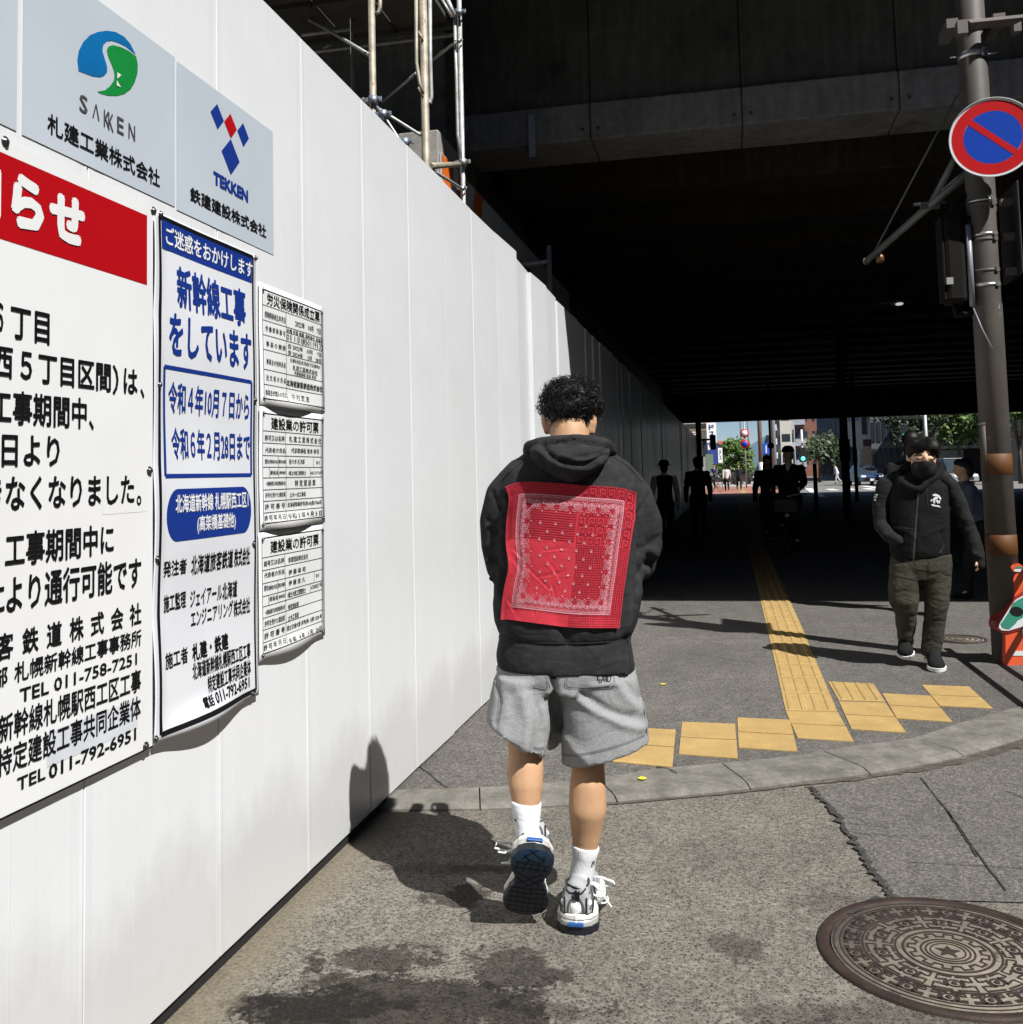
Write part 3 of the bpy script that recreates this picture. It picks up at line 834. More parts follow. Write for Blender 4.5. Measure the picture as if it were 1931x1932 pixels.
R2 = [fz(130, q).z for q in (1520, 1635, 1755, 1866)]+[gz(130, q).z for q in (183, 288, 388, 490)]; c2 = gz(310, 200).y
ci, cj = gz(167, 150).y, gz(245, 100).y
sub = [(ci, R2[3], ci, R2[4]), (cj, R2[2], cj, R2[4]), (gz(558, 50).y, R2[2], gz(558, 50).y, R2[3]), (gz(525, 140).y, R2[3], gz(525, 140).y, R2[4])]
permit('middle of the three white permit papers, with a bold seven character title', 3.037, 3.572, 1.283, 1.699, 3.060, 3.557, 1.306, 1.677, R2, c2, sub,
    [('建設業の許可票', Ff(195, 645, 210, 1392, 1508), .012), ('商号又は名称', Ff(135, 322, 140, 1558, 1612)), ('札 建 工 業 株 式 会 社', Ff(365, 672, 370, 1568, 1628)), ('代表者の氏名', Ff(140, 327, 145, 1678, 1728)), ('代表取締役 坂本 孝司', Ff(383, 652, 390, 1683, 1732)),
     ('監理主任', Ff(138, 174, 140, 1790, 1832), .01), ('技術者の氏名 専任の有無', Ff(178, 330, 180, 1793, 1832), .01), ('佐々木 礼次郎', Ff(360, 512, 365, 1788, 1836)), ('有り', Ff(628, 663, 630, 1806, 1840)),
     ('資格名', Gg(172, 240, 175, 117, 155)), ('資格者証', Gg(250, 305, 252, 122, 148), .01), ('1級土木施工管理技士', Gg(330, 487, 335, 119, 158), .01), ('40674718号', Gg(525, 640, 530, 121, 156), 0), ('一般建設業又は特定建設業の別', Gg(135, 302, 140, 214, 251), .01), ('特 定 建 設 業', Gg(385, 573, 390, 200, 256)),
     ('許可を受けた建設業', Gg(130, 305, 135, 314, 356)), ('土木一式工事業', Gg(342, 485, 345, 311, 351)), ('許 可 番 号', Gg(125, 303, 130, 412, 461)), ('北海道知事許可(特-03)第17464号', Gg(323, 625, 330, 397, 446), .01), ('許 可 年 月 日', Gg(120, 303, 125, 514, 561)), ('令和 3 年 9 月 5 日', Gg(322, 625, 330, 495, 545))],
    ((497, 779), (607.5, 792), (495.5, 990), (609, 977)), 2.2)
R3 = [gz(112, q).z for q in (885, 997, 1112)]+[gz(160, 1212).z]+[gz(112, q).z for q in (1315, 1415, 1520, 1632)]; c3 = gz(305, 1100).y
ci, cj = gz(157, 1250).y, gz(238, 1170).y
sub = [(ci, R3[3], ci, R3[4]), (cj, R3[2], cj, R3[4]), (gz(560, 1040).y, R3[2], gz(560, 1040).y, R3[3]), (gz(527, 1140).y, R3[3], gz(527, 1140).y, R3[4])]
permit('lowest of the three white permit papers, its bottom edge curling off the fence', 3.026, 3.564, .856, 1.277, 3.049, 3.545, .878, 1.258, R3, c3, sub,
    [('建設業の許可票', Gg(178, 595, 190, 735, 845), .012), ('商号又は名称', Gg(118, 297, 125, 913, 963)), ('鉄建建設株式会社', Gg(333, 502, 340, 878, 926)), ('代表者の氏名', Gg(120, 297, 125, 1018, 1064)), ('伊 藤 泰 司', Gg(333, 480, 340, 990, 1036)),
     ('監理主任', Gg(118, 152, 120, 1130, 1175), .01), ('技術者の氏名 専任の有無', Gg(155, 300, 160, 1128, 1170), .01), ('伊 藤 忠 久', Gg(333, 480, 340, 1085, 1131)), ('有り', Gg(573, 603, 575, 1025, 1061)), ('資格名', Gg(162, 235, 165, 1227, 1269)), ('資格者証', Gg(245, 300, 247, 1212, 1242), .01), ('1級土木施工管理技士', Gg(325, 487, 330, 1185, 1236), .01),
     ('6300837号', Gg(533, 630, 537, 1120, 1166), 0), ('一般建設業又は特定建設業の別', Gg(123, 297, 130, 1344, 1386), .01), ('特定建設業', Gg(327, 425, 335, 1293, 1341)), ('許可を受けた建設業', Gg(120, 297, 125, 1440, 1491)), ('土木工事業', Gg(327, 425, 335, 1388, 1436)), ('許 可 番 号', Gg(118, 297, 125, 1545, 1601)),
     ('国土交通大臣 許可(特- 3)第 1220 号', Gg(317, 628, 325, 1480, 1530), .01), ('許 可 年 月 日', Gg(113, 300, 120, 1650, 1701)), ('令 和　4 年　1 月　26日', Gg(323, 625, 330, 1590, 1636))],
    ((495.5, 1018), (608, 1000), (495, 1237), (609, 1191)), 3.3)
# ------------------------------------------------------------------ railway viaduct over the pavement
via = empty('railway_viaduct', (0, 10.6, 0), 'dark concrete railway viaduct crossing over the street and pavement', 'viaduct')
VO = V(via.location)
def vb(name, boxes, m):
    b = MB()
    for x0, x1, y0, y1, z0, z1 in boxes: b.box(((x0+x1)/2-VO.x, (y0+y1)/2-VO.y, (z0+z1)/2-VO.z), (x1-x0, y1-y0, z1-z0), None, .02)
    return b.build(name, m, via)
pf = ATY(1350, 240, 10.9); ZB = pf.z              # underside of the front beam
XL = ATY(872, 275, 10.9).x; XR = 28
jx = [ATY(1113, 200, 10.9).x, ATY(1401, 200, 10.9).x, ATY(1700, 200, 10.9).x]
pw = jx[1]-jx[0]
ZL = ATY(1350, 168, 10.9).z
xs = sorted([XL, jx[0], jx[1], jx[2]]+[jx[2]+pw*k for k in range(1, 9)])
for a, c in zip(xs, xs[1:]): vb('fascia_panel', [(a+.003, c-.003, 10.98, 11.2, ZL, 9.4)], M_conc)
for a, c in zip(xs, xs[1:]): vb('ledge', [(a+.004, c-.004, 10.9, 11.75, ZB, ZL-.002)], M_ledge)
b = MB()
for x in xs[1:]:
    for dx in (-.09, .09):
        for zz in (.12,): b.lathe([(.018, 0), (.018, .012), (.0005, .012)], (x+dx-VO.x, 10.9-VO.y, ZB+zz), 10, 'y')
b.build('bolt_hole', M_dirt, via)
y = 13.1; k = 0
while y < 52:
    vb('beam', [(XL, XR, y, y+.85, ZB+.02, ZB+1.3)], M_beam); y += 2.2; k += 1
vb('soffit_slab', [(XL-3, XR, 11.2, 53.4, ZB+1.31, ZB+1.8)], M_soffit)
vb('deck_overhang', [(-14, XR, 6.70, 10.97, 8.85, 9.25)], M_conc)
vb('deck_top', [(-14, XR, 10.98, 54, 9.42, 9.8)], M_conc)
vb('abutment_and_added_wall', [(-14, XL-.01, 10.3, 11.6, 0, 9.4), (XL-1.2, XL-.25, 11.6, 53, 0, ZB+1.3)], M_block if False else conc('pier_wall_concrete', (.12, .12, .112), .3, .9, .2, dirt=(.04, .04, .04)))  # front pier, plus a long left wall added to keep the underpass dark
vb('added_side_wall', [(20, 21, 11.3, 53, 0, ZB+1.3)], M_conc)  # unseen wall added to close the right side against light
ff = ATY(1560, 789, 53.0)
b = MB(); b.bb(-2.6-VO.x, XR-VO.x, 53-VO.y, 53.5-VO.y, ff.z, 9.4); b.bb(-14-VO.x, -2.35-VO.x, 53.52-VO.y, 53.9-VO.y, 0, 9.4)
for i in range(5): b.bb(-2.6-VO.x, XR-VO.x, 52.9-VO.y-i*.5, 52.98-VO.y-i*.5, ff.z+.05+.12*i, ff.z+.13+.12*i)
b.build('far_fascia', M_beam, via)
b = MB()
p = ATY(1005, 257, 10.88); b.box(p-VO, (.08, .04, .5)); b.box(p-VO+V((0, .1, -.2)), (.06, .2, .06)); b.build('bracket', M_galv, via)
# columns standing between pavement and road
M_dcol = mat('dark_brown_steel', (.03, .026, .023), .55, .2)
for (px, d, r) in ((1597, 25, .1), (1616, 40, .07), (1322, 50, .14)):
    p = AT(px, 900, d); lab = {1597: 'thick dark steel column with collar under the viaduct, left of the masked man', 1616: 'thin dark steel column under the viaduct beside the thick one', 1322: 'dark steel column at the far end of the fence'}[px]
    o = empty('steel_column', (p.x, p.y, .03), lab, 'column')
    b = MB(); b.lathe([(r, 0), (r, ZB+1.2)], n=14); b.build('shaft', M_dcol, o)
    b = MB(); b.lathe([(r*1.8, 0), (r*1.8, .05), (r*1.05, .06)], n=14); b.lathe([(r*1.03, 1.55), (r*1.35, 1.56), (r*1.35, 2.1), (r*1.03, 2.11)], n=14); b.build('collar', M_dcol, o)
# lamp hanging in the dark
p = AT(1693, 574, 18)
o = empty('tunnel_lamp', p, 'small pale lamp on a short arm hanging in the dark under the viaduct', 'lamp')
b = MB(); b.tube([(-.32, 0, .02), (-.1, 0, .05)], .012);  b.build('arm', M_galv, o)
b = MB(); b.ell((0, 0, .02), (.13, .07, .05)); b.build('housing', M_galv, o, True)
b = MB(); b.ell((.03, -.03, 0), (.08, .05, .03)); b.build('lamp_glass', emit('lamp_glow', (1, .95, .85), .35), o, True)

# ------------------------------------------------------------------ concrete girder end behind the fence, with orange chevrons
p = AT(827.4, 243.5, 9.0)
gx, gy, gz_ = p.x, p.y, p.z
gir = empty('height_limit_girder', (gx-.6, gy, 0), 'concrete girder end with orange and white chevron board behind the fence', 'girder')
O = V(gir.location)
b = MB(); b.box(V((gx-.75, gy+.45, gz_/2))-O, (1.5, .9, gz_), None, .015); b.build('concrete_end', M_block, gir)
M_or = mat('orange_reflective', (.62, .12, .012), .5, var=.08); M_wb = mat('white_band', (.45, .46, .47), .6, var=.1, scale=3)
b = MB(); gt = gz_-.22
b.m = 1; b.bb(.005, .025, .02, 7.5, gt-1.2, gt)          # white band seen edge-on along the street
for q in b.b.verts: q.co += V((gx, gy, 0))-O
for k in range(3):
    y0 = .02+k*.62; b.m = 0
    P = [(y0, gt-.01), (y0+.42, gt-.01), (y0+.1, gt-.62), (y0+.42, gt-1.2), (y0, gt-1.2)] if k == 0 else [(y0, gt-.01), (y0+.34, gt-.01), (y0+.02, gt-.62), (y0+.34, gt-1.2), (y0, gt-1.2), (y0-.32, gt-.62)]
    b.face([V((gx+.029, gy+u, z))-O for u, z in P])
b.build('chevron_board', [M_or, M_wb], gir)
b = MB(); put_text(b, 'WEST', lambda u, v, e: V((gx+.03+e, gy+2.0+u*2.6, gt-1.0+v*.72))-O, .04)
b.build('lettering', mat('dull_red_print', (.2, .02, .018), .6), gir)

# ------------------------------------------------------------------ scaffold behind the fence
M_rust = mat('rusty_scaffold_pipe', (.30, .27, .21), .6, .3, .3, 14, .25, 90, wear=((.2, .1, .04), 22, .6))
M_pipe = mat('grey_scaffold_pipe', (.40, .41, .40), .5, .35, .25, 20, .2, 120, wear=((.3, .24, .14), 26, .6))
M_blueclamp = mat('clamp_steel', (.3, .34, .4), .4, .6)
M_deck = mat('steel_plank', (.07, .07, .068), .7, .3, .3, 5)
zm = lambda x, y: (485.5+x*.2117, y*.2117)
sc0 = AT(*zm(1035, 890), 6.6)
scf = empty('scaffold', (sc0.x, sc0.y, 0), 'weathered pipe scaffold with deck rising behind the white fence', 'scaffold')
SO = V(scf.location)
def zp(x, y, d): return AT(*zm(x, y), d)-SO
def post(x, ytop, ybot, d, r, m):
    a = zp(x, ytop, d); b = MB(); b.tube([V((a.x, a.y, -SO.z)), V((a.x, a.y, a.z+1.6))], r, 14); b.build('post', m, scf)
post(853, 500, 0, 8.6, .019, M_pipe)
post(1027, 400, 0, 6.6, .0243, M_rust)
post(1494, 700, 0, 6.0, .0255, M_rust)
post(1822, 900, 0, 8.0, .0200, M_pipe)
def rod(pts, d, r, m, name='brace'):
    b = MB(); ds = d if isinstance(d, (list, tuple)) else [d]*len(pts)
    b.tube([zp(x, y, dd) for (x, y), dd in zip(pts, ds)], r, 9); b.build(name, m, scf)
rod([(1420, -60), (1422, 560), (1450, 740), (1478, 830)], 5.97, .012, M_rust, 'ladder_tube')
rod([(1543, -60), (1546, 500), (1556, 860), (1548, 918), (1520, 900)], 6.0, .012, M_pipe, 'ladder_tube')
rod([(1100, -60), (1098, 60), (1085, 115), (1060, 118)], 6.6, .014, M_rust, 'ladder_tube')
rod([(1762, 105), (1778, 700), (1790, 1200), (1818, 1400)], 7.98, .014, M_pipe, 'ladder_tube')
for y in (300, 800): rod([(1440, y-20), (1480, y+60)], 5.97, .008, M_rust, 'ladder_tube')
rod([(120, -10), (640, 270), (1000, 490)], [9.5, 8.2, 6.7], .014, M_pipe)
rod([(400, 312), (825, 262)], 8.6, .017, M_pipe)
rod([(570, 460), (1000, 130)], [9.4, 8.6], .014, M_pipe)
rod([(1120, 910), (1420, 650)], [9.2, 8.4], .012, M_pipe)
rod([(1570, 530), (1760, 385)], [8.3, 8.0], .014, M_pipe)
rod([(940, 880), (1150, 1010), (1460, 1205)], [6.6, 6.8, 6.6], .011, M_pipe)
rod([(1070, 950), (1150, 1060), (1260, 1230), (1340, 1330)], 6.55, .01, M_blueclamp)
rod([(1545, 1480), (1800, 1465)], [6.3, 7.9], .022, M_rust)
rod([(1540, 1500), (1700, 1600), (1825, 1680)], [6.3, 7.2, 7.9], .012, M_pipe)
rod([(1690, -20), (1760, 140)], 7.9, .02, M_pipe); rod([(1640, -20), (1735, 145)], 7.8, .012, M_pipe)
def clamp(x, y, d, s=.05, m=M_blueclamp):
    c = zp(x, y, d); b = MB(); b.lathe([(s*.62, -s*.5), (s*.62, s*.5)], c, 12)
    b.box(c+V((s*.9, -.01, 0)), (s*.7, s*.25, s*.6), None, .003); b.box(c+V((-s*.9, -.01, 0)), (s*.6, s*.25, s*.6), None, .003)
    b.tube([c+V((s*.9, -.03, 0)), c+V((s*.9, .03, 0))], .006, 8); b.build('clamp', m, scf)
clamp(1037, 892, 6.58, .052); clamp(1835, 1448, 7.97, .055, M_galv); clamp(1800, 110, 7.95, .05); clamp(1125, 1020, 6.55, .05); clamp(1320, 1270, 6.55, .05); clamp(1830, 1680, 7.95, .035, M_galv); clamp(1800, 365, 7.95, .03, M_galv)
d0 = zp(420, 290, 9.4); d1 = zp(1700, 150, 8.6)
zd = d1.z
b = MB()
for i in range(5):
    x = d1.x-.02-i*.52
    b.bb(x-.5, x, d1.y-1.5, d1.y+.25, zd, zd+.045)
    for yy in (-1.2, -.6, .1): b.bb(x-.5, x, d1.y+yy, d1.y+yy+.05, zd-.04, zd-.001)
b.build('deck', M_deck, scf)
b = MB(); b.tube([(d1.x+.05, d1.y-1.52, zd-.03), (d1.x-2.7, d1.y-1.52, zd-.03)], .02, 8); b.tube([(d1.x+.03, d1.y+.3, zd-.03), (d1.x-2.7, d1.y+.3, zd-.03)], .02, 8)
b.build('ledger', M_pipe, scf)
# the second, shaded scaffold frame further along
q = AT(1037, 500, 11.2)
s2 = empty('scaffold', (q.x, q.y, 0), 'single grey scaffold pipe frame in the shade above the fence, near the shadow edge', 'scaffold')
b = MB(); b.lathe([(.03, 0), (.03, AT(1036, 464, 11.2).z)], n=12); b.build('post', M_pipe, s2)
zz = AT(1037, 493, 11.2).z
b = MB(); b.tube([(0, 0, zz), (-.75, .1, zz-.02)], .026, 10); b.build('ledger', M_pipe, s2)
b = MB(); b.tube([(-.5, .05, zz-.04), (-.3, .05, zz-.8)], .02, 10); b.build('brace', M_pipe, s2)

# ------------------------------------------------------------------ brown utility pole with its fittings
pb = G(1903, 1249, .03)
pole = empty('utility_pole', (pb.x, pb.y, .03), 'brown steel pole with two orange bands, clamps and a long side arm at the kerb', 'pole')
def pole_mat():
    t = NT('brown_pole_paint'); n = t.noise(5, 6, .65)
    col = t.ramp(n, [(.3, (.066, .058, .051)), (.7, (.094, .083, .073))])
    col = t.mix(t.ramp(t.noise(10, 8, .72), [(.665, 0.), (.68, 1.)]), col, (.5, .47, .42))
    t.base(col); t.set(.6, spec=.35); t.bump(t.noise(60, 4), .15, .003); return t.mat
M_pole = pole_mat()
def rad(z): return .103-.0008*z
PZ = lambda px, py: AT(px, py, (pb-CAM).dot(FH)).z-.03
b = MB(); b.lathe([(rad(0), 0), (rad(3), 3), (rad(8), 8), (.001, 8.02)], n=36); b.build('shaft', M_pole, pole, True)
M_band = mat('orange_band', (.10, .034, .003), .65, var=.12, scale=12, wear=((.4, .3, .2), 16, .68))
for ya, yb in ((856, 895), (1008, 1046)):
    za, zb = PZ(1885, ya), PZ(1885, yb)
    b = MB(); b.lathe([(rad(zb), zb), (rad(zb)+.003, zb+.002), (rad(za)+.003, za-.002), (rad(za), za)], n=36, cap=False); b.build('band', M_band, pole, True)
M_strap = mat('stainless_strap', (.55, .56, .56), .3, .85)
def strapz(py, h=.016, m=M_strap, lugs=True):
    z = PZ(1860, py); r = rad(z)+.004
    b = MB(); b.lathe([(r-.004, z), (r, z), (r, z+h), (r-.004, z+h)], n=32, cap=False)
    b.box((r*.55, -r*.86, z+h/2), (.03, .02, h*1.5), Matrix.Rotation(.55, 3, 'Z'))
    if lugs: b.tube([(r, -.02, z+h/2), (r+.06, -.03, z+h/2)], .005, 6); b.tube([(-r, -.02, z+h/2), (-r-.06, -.03, z+h/2)], .005, 6)
    b.build('strap', m, pole)
strapz(112, .045); strapz(384, .016, lugs=False); strapz(448, .02, lugs=False); strapz(543, .022, lugs=False)
strapz(458, .02, M_pole, False); strapz(516, .02, M_pole, False); strapz(392, .03, M_pole, False)
PX_ = lambda px, py, dd=0: AT(px, py, (pb-CAM).dot(FH)+dd)-V((pb.x, pb.y, .03))
# top bracket with the horizontal angle
a, c = PX_(1828, 47, -.2), PX_(2080, 22, -.2)
b = MB(); b.tube([a, c], .038, 4, smooth=False); b.box(PX_(1815, 54, -.18), (.07, .08, .1)); b.box(PX_(1918, 50, -.18), (.05, .08, .1))
z = PZ(1850, 62); b.lathe([(rad(z)+.02, z), (rad(z)+.02, z+.06)], n=24); b.box((-.16, 0, z+.03), (.08, .3, .07)); b.box((.16, 0, z+.03), (.08, .3, .07))
b.build('bracket', mat('bracket_brown', (.12, .105, .095), .55, .2), pole)
# side conduit and the small pipe down the left side
b = MB(); b.tube([PX_(1857, 797, -.03), PX_(1863, 910, -.03)], .022, 12); b.tube([PX_(1866, 910, -.03), PX_(1871, 980, -.03), (PX_(1882, 1200, -.03).x, -.06, .02)], .014, 10)
b.build('conduit', M_pole, pole)
b = MB(); b.box(PX_(1858, 800, -.03), (.09, .05, .01)); b.build('conduit_cap', M_pole, pole)
# orange-tipped arm with its stays
M_arm = mat('grey_arm_pipe', (.11, .115, .112), .55, .4, .15, 12)
e0 = PX_(1836, 318, .1); e1 = PX_(1636, 492, 1.3)
b = MB(); b.tube([e0, e0.lerp(e1, .5), e1], [.034, .03, .026], 12); b.tube([e1, e1+(e1-e0).normalized()*.02], .03, 12); b.build('arm', M_arm, pole)
b = MB(); q = e0.lerp(e1, .37); b.tube([q, PX_(1810, 285, .1)], .024, 10); b.box(q, (.14, .05, .05)); b.tube([q+V((-.12, 0, .02)), q+V((.12, 0, .02))], .012); b.build('arm_strut', M_arm, pole)
b = MB(); b.tube([PX_(1806, 181, .05), e0.lerp(e1, .94)], .008, 6); b.tube([PX_(1806, 181, .05), PX_(1822, 160, .05)], .012, 6); b.build('stay_wire', M_arm, pole)
b = MB(); q = e0.lerp(e1, .9)+V((.03, 0, -.05)); b.lathe([(.02, -.04), (.034, -.03), (.034, .02), (.015, .035)], q, 12); b.build('warning_lamp', mat('amber_plastic', (.10, .04, .008), .4), pole, True)
# box behind the pole on the left
bx = empty('signal_cabinet', V((pb.x, pb.y, .03))+PX_(1803, 575, .05), 'dark brown rounded box strapped to the left side of the pole', 'control box')
M_cab = mat('dark_brown_box', (.007, .006, .005), .75, spec=.15)
h = PZ(1800, 405)-PZ(1800, 575)
b = MB(); b.box((-.0, 0, h/2), (.15, .2, h), None, .035); b.build('case', M_cab, bx)
b = MB(); b.box((-.08, 0, h*.5), (.025, .18, h*.94), None, .012); b.build('cover', M_cab, bx)
b = MB(); b.box((-.05, -.113, h*.24), (.045, .004, .05)); b.build('name_plate', mat('pale_plate', (.3, .3, .29), .5), bx)
b = MB(); b.tube([(.07, -.05, h*.9), (.15, -.03, h*.95)], .02); b.tube([(.0, 0, h), (.02, 0, h+.06), (.2, 0, h+.2)], .02); b.tube([(0, 0, 0), (0, 0, -.08), (.1, 0, -.07), (.2, 0, -.02)], .025); b.build('bracket', M_cab, bx)
b = MB(); b.tube([(.1, -.08, h*.85), (.1, -.08, -.03)], .02, 12); b.tube([(.1, -.08, -.03), (.15, -.1, -.2), (.2, -.14, -.35)], .005, 6); b.build('cable_pipe', mat('grey_pvc', (.2, .215, .24), .4), bx)
# slim dark sign seen edge-on on the right, carried on three stubs
sg = empty('back_of_sign', V((pb.x, pb.y, .03))+PX_(1908, 450, .05), 'dark flat sign seen edge-on at the right of the pole, held by three stubs', 'sign')
b = MB(); zt, zb2 = PZ(1900, 358)-PZ(1908, 450), PZ(1900, 528)-PZ(1908, 450)
b.box((.0, .0, (zt+zb2)/2), (.012, .5, zt-zb2), None, .005); b.build('plate', mat('sign_back', (.02, .02, .02), .5), sg)
for py in (388, 452, 517):
    b = MB(); b.box((-.045, -.1, PZ(1900, py)-PZ(1908, 450)), (.08, .05, .05)); b.build('stub', mat('bracket_brown', (.12, .105, .095)), sg)
# no-parking sign
sc_ = AT(1874, 259, (pb-CAM).dot(FH)-.28)
nps = empty('no_parking_sign', sc_, 'round red and blue no parking sign with a red slash on the pole', 'road sign', rz=radians(-8))
Rr = 78/F_*((pb-CAM).dot(FH)-.28)
b = MB(); n = 64
def ring(r0, r1, y, mi):
    b.m = mi
    for k in range(n):
        a0, a1 = 2*pi*k/n, 2*pi*(k+1)/n
        P = [(r0*cos(a0), y, r0*sin(a0)), (r1*cos(a0), y, r1*sin(a0)), (r1*cos(a1), y, r1*sin(a1)), (r0*cos(a1), y, r0*sin(a1))]
        b.face(P if r0 > 1e-6 else P[:1]+P[1:3])
b.m = 0; b.lathe([(Rr*.99, .012), (Rr, .009), (Rr, .002), (Rr*.985, 0)], n=n, axis='y', cap=False)
ring(0, Rr*.985, 0.012, 3); 
b.build('plate', [M_white, M_red, M_blue, M_galv], nps, normals=False)
M_sred = mat('sign_red', (.5, .006, .008), .45, var=.06, scale=9, spec=.3); M_sblue = mat('sign_blue', (.004, .05, .40), .45, var=.05, spec=.3)
b = MB(); ring(0, Rr*.985, -.001, 0); ring(Rr*.665, Rr*.93, -.0022, 1); ring(0, Rr*.66, -.002, 2)
b.m = 1; t = Rr*.075; L = Rr*.67
dx, dz = cos(radians(-42)), sin(radians(-42)); nx, nz = -dz, dx
b.face([(dx*L*s_+nx*t*q_, -.0032, dz*L*s_+nz*t*q_) for s_, q_ in ((-1, -1), (1, -1), (1, 1), (-1, 1))])
b.build('sign_face', [M_white, M_sred, M_sblue], nps, normals=False)
b = MB(); b.box((0, .1, .12), (.3, .02, .03)); b.box((0, .1, -.12), (.3, .02, .03)); b.box((.0, .06, 0), (.04, .1, .3)); b.build('mount', M_galv, nps)

# ------------------------------------------------------------------ orange animal-shaped barrier with its pipe
zo = lambda x, y: (1826.9+x*.1256, 1034.8+y*.1256)
bd_ = (G(1893, 1253, .03)-CAM).dot(FH)
bo_ = AT(*zo(560, 1745), bd_); bo_.z = .03
bar = empty('barrier_stand', bo_, 'orange animal shaped barrier stand with green and white muzzle beside the pole', 'barrier', rz=PSI)
Mi = Matrix.Rotation(-PSI, 3, 'Z')
def zl(x, y, dy=0):
    p = AT(*zo(x, y), bd_+dy); return Mi @ (p-bo_)
M_org = mat('orange_plastic', (.60, .085, .03), .35, var=.06); M_dorg = mat('dark_red_plastic', (.22, .02, .014), .4)
M_bgreen = mat('green_paint', (.03, .2, .135), .4); M_bwhite = mat('white_paint', (.55, .57, .58), .4); M_blk = mat('black_paint', (.01, .01, .01), .3)
def slab(b, pts, y0, y1):
    P = [zl(*p) for p in pts]
    b.prism([(p.x, p.z) for p in P], y1-y0, Matrix(((1, 0, 0, 0), (0, 0, 1, y0), (0, 1, 0, 0), (0, 0, 0, 1))))
b = MB()
slab(b, [(515, 1270), (530, 1245), (720, 1190), (750, 1300), (900, 1310), (1180, 1310), (1180, 1600), (1240, 1735), (900, 1745), (830, 1690), (760, 1745), (530, 1740), (515, 1690)], -.05, .06)
b.build('foot_panel', M_org, bar)
b = MB(); slab(b, [(565, 760), (600, 560), (680, 380), (760, 350), (900, 330), (1200, 380), (1250, 700), (1150, 1000), (900, 700), (830, 440), (790, 640), (680, 720)], -.03, .04); b.build('neck_panel', M_org, bar)
b = MB(); slab(b, [(605, 270), (640, 232), (740, 222), (800, 265), (900, 240), (1000, 330), (760, 350), (650, 345)], -.035, .045); b.build('ear', M_org, bar)
b = MB(); slab(b, [(650, 292), (690, 262), (770, 268), (780, 295)], -.037, -.034); b.build('ear_inside', M_bgreen, bar)
b = MB(); slab(b, [(655, 305), (790, 297), (745, 345), (665, 340)], -.037, -.034); b.build('ear_edge', M_bwhite, bar)
b = MB(); slab(b, [(360, 1150), (370, 1080), (560, 830), (640, 740), (780, 640), (900, 600), (1150, 640), (1250, 800), (1150, 1000), (830, 1120), (780, 1185), (560, 1245), (440, 1245), (385, 1200)], -.06, .05); b.build('head_panel', M_dorg, bar)
b = MB(); slab(b, [(398, 1170), (405, 1110), (590, 830), (650, 755), (830, 655), (1100, 650), (1200, 800), (1050, 1020), (830, 1090), (760, 1150), (540, 1215), (440, 1210)], -.066, -.061); b.build('muzzle', M_bwhite, bar)
b = MB(); slab(b, [(425, 1110), (470, 1050), (560, 910), (600, 810), (680, 755), (830, 680), (1080, 670), (1160, 800), (1000, 940), (830, 970), (680, 1055), (640, 1110), (545, 1190), (450, 1165)], -.069, -.0665); b.build('face_mask', M_bgreen, bar)
b = MB(); c = zl(658, 922); b.prism([(c.x+.045*cos(a)*1.0+.01*sin(a), c.z+.03*sin(a)-.012*cos(a)) for a in [2*pi*k/18 for k in range(18)]], .004, Matrix(((1, 0, 0, 0), (0, 0, 1, -.0735), (0, 1, 0, 0), (0, 0, 0, 1)))); b.build('eye', M_blk, bar)
b = MB(); slab(b, [(610, 1590), (660, 1520), (900, 1520), (1150, 1525), (1150, 1590)], -.054, -.051); b.build('reflective_strip', M_bwhite, bar)
# pipe carried by the stand, running towards the camera along the kerb
pp = empty('barrier_pipe', bo_+V((.32, 0, .55)), 'steel pipe rail carried by the orange barrier stand, at the picture edge', 'pipe')
M_pyel = mat('yellow_pipe_paint', (.6, .42, .03), .4)
b = MB(); b.tube([(0, .15, 0), (.05, -2.6, 0)], .024, 12); b.build('rail', M_galv, pp)
b = MB(); b.tube([(0, .17, .35), (.05, -2.6, .35)], .024, 12); b.build('upper_rail', M_pyel, pp)
# ------------------------------------------------------------------ the street beyond the viaduct
def at_(px, d, z=0.0):
    p = AT(px, 880, d); return V((p.x, p.y, z))
M_brick_pave = mat('red_brick_paving', (.30, .13, .095), .85, var=.2, scale=3)
M_lpave = mat('pale_paving', (.34, .32, .29), .85, var=.15, scale=2)
M_lroad = mat('worn_road', (.17, .165, .15), .85, var=.12, scale=.8)
M_line = mat('road_paint', (.75, .75, .73), .6, var=.1)
def far_sheet(name, px_pts, z, m): sheet(name, [flat(G(*p, .0)) for p in px_pts], z, m)
sheet('red_paving', [(-1.5, 52), (3.3, 52), (3.3, 82), (-6, 82), (-6, 52)], .034, M_brick_pave)
sheet('side_pavement', [(-8, 82), (3.4, 82), (3.4, 260), (-8, 260)], .034, M_lpave)
sheet('far_road', [(3.6, 51), (60, 51), (60, 300), (3.6, 300)], .006, M_lroad)
for (a, c) in (((4.3, 50), (5.2, 70)), ((9, 52), (9.6, 90))):
    d = V((c[0]-a[0], c[1]-a[1], 0)).normalized(); n_ = V((-d.y, d.x, 0))*.22
    sheet('lane_line', [(a[0]+n_.x, a[1]+n_.y), (c[0]+n_.x, c[1]+n_.y), (c[0]-n_.x, c[1]-n_.y), (a[0]-n_.x, a[1]-n_.y)], .011, M_line)
for i in range(6): sheet('crossing_stripe', [(6+i*1.1, 63), (6.5+i*1.1, 63), (6.5+i*1.1, 67), (6+i*1.1, 67)], .012, M_line)
sheet('guide_strip_far', [(.62, 53), (.95, 53), (.95, 82), (.62, 82)], .0385, M_yel)
sheet('far_kerb', [(12, 88), (60, 88), (60, 89), (12, 89)], .16, M_line)
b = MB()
R_ = []
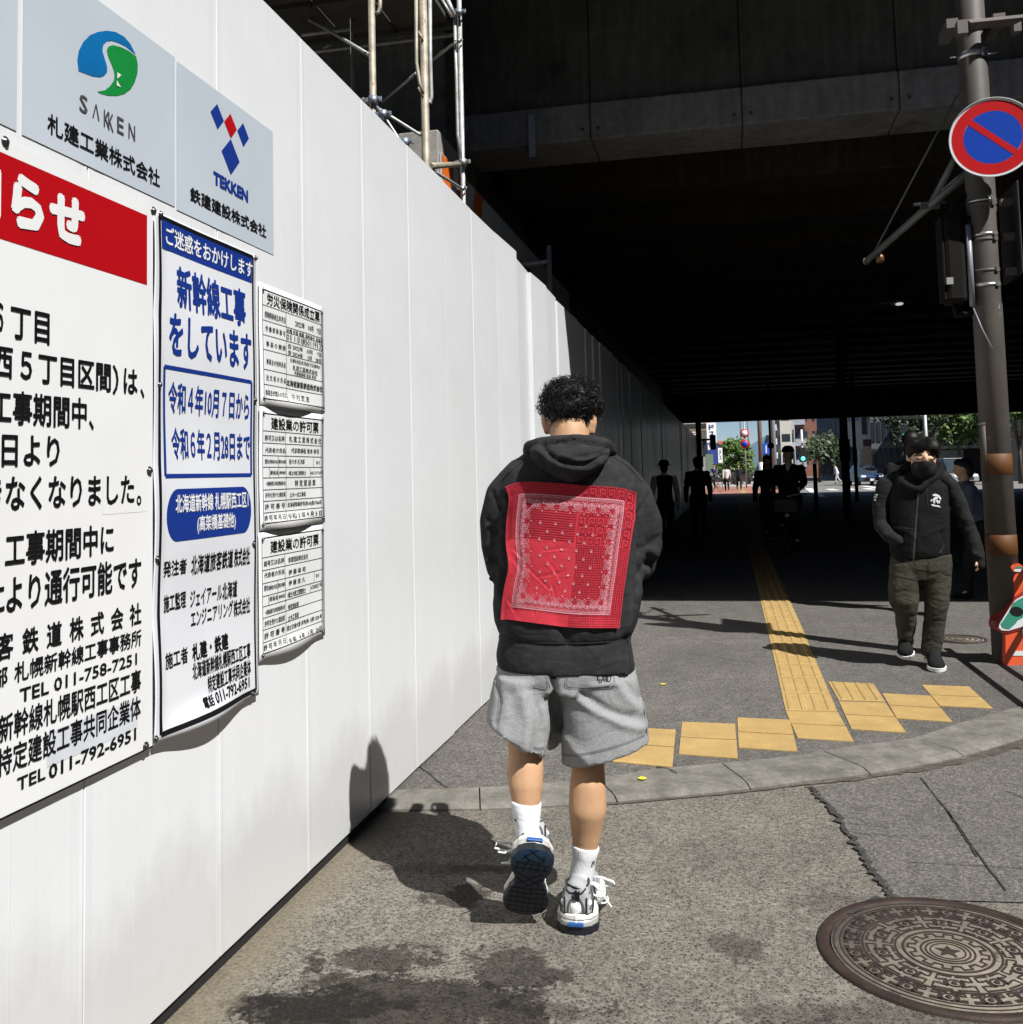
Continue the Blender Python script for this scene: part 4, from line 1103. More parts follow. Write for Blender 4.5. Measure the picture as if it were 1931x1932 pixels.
for k in range(41):
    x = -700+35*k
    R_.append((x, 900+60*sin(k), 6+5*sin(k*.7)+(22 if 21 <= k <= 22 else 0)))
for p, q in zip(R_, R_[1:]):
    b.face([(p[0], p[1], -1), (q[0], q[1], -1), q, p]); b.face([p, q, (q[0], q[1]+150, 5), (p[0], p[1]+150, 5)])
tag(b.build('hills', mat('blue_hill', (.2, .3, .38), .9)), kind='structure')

GL = {}
def glass(name, c, r=.12): return mat(name, c, r, .0, var=.3, scale=.6, spec=.8)
M_glass = glass('window_glass', (.03, .04, .05)); M_glassb = glass('sky_glass', (.16, .24, .33))
def building(name, label, px0, px1, d, depth, h, wall, floors=0, cols=0, win=M_glass, band=False, z0=1.0, wh=.55, ww=.6, sidewin=True):
    a, c = at_(px0, d), at_(px1, d)
    W_ = (c-a).length; mid = (a+c)/2; ang = atan2(-mid.x, mid.y)
    o = empty(name, ((a.x+c.x)/2, (a.y+c.y)/2, 0), label, 'building', rz=ang)
    b = MB(); b.bb(-W_/2, W_/2, 0, depth, 0, h); b.build('wall', wall, o)
    b = MB(); b.bb(-W_/2-.1, W_/2+.1, -.1, depth+.1, h+.002, h+.4); b.build('roof', wall, o)
    if floors:
        fh = (h-z0)/floors
        for f in range(floors):
            za = z0+f*fh+fh*(1-wh)*.6; zb = za+fh*wh
            if band:
                b = MB(); b.bb(-W_/2*ww, W_/2*ww, -.03, .05, za, zb)
                b.build('window', win, o)
            else:
                for k in range(cols):
                    x = -W_/2+W_*(k+.5)/cols; w_ = W_/cols*ww/2
                    b = MB(); b.bb(x-w_, x+w_, -.03, .05, za, zb); b.build('window', win, o)
            if sidewin:
                b = MB()
                for sx in (-W_/2-.02, W_/2+.02): b.bb(sx-.03, sx+.03, 1, depth-1, za, zb)
                b.build('side_window', win, o)
    return o, W_
Mb = lambda n, c, **k: mat(n, c, .75, var=.08, scale=.7, **k)
# left side: shop row with signs
lb, W_ = building('shop_building', 'white shop building with vertical sign boards at the far left of the street', 1292, 1340, 88, 16, 16, Mb('pale_render', (.5, .48, .44)), 4, 3)
def sub(o, name, x0, x1, y0, y1, z0, z1, m):
    b = MB(); b.bb(x0, x1, y0, y1, z0, z1); return b.build(name, m, o)
def zy(py, d): return AT(1330, py, d).z
sub(lb, 'awning', -3.2, W_/2+.6, -2.0, -.1, zy(806, 86), zy(799, 86), mat('dark_awning', (.02, .02, .018), .7))
sub(lb, 'fascia_stripe', -3.2, W_/2+.3, -1.9, -.15, zy(811, 86), zy(807.2, 86), mat('cream_stripe', (.5, .42, .25), .6))
sub(lb, 'shutter', -W_/2+.3, W_/2-.2, -.12, -.02, .1, 2.6, mat('grey_shutter', (.25, .25, .24), .6))
def board(name, label, px0, px1, py0, py1, d, m, thick=.2):
    p = AT((px0+px1)/2, (py0+py1)/2, d); w_ = (px1-px0)/F_*d; h_ = (py1-py0)/F_*d
    o = empty(name, p, label, 'sign', rz=PSI*.6)
    b = MB(); b.bb(-w_/2, w_/2, 0, thick, -h_/2, h_/2, .01); b.build('board', m, o)
    return o, w_, h_
def letter(o, t, x0, x1, z0, z1, m, bold=.03, y=-.01):
    b = MB(); put_text(b, t, lambda u, v, e: V((x0+(x1-x0)*u, y-e*20, z0+(z1-z0)*v)), bold)
    for f in b.b.faces:
        f.normal_update()
        if f.normal.y > 0: f.normal_flip()
    return b.build('lettering', m, o, normals=False)
M_sw = mat('shop_white', (.75, .76, .76), .5); M_sb = mat('shop_blue', (.02, .05, .22), .5); M_tb = mat('letter_blue', (.01, .06, .16), .5); M_red2 = mat('shop_red', (.5, .02, .03), .5)
o, w_, h_ = board('shop_sign', 'tall white vertical sign with dark blue katakana and blue cap', 1334, 1352, 785, 835, 82, M_sw)
sub(o, 'cap', -w_/2, w_/2, -.02, .22, h_/2-.45, h_/2-.01, mat('sign_cap_blue', (.01, .12, .4), .5))
for i, ch in enumerate('ドスカ'): letter(o, ch, -w_*.28, w_*.3, h_/2-1.15-i*.55, h_/2-.72-i*.55, M_tb, .05)
o, w_, h_ = board('shop_sign', 'dark blue board with white letters below the tall white sign', 1336, 1355, 836, 876, 81.5, M_sb)
letter(o, 'IA', -w_*.45, w_*.1, h_/2-.55, h_/2-.12, M_sw, .06)
o, w_, h_ = board('shop_screen', 'grey green panel standing in front of the blue shop board', 1333, 1347, 857, 893, 80, mat('grey_green', (.12, .18, .13), .6))
o, w_, h_ = board('shop_banner', 'narrow white banner with writing beside the blue shop board', 1356, 1364, 845, 873, 83, M_sw)
letter(o, 'ド\nス', -w_*.3, w_*.3, -h_*.3, h_*.35, M_tb, .03)
o, w_, h_ = board('shop_sign', 'rounded red and white sign under the dark awning', 1297, 1318, 815, 825, 84, M_red2)
sub(o, 'white_bar', -w_*.3, w_*.4, -.05, -.01, -.02, .06, M_sw); sub(o, 'white_edge', -w_*.52, w_*.52, -.04, -.005, h_*.36, h_*.52, M_sw)
o, w_, h_ = board('shop_sign', 'small orange red sign beside the street tree', 1356, 1364, 832, 837, 86, mat('orange_sign', (.6, .1, .04), .5))
# signal arm from the column at the fence end
M_sig = mat('signal_black', (.012, .012, .012), .5)
p = AT(1322, 830, 50)
o = empty('traffic_signal', p, 'black signal head on an arm from the column at the fence end', 'traffic light')
b = MB(); q = AT(1342, 829, 50)-p; b.tube([(0, 0, 0), q], .05); b.build('arm', M_sig, o)
b = MB(); b.box(q+V((.1, 0, -.15)), (.3, .3, .75), None, .05); b.box(q+V((.1, -.25, .0)), (.22, .2, .22)); b.build('head', M_sig, o)

# towers on the right
M_cream = Mb('cream_concrete', (.62, .58, .5)); M_dk = Mb('dark_facade', (.05, .05, .05)); M_bal = Mb('pale_balcony', (.34, .36, .4))
building('white_office', 'white far office building left of the cream tower', 1459, 1471, 230, 14, 27, Mb('white_wall', (.66, .68, .7)), 8, 2)
building('dark_office', 'narrow dark building just left of the cream tower', 1470, 1478, 190, 12, 45, M_dk, 12, 1)
o, W_ = building('apartment_tower', 'cream apartment tower with dark balcony bands', 1476, 1497, 140, 14, 46, M_cream, 15, 1, band=True, ww=.72, wh=.36)
building('stair_tower', 'blue grey stair tower between the cream tower and the brick tower', 1497, 1503, 141, 12, 46, M_bal, 14, 1, ww=.4)
M_brick = mat('red_brick_wall', (.2, .085, .06), .8, var=.15, scale=2)
o, W_ = building('brick_tower', 'red brick apartment tower with pale balconies', 1503, 1546, 150, 16, 40, M_brick, 12, 3, ww=.35)
for f in range(12):
    z = 1.5+f*3.2
    b = MB(); b.bb(-W_/2-.9, -W_/2+W_*.48, -1.3, -.03, z, z+1.05); b.build('balcony', M_bal, o)
    b = MB(); b.bb(-W_/2-.6, -W_/2+W_*.45, -.06, -.031, z+1.1, z+2.7); b.build('balcony_window', M_glass, o)
o, W_ = building('glass_office', 'grey office building with tall vertical glass strips', 1546, 1573, 120, 14, 30, Mb('grey_cladding', (.32, .34, .37)))
for k in range(7):
    b = MB(); x = -W_/2+W_*(k+.5)/7; b.bb(x-W_/7*.33, x+W_/7*.33, -.05, .02, 6, 29); b.build('window', M_glassb, o)
sub(o, 'base_band', -W_/2-.1, W_/2+.1, -.2, -.03, 5, 5.9, Mb('grey_band', (.25, .26, .28)))
for k in range(4): sub(o, 'shop_window', -W_/2+W_*(k+.1)/4, -W_/2+W_*(k+.9)/4, -.08, .02, .5, 4.2, M_glass)
building('grey_office', 'dark grey office building with square bright windows', 1573, 1600, 112, 14, 30, Mb('dark_grey_wall', (.13, .13, .135)), 9, 3, M_glassb, ww=.42, wh=.5)
o, W_ = building('pale_building', 'pale grey building with a wide window beside the dark column', 1600, 1650, 100, 14, 24, Mb('pale_grey_wall', (.42, .43, .43)), 0)
for (x0, x1, za, zb, m_) in ((.12, .5, 6.0, 7.6, M_glassb), (.6, .78, 4.6, 7.6, Mb('dark_sign_wall', (.03, .03, .03))), (.1, .26, .6, 3.4, M_glass), (.3, .5, .8, 3.0, mat('notice_white', (.5, .52, .5), .6)), (.62, .95, 3.4, 4.1, mat('maroon_sign', (.06, .015, .02), .6)), (.55, .95, .4, 3.2, Mb('beige_wall', (.3, .27, .2)))):
    sub(o, 'window' if m_ in (M_glassb, M_glass) else 'wall_panel', -W_/2+W_*x0, -W_/2+W_*x1, -.09, .02, za, zb, m_)
o, W_ = building('grille_building', 'dark office building with a fine grid of windows behind the signal', 1650, 1740, 96, 14, 26, Mb('slate_wall', (.12, .125, .13)))
for f in range(7):
    for k in range(9):
        sub(o, 'window', -W_/2+W_*(k+.15)/9, -W_/2+W_*(k+.8)/9, -.08, .02, 1.2+f*2.6, 3.1+f*2.6, M_glass)
o, W_ = building('dark_shop', 'dark shop building with white round lettering behind the street tree', 1740, 1860, 84, 12, 8, Mb('charcoal_wall', (.035, .038, .045)))
sub(o, 'awning', -W_/2, W_/2, -1.2, -.03, 2.7, 2.95, Mb('pale_awning', (.4, .38, .33)))
sub(o, 'shop_window', -W_*.2, W_*.15, -.1, .02, .4, 2.6, mat('lit_shop', (.35, .38, .38), .4)); sub(o, 'poster_panel', -W_*.42, -W_*.3, -.1, .02, .4, 2.5, mat('orange_poster', (.3, .17, .03), .6))
letter(o, '8', -W_*.09, -W_*.03, 3.1, 4.2, M_sw, .05, -.06); letter(o, 'GO', W_*.12, W_*.24, 3.3, 4.6, M_sw, .06, -.06)
o, W_ = building('dark_shop', 'plain dark wall building right of the brown pole', 1862, 2050, 74, 12, 8, Mb('blue_black_wall', (.022, .026, .03)))
sub(o, 'door_frame', -W_*.13, W_*.3, -.1, .02, .1, 1.7, Mb('black_frame', (.008, .008, .008))); sub(o, 'door_glass', -W_*.1, W_*.28, -.14, -.102, .25, 1.55, M_glass)

# street trees
M_leaf = mat('leaf_green', (.07, .125, .022), .6, var=.45, scale=1.5); M_leafd = mat('leaf_dark', (.03, .05, .018), .6, var=.4, scale=1.5)
M_bark = mat('bark', (.07, .055, .04), .9, var=.3, scale=8)
def tree(label, p, h, cr, ch, seed, leafm, n=1400, ls=.26, group='street trees beyond the viaduct'):
    o = empty('street_tree', p, label, 'tree', group); rnd = random.Random(seed)
    b = MB(); b.tube([(0, 0, 0), (.06, .02, h*.3), (.0, .05, h*.6)], [.16, .12, .07], 8)
    blobs = []
    for k in range(9):
        a = rnd.uniform(0, 2*pi); r = cr*rnd.uniform(.15, .75); z = h-ch/2+rnd.uniform(-.45, .4)*ch
        c = V((r*cos(a), r*sin(a), z)); blobs.append((c, cr*rnd.uniform(.3, .55)))
        b.tube([(0, .03, h*.32+.25*h*rnd.random()), c*.6+V((0, 0, z*.3)), c], [.06, .035, .012], 5)
    b.build('trunk', M_bark, o)
    b = MB()
    for k in range(n):
        c, r = rnd.choice(blobs)
        q = V((rnd.gauss(0, 1), rnd.gauss(0, 1), rnd.gauss(0, .8))); q = q.normalized()*r*rnd.uniform(.5, 1.15)
        u = V((rnd.gauss(0, 1), rnd.gauss(0, 1), rnd.gauss(0, 1))).normalized(); w_ = u.orthogonal().normalized(); s = ls*rnd.uniform(.5, 1.2)
        t = c+q
        b.face([t-u*s, t+w_*s*.55, t+u*s, t-w_*s*.55])
    b.build('crown', leafm, o, normals=False)
tree('bright green street tree left of the round road signs', at_(1388, 88), 3.9, 1.5, 2.7, 1, M_leaf)
tree('low light green shrub-like tree behind the walkers', at_(1366, 96), 3.0, 1.5, 2.4, 2, M_leaf, 900)
tree('dark tree against the shop wall at far left', at_(1362, 110), 4.6, 1.3, 2.4, 9, M_leafd, 900)
tree('small dark tree in front of the brick tower', at_(1546, 92), 4.2, 2.3, 2.2, 3, M_leafd, 1100)
tree('big tree with dark crown behind the masked man', at_(1752, 72), 7.4, 3.6, 5.2, 4, M_leafd, 2200, .24)
tree('leafy tree with sunlit leaves left of the brown pole', at_(1812, 68), 6.6, 2.6, 4.2, 5, M_leaf, 2200, .2)
tree('leafy tree with sunlit leaves right of the brown pole', at_(1925, 66), 6.4, 2.6, 3.2, 6, M_leaf, 2200, .18)

# poles, signals and road signs of the crossing
M_wpole = mat('white_pole', (.5, .51, .5), .5, .2); M_brp = mat('brown_far_pole', (.14, .09, .065), .6); M_gp = mat('grey_pole', (.3, .31, .32), .5, .3)
M_sgreen = emit('signal_green', (.08, .9, .6), 1.6)
def fpole(label, px, d, h, r, m, name='street_pole', lean=0.0):
    o = empty(name, at_(px, d), label, 'pole')
    b = MB(); b.tube([(0, 0, 0), (lean, 0, h)], [r*1.15, r], 10); b.build('shaft', m, o); return o
o = fpole('brown street pole with white foot on a concrete block', 1437, 72, 9, .15, M_brp)
b = MB(); b.lathe([(.19, .3), (.19, 1.9)], n=12); b.build('white_sleeve', M_wpole, o); b = MB(); b.bb(-.45, .45, -.4, .4, 0, .45, .03); b.build('footing', M_block, o)
o = fpole('thin grey pole carrying two round road signs, left of the brown pole', 1408, 74, 5.2, .05, M_gp)
for z, m_ in ((4.1, M_sw), (3.3, M_sblue)):
    b = MB(); b.lathe([(.001, .02), (.33, .02), (.33, .0), (.001, 0)], (0, -.08, z), 20, 'y'); b.build('sign_ring', M_sred, o)
    b = MB(); b.lathe([(.001, .05), (.22, .05), (.22, .03), (.001, .03)], (0, -.08, z), 20, 'y'); b.build('sign_disc', m_, o)
fpole('tall grey pole rising to the viaduct, right of the brown pole', 1468-6, 66, 11, .16, M_gp)
o = fpole('slim dark street lamp post against the sky', 1401, 95, 12, .07, M_gp)
b = MB(); b.tube([(0, 0, 8.2), (-.05, 0, 8.4), (-1.0, 0, 8.4)], .05); b.build('lamp_arm', M_gp, o)
fpole('thin pole against the sky beside the street lamp', 1415, 100, 12, .06, M_gp)
o = fpole('black pole with a round sign seen from behind', 1456, 42, 6, .045, M_sig)
b = MB(); zz = AT(1458, 841, 42).z; b.lathe([(.001, .02), (.14, .02), (.14, 0), (.001, 0)], (.02, -.05, zz), 20, 'y'); b.build('round_sign', M_sig, o)
o, w_, h_ = board('road_sign', 'blue direction sign with white marks far down the street', 1440, 1453, 836, 857, 100, mat('road_sign_blue', (.01, .07, .4), .5))
sub(o, 'mark', -.05, .05, -.02, 0, -h_*.4, h_*.3, M_sw)
o, w_, h_ = board('shop_sign', 'small yellow green sign board low on the far street', 1459, 1466, 853, 862, 105, mat('yellow_green', (.3, .32, .05), .5))
def signal(label, px, py, d, h, m=M_wpole, arm=0.0):
    o = empty('traffic_signal', at_(px, d), label, 'traffic light'); zz = AT(px, py, d).z
    b = MB(); b.tube([(0, 0, 0), (0, 0, h)], .075, 10); b.build('pole', m, o)
    b = MB(); b.bb(-.22+arm, .22+arm, -.3, -.1, zz-.3, zz+.65, .04); b.build('head', M_sig, o)
    b = MB(); b.lathe([(.001, .02), (.13, .02), (.13, 0)], (arm, -.31, zz-.08), 16, 'y'); b.build('green_lamp', M_sgreen, o)
    b = MB(); b.box((arm*.5, -.1, zz+1.0), (.5+abs(arm), .12, .14)); b.build('bracket', m, o)
signal('white signal pole with a lit green light left of the small dark tree', 1516, 863, 64, 3.9)
signal('white signal pole with a lit green light beside the masked man head', 1752-4, 818, 62, 5.2, M_sig, -1.2)
fpole('white slanting pole left of the masked man head', 1754-3, 60, 5.4, .09, M_wpole)
fpole('dark bollard post between pavement and road under the viaduct', 1538, 30, 1.55, .06, M_sig, 'bollard')

# vehicles
def car(label, p, rz, body, L=4.4, W_=1.72, H=1.5, van=False):
    o = empty('car', p, label, 'car', rz=rz)      # local -y is the front
    b = MB(); hw = W_/2
    prof = [(-L/2, .35), (-L/2, .62), (-L/2+.15, .78), (-L/2+1.0, .92), (-L/2+1.05, .93), (L/2-.4, .95), (L/2, .85), (L/2, .35)]
    R = [[V((x*(.96 if z > .8 else 1), y, z)) for y, z in prof] for x in (-hw, -hw*.97, hw*.97, hw)]
    b.rings(R, True, True, False)
    b.build('body', body, o)
    b = MB(); y0, y1, y2, y3 = (-L/2+.95, -L/2+1.6, L/2-1.0, L/2-.35) if not van else (-L/2+.7, -L/2+1.35, L/2-.35, L/2-.1)
    c0 = [(-hw*.92, y0, .92), (hw*.92, y0, .92), (hw*.92, y3, .94), (-hw*.92, y3, .94)]; c1 = [(-hw*.74, y1, H-.05), (hw*.74, y1, H-.05), (hw*.74, y2, H-.03), (-hw*.74, y2, H-.03)]
    b.rings([[V(q) for q in c0], [V(q) for q in c1]], True, True, False); b.build('windows', M_glass, o)
    b = MB(); b.bb(-hw*.75, hw*.75, y1-.05, y2+.05, H-.045, H, .02); b.build('roof', body, o)
    for sx in (-1, 1):
        b = MB(); b.box((sx*hw*.72, -L/2-.0, .68), (.36, .06, .16), None, .02); b.build('headlight', mat('headlamp', (.7, .72, .75), .2), o)
        b = MB(); b.box((sx*(hw+.1), -L/2+1.35, 1.0), (.18, .1, .13), None, .03); b.build('mirror', body, o)
        for yy in (-L/2+.8, L/2-.8):
            b = MB(); b.lathe([(.2, -.1), (.32, -.09), (.32, .09), (.2, .1)], n=20, axis='y', M=Matrix.Rotation(pi/2, 4, 'Z'), c=(sx*(hw-.06), yy, .32)); b.build('wheel', M_blk, o)
    b = MB(); b.box((0, -L/2-.01, .5), (W_*.6, .04, .18)); b.build('grille', M_blk, o)
    b = MB(); b.box((0, -L/2-.035, .43), (.34, .02, .16)); b.build('number_plate', M_sw, o)
    return o
M_cb = mat('car_blue', (.03, .06, .13), .25, .3); M_cs = mat('car_silver', (.35, .36, .37), .25, .5); M_ck = mat('car_black', (.015, .015, .016), .2, .2)
car('dark blue car facing the viewer, left of the masked man', at_(1632, 74), radians(6), M_cb)
car('silver minivan facing the viewer behind the masked man', at_(1783, 64), radians(20), M_cs, 4.6, 1.75, 1.8, True)
car('black car parked beside the white pole foot far down the pavement', at_(1411, 92), radians(30), M_ck)
# unseen blocks added behind and beside the viewer to darken the shade
def block(label, x0, x1, y0, y1, h, wall, face):
    o = empty('building', ((x0+x1)/2, (y0+y1)/2, 0), label, 'building'); hx, hy = (x1-x0)/2, (y1-y0)/2
    b = MB(); b.bb(-hx, hx, -hy, hy, 0, h); b.build('wall', wall, o)
    for f in range(int(h/3.4)):
        b = MB(); z = 1.2+f*3.4
        if face == 'x': b.bb(-hx-.05, -hx+.05, -hy+1, hy-1, z, z+1.7)
        else: b.bb(-hx+1, hx-1, hy-.05, hy+.05, z, z+1.7)
        b.build('window', M_glass, o)
block('brown block added to the right, outside the picture, to darken the shade', 16.5, 34, -14, 8.5, 20, Mb('brown_tile', (.16, .13, .11)), 'x')
block('grey block added behind the viewer, outside the picture, to darken the shade', -40, 11, -30, -13, 21, Mb('grey_tile', (.17, .17, .17)), 'y')
# ------------------------------------------------------------------ people
class Fig:
    """a person: frame at the feet, x to the right of the view, y away from the viewer, z up"""
    def __init__(s, name, org, label, cat, group=None):
        r = org-CAM; s.rz = atan2(-r.x, r.y)
        s.o = empty(name, org, label, cat, group, s.rz)
        s.M = Matrix.Translation(org) @ Matrix.Rotation(s.rz, 4, 'Z'); s.Mi = s.M.inverted()
        s.C = s.Mi @ CAM; s.R = s.Mi.to_3x3()
    def at(s, px, py, dy=0.0):
        r = s.R @ ray(px, py); return s.C + r*((dy-s.C.y)/r.y)
    def cast(s, bvh, px, py, off=0.0):
        r = (s.R @ ray(px, py)).normalized(); h = bvh.ray_cast(s.C, r)
        if h[0] is None: return None
        n = h[1] if h[1].dot(r) < 0 else -h[1]
        return h[0] + n*off
    def ribbon(s, b, bvh, pts, w, off=.0015, n=24, px=None):
        P = crom([(x, y) for x, y in pts], max(2, n//max(1, len(pts)-1))); Q = []
        for p in P:
            q = s.cast(bvh, p.x, p.y, off)
            if q is not None: Q.append(q)
        for i in range(len(Q)-1):
            a, c = Q[i], Q[i+1]
            if (c-a).length > .06: continue
            t = (c-a).normalized(); vw = (s.C-a).normalized(); nn = t.cross(vw).normalized()*w/2
            b.face([a+nn, c+nn, c-nn, a-nn])
    def decal(s, b, bvh, pts, off=.002, rings=3):
        cx = sum(p[0] for p in pts)/len(pts); cy = sum(p[1] for p in pts)/len(pts); prev = None
        for k in range(1, rings+1):
            t = k/rings; cur = [s.cast(bvh, cx+(x-cx)*t, cy+(y-cy)*t, off) for x, y in pts]
            if prev is None:
                c = s.cast(bvh, cx, cy, off)
                for i in range(len(pts)):
                    f = [c, cur[i], cur[(i+1) % len(pts)]]
                    if None not in f: b.face(f)
            else:
                for i in range(len(pts)):
                    j = (i+1) % len(pts); f = [prev[i], cur[i], cur[j], prev[j]]
                    if None not in f: b.face(f)
            prev = cur
def bvh_of(me): return BVHTree.FromPolygons([v.co for v in me.vertices], [p.vertices for p in me.polygons])
def sellipse(c, xa, b, n=28, e=2.4, back=1.0):
    """ring: c centre, xa half-vector across, b half depth"""
    R = []
    for k in range(n):
        a = 2*pi*k/n; ca, sa = cos(a), sin(a)
        u = math.copysign(abs(ca)**(2/e), ca); v = math.copysign(abs(sa)**(2/e), sa)
        R.append(c + xa*u + V((0, b*(back if v < 0 else 1)*v, 0)))
    return R
def wrinkle(me, folds, noise_amp=.0, nscale=6., stretch=(1, 1, 1), side=None):
    """folds: (polyline in local x,z ; width ; depth) pushed along the normal on the side facing the viewer"""
    segs = [([(V((p.x, p.z)), V((q.x, q.z))) for p, q in zip(P, P[1:])], w, d) for P, w, d in folds]
    nn = [v.normal.copy() for v in me.vertices]
    for v, n in zip(me.vertices, nn):
        d = 0.0
        if n.y < .25:
            p2 = V((v.co.x, v.co.z))
            for S, w, dep in segs:
                m_ = 9
                for a, c in S:
                    ab = c-a; t = max(0, min(1, (p2-a).dot(ab)/max(1e-9, ab.length_squared))); m_ = min(m_, (p2-a-ab*t).length)
                if m_ < 3*w: d += dep*math.exp(-(m_/w)**2)
        if noise_amp:
            q = V((v.co.x*stretch[0], v.co.y*stretch[1], v.co.z*stretch[2]))*nscale
            d += noise_amp*(noise.noise(q)+.5*noise.noise(q*2.1))
        v.co += n*d
    me.update()
def cloth(name, c, weave=900, var=.15, fade=None, rough=.9, bump=.25, heather=None, crease=.45):
    t = NT(name)
    n1 = t.noise(5, 6, .6); n2 = t.noise(weave, 2, .5); n3 = t.noise(38, 6, .7)
    col = t.ramp(n1, [(.3, tuple(x*(1-var) for x in c)), (.7, tuple(x*(1+var) for x in c))])
    if fade: col = t.mix(t.ramp(n3, [(.45, 0.), (.75, .6)]), col, fade)
    if heather: col = t.mix(t.ramp(t.noise(140, 4, .7, t.scl((1, 1, .45))), [(.35, 0.), (.7, .75)]), col, heather)
    t.base(col); t.set(rough, spec=.12)
    pb_ = t.bump(t.noise(7, 4, .55, t.scl((1, 1, 2.2)), 1.6), .55*crease, .02)
    t.bump(t.math('ADD', n2, t.math('MULTIPLY', n3, .6)), bump, .0012, pb_); return t.mat
def skin(name, c):
    t = NT(name); n = t.noise(9, 5, .6)
    col = t.ramp(n, [(.3, tuple(x*.88 for x in c)), (.7, tuple(min(1, x*1.08) for x in c))])
    t.base(t.mix(t.ramp(t.noise(34, 5, .7), [(.5, 0.), (.75, .35)]), col, tuple(x*.72 for x in c))); t.set(.55, spec=.3); t.bump(t.noise(260, 4), .15, .001); return t.mat
M_skin = skin('skin', (.44, .26, .148)); M_skin2 = skin('skin_pale', (.55, .34, .22))
def hair_mat(name):
    t = NT(name); t.base((.006, .0055, .0055)); t.set(.55, spec=.25); return t.mat
M_hair = hair_mat('black_hair')
M_hood = cloth('washed_black_fleece', (.021, .021, .0225), 700, .25, (.042, .042, .045))
M_thr = mat('black_thread', (.006, .006, .007), .9)

# ======== the man in front, walking away along the fence
mo = G(1066, 1752)
F = Fig('person', mo, 'man seen from behind in black hoodie with red bandana patch and grey shorts walking', 'person')
T = lambda x, y: (862.3+x*.3472, 670.7+y*.3472)
def ft(x, y, dy=0.): return F.at(*T(x, y), dy)
S_ = lambda x, y: (894.3+x*.29756, 1245.6+y*.29756)
def fs(x, y, dy=0.): return F.at(*S_(x, y), dy)
H_ = lambda x, y: (990.1+x*.10913, 696.3+y*.10913)
def fh(x, y, dy=0.): return F.at(*H_(x, y), dy)
DC = .11
def ring_px(tr, xl, xr, y, dy, b, n=32, e=2.5, back=1.0, yr=None):
    a, c = F.at(*tr(xl, y), dy), F.at(*tr(xr, y if yr is None else yr), dy)
    return sellipse((a+c)/2, (c-a)/2, b, n, e, back)
# --- body: one skin
b = MB()
b.ell(fh(785, 630, .15), (.077, .096, .08)); b.ell(fh(785, 860, .17), (.064, .085, .075))
b.chain([(fh(785, 1500, .09), .075), (fh(785, 1150, .10), .0665), (fh(785, 820, .13), .064)])
for sx, ex in ((-1, 352), (1, 1200)):
    c0 = fh(ex, 935, .13); b.ell(c0, (.011, .02, .033), Matrix.Rotation(sx*.12, 3, 'Y') @ Matrix.Rotation(sx*-.35, 3, 'Z')); b.ell(c0+V((-sx*.004, -.004, -.03)), (.01, .013, .013))
b.rings([ring_px(T, 380, 840, 560, DC, .09), ring_px(T, 300, 930, 900, DC, .11), ring_px(T, 330, 900, 1400, DC, .1), ring_px(T, 320, 900, 1700, DC, .11)])
for (sx, pts) in ((-1, ((345, 690, .12, .035), (222, 900, .13, .032), (245, 1130, .155, .03), (430, 1130, .33, .035), (520, 1080, .36, .03))), (1, ((880, 690, .12, .035), (1020, 900, .13, .032), (1000, 1120, .155, .03), (820, 1110, .33, .035), (740, 1060, .36, .03)))):
    b.chain([(ft(x, y, d), r) for x, y, d, r in pts])
    h0 = ft(pts[-1][0], pts[-1][1], .38)
    b.ell(h0, (.03, .045, .018))
    for k in range(4): b.chain([(h0+V((-sx*.01+(k-1.5)*.016, .04, .0)), .009), (h0+V((-sx*.02+(k-1.5)*.015, .075-.004*abs(k-1), .012)), .008), (h0+V((-sx*.025+(k-1.5)*.013, .07, .035)), .007)])
    b.chain([(h0+V((sx*.0, .01, .01)), .011), (h0+V((-sx*.045, .03, .025)), .0095), (h0+V((-sx*.05, .055, .04)), .008)])
b.chain([(fs(320, 100, .1), .07), (fs(328, 480, .08), .062), (fs(330, 590, .055), .0575), (fs(326, 690, .03), .0625), (fs(331, 790, .012), .0575), (fs(333, 880, .0), .0485), (fs(338, 935, -.012), .037), (fs(350, 1180, -.04), .029)])
b.chain([(fs(790, 100, .1), .07), (fs(732, 500, .085), .064), (fs(728, 660, .07), .0535), (fs(724, 800, .05), .061), (fs(722, 940, .045), .0635), (fs(715, 1060, .055), .0525), (fs(710, 1165, .06), .0435), (fs(704, 1240, .063), .033), (fs(675, 1500, .06), .03)])
me = organic(b, .0075, 7); link('body', me, M_skin, F.o)
BV = bvh_of(me)
# --- hoodie
b = MB()
rows = [(520, 380, 850, .10), (560, 335, 892, .115), (620, 270, 958, .13), (720, 232, 1005, .145), (850, 226, 1008, .152), (1000, 216, 1014, .155), (1200, 206, 1010, .16), (1350, 196, 1000, .165), (1440, 205, 985, .168), (1505, 226, 955, .163), (1535, 232, 944, .158), (1560, 226, 950, .160), (1622, 216, 962, .164), (1688, 222, 970, .164)]
b.rings([ring_px(T, xl, xr, y, DC+.01, d, 36, 2.6, 1.0, y+(14 if y > 1600 else 0)) for y, xl, xr, d in rows])
for pts in (((345, 640, .115, .052), (252, 760, .12, .058), (214, 900, .125, .056), (212, 1040, .13, .052), (238, 1150, .15, .050), (360, 1190, .29, .044), (480, 1120, .36, .036)), ((878, 640, .115, .052), (975, 760, .12, .058), (1028, 900, .125, .055), (1032, 1030, .13, .051), (1000, 1140, .15, .049), (880, 1180, .29, .044), (760, 1110, .36, .036))):
    b.chain([(ft(x, y, d), r) for x, y, d, r in pts])
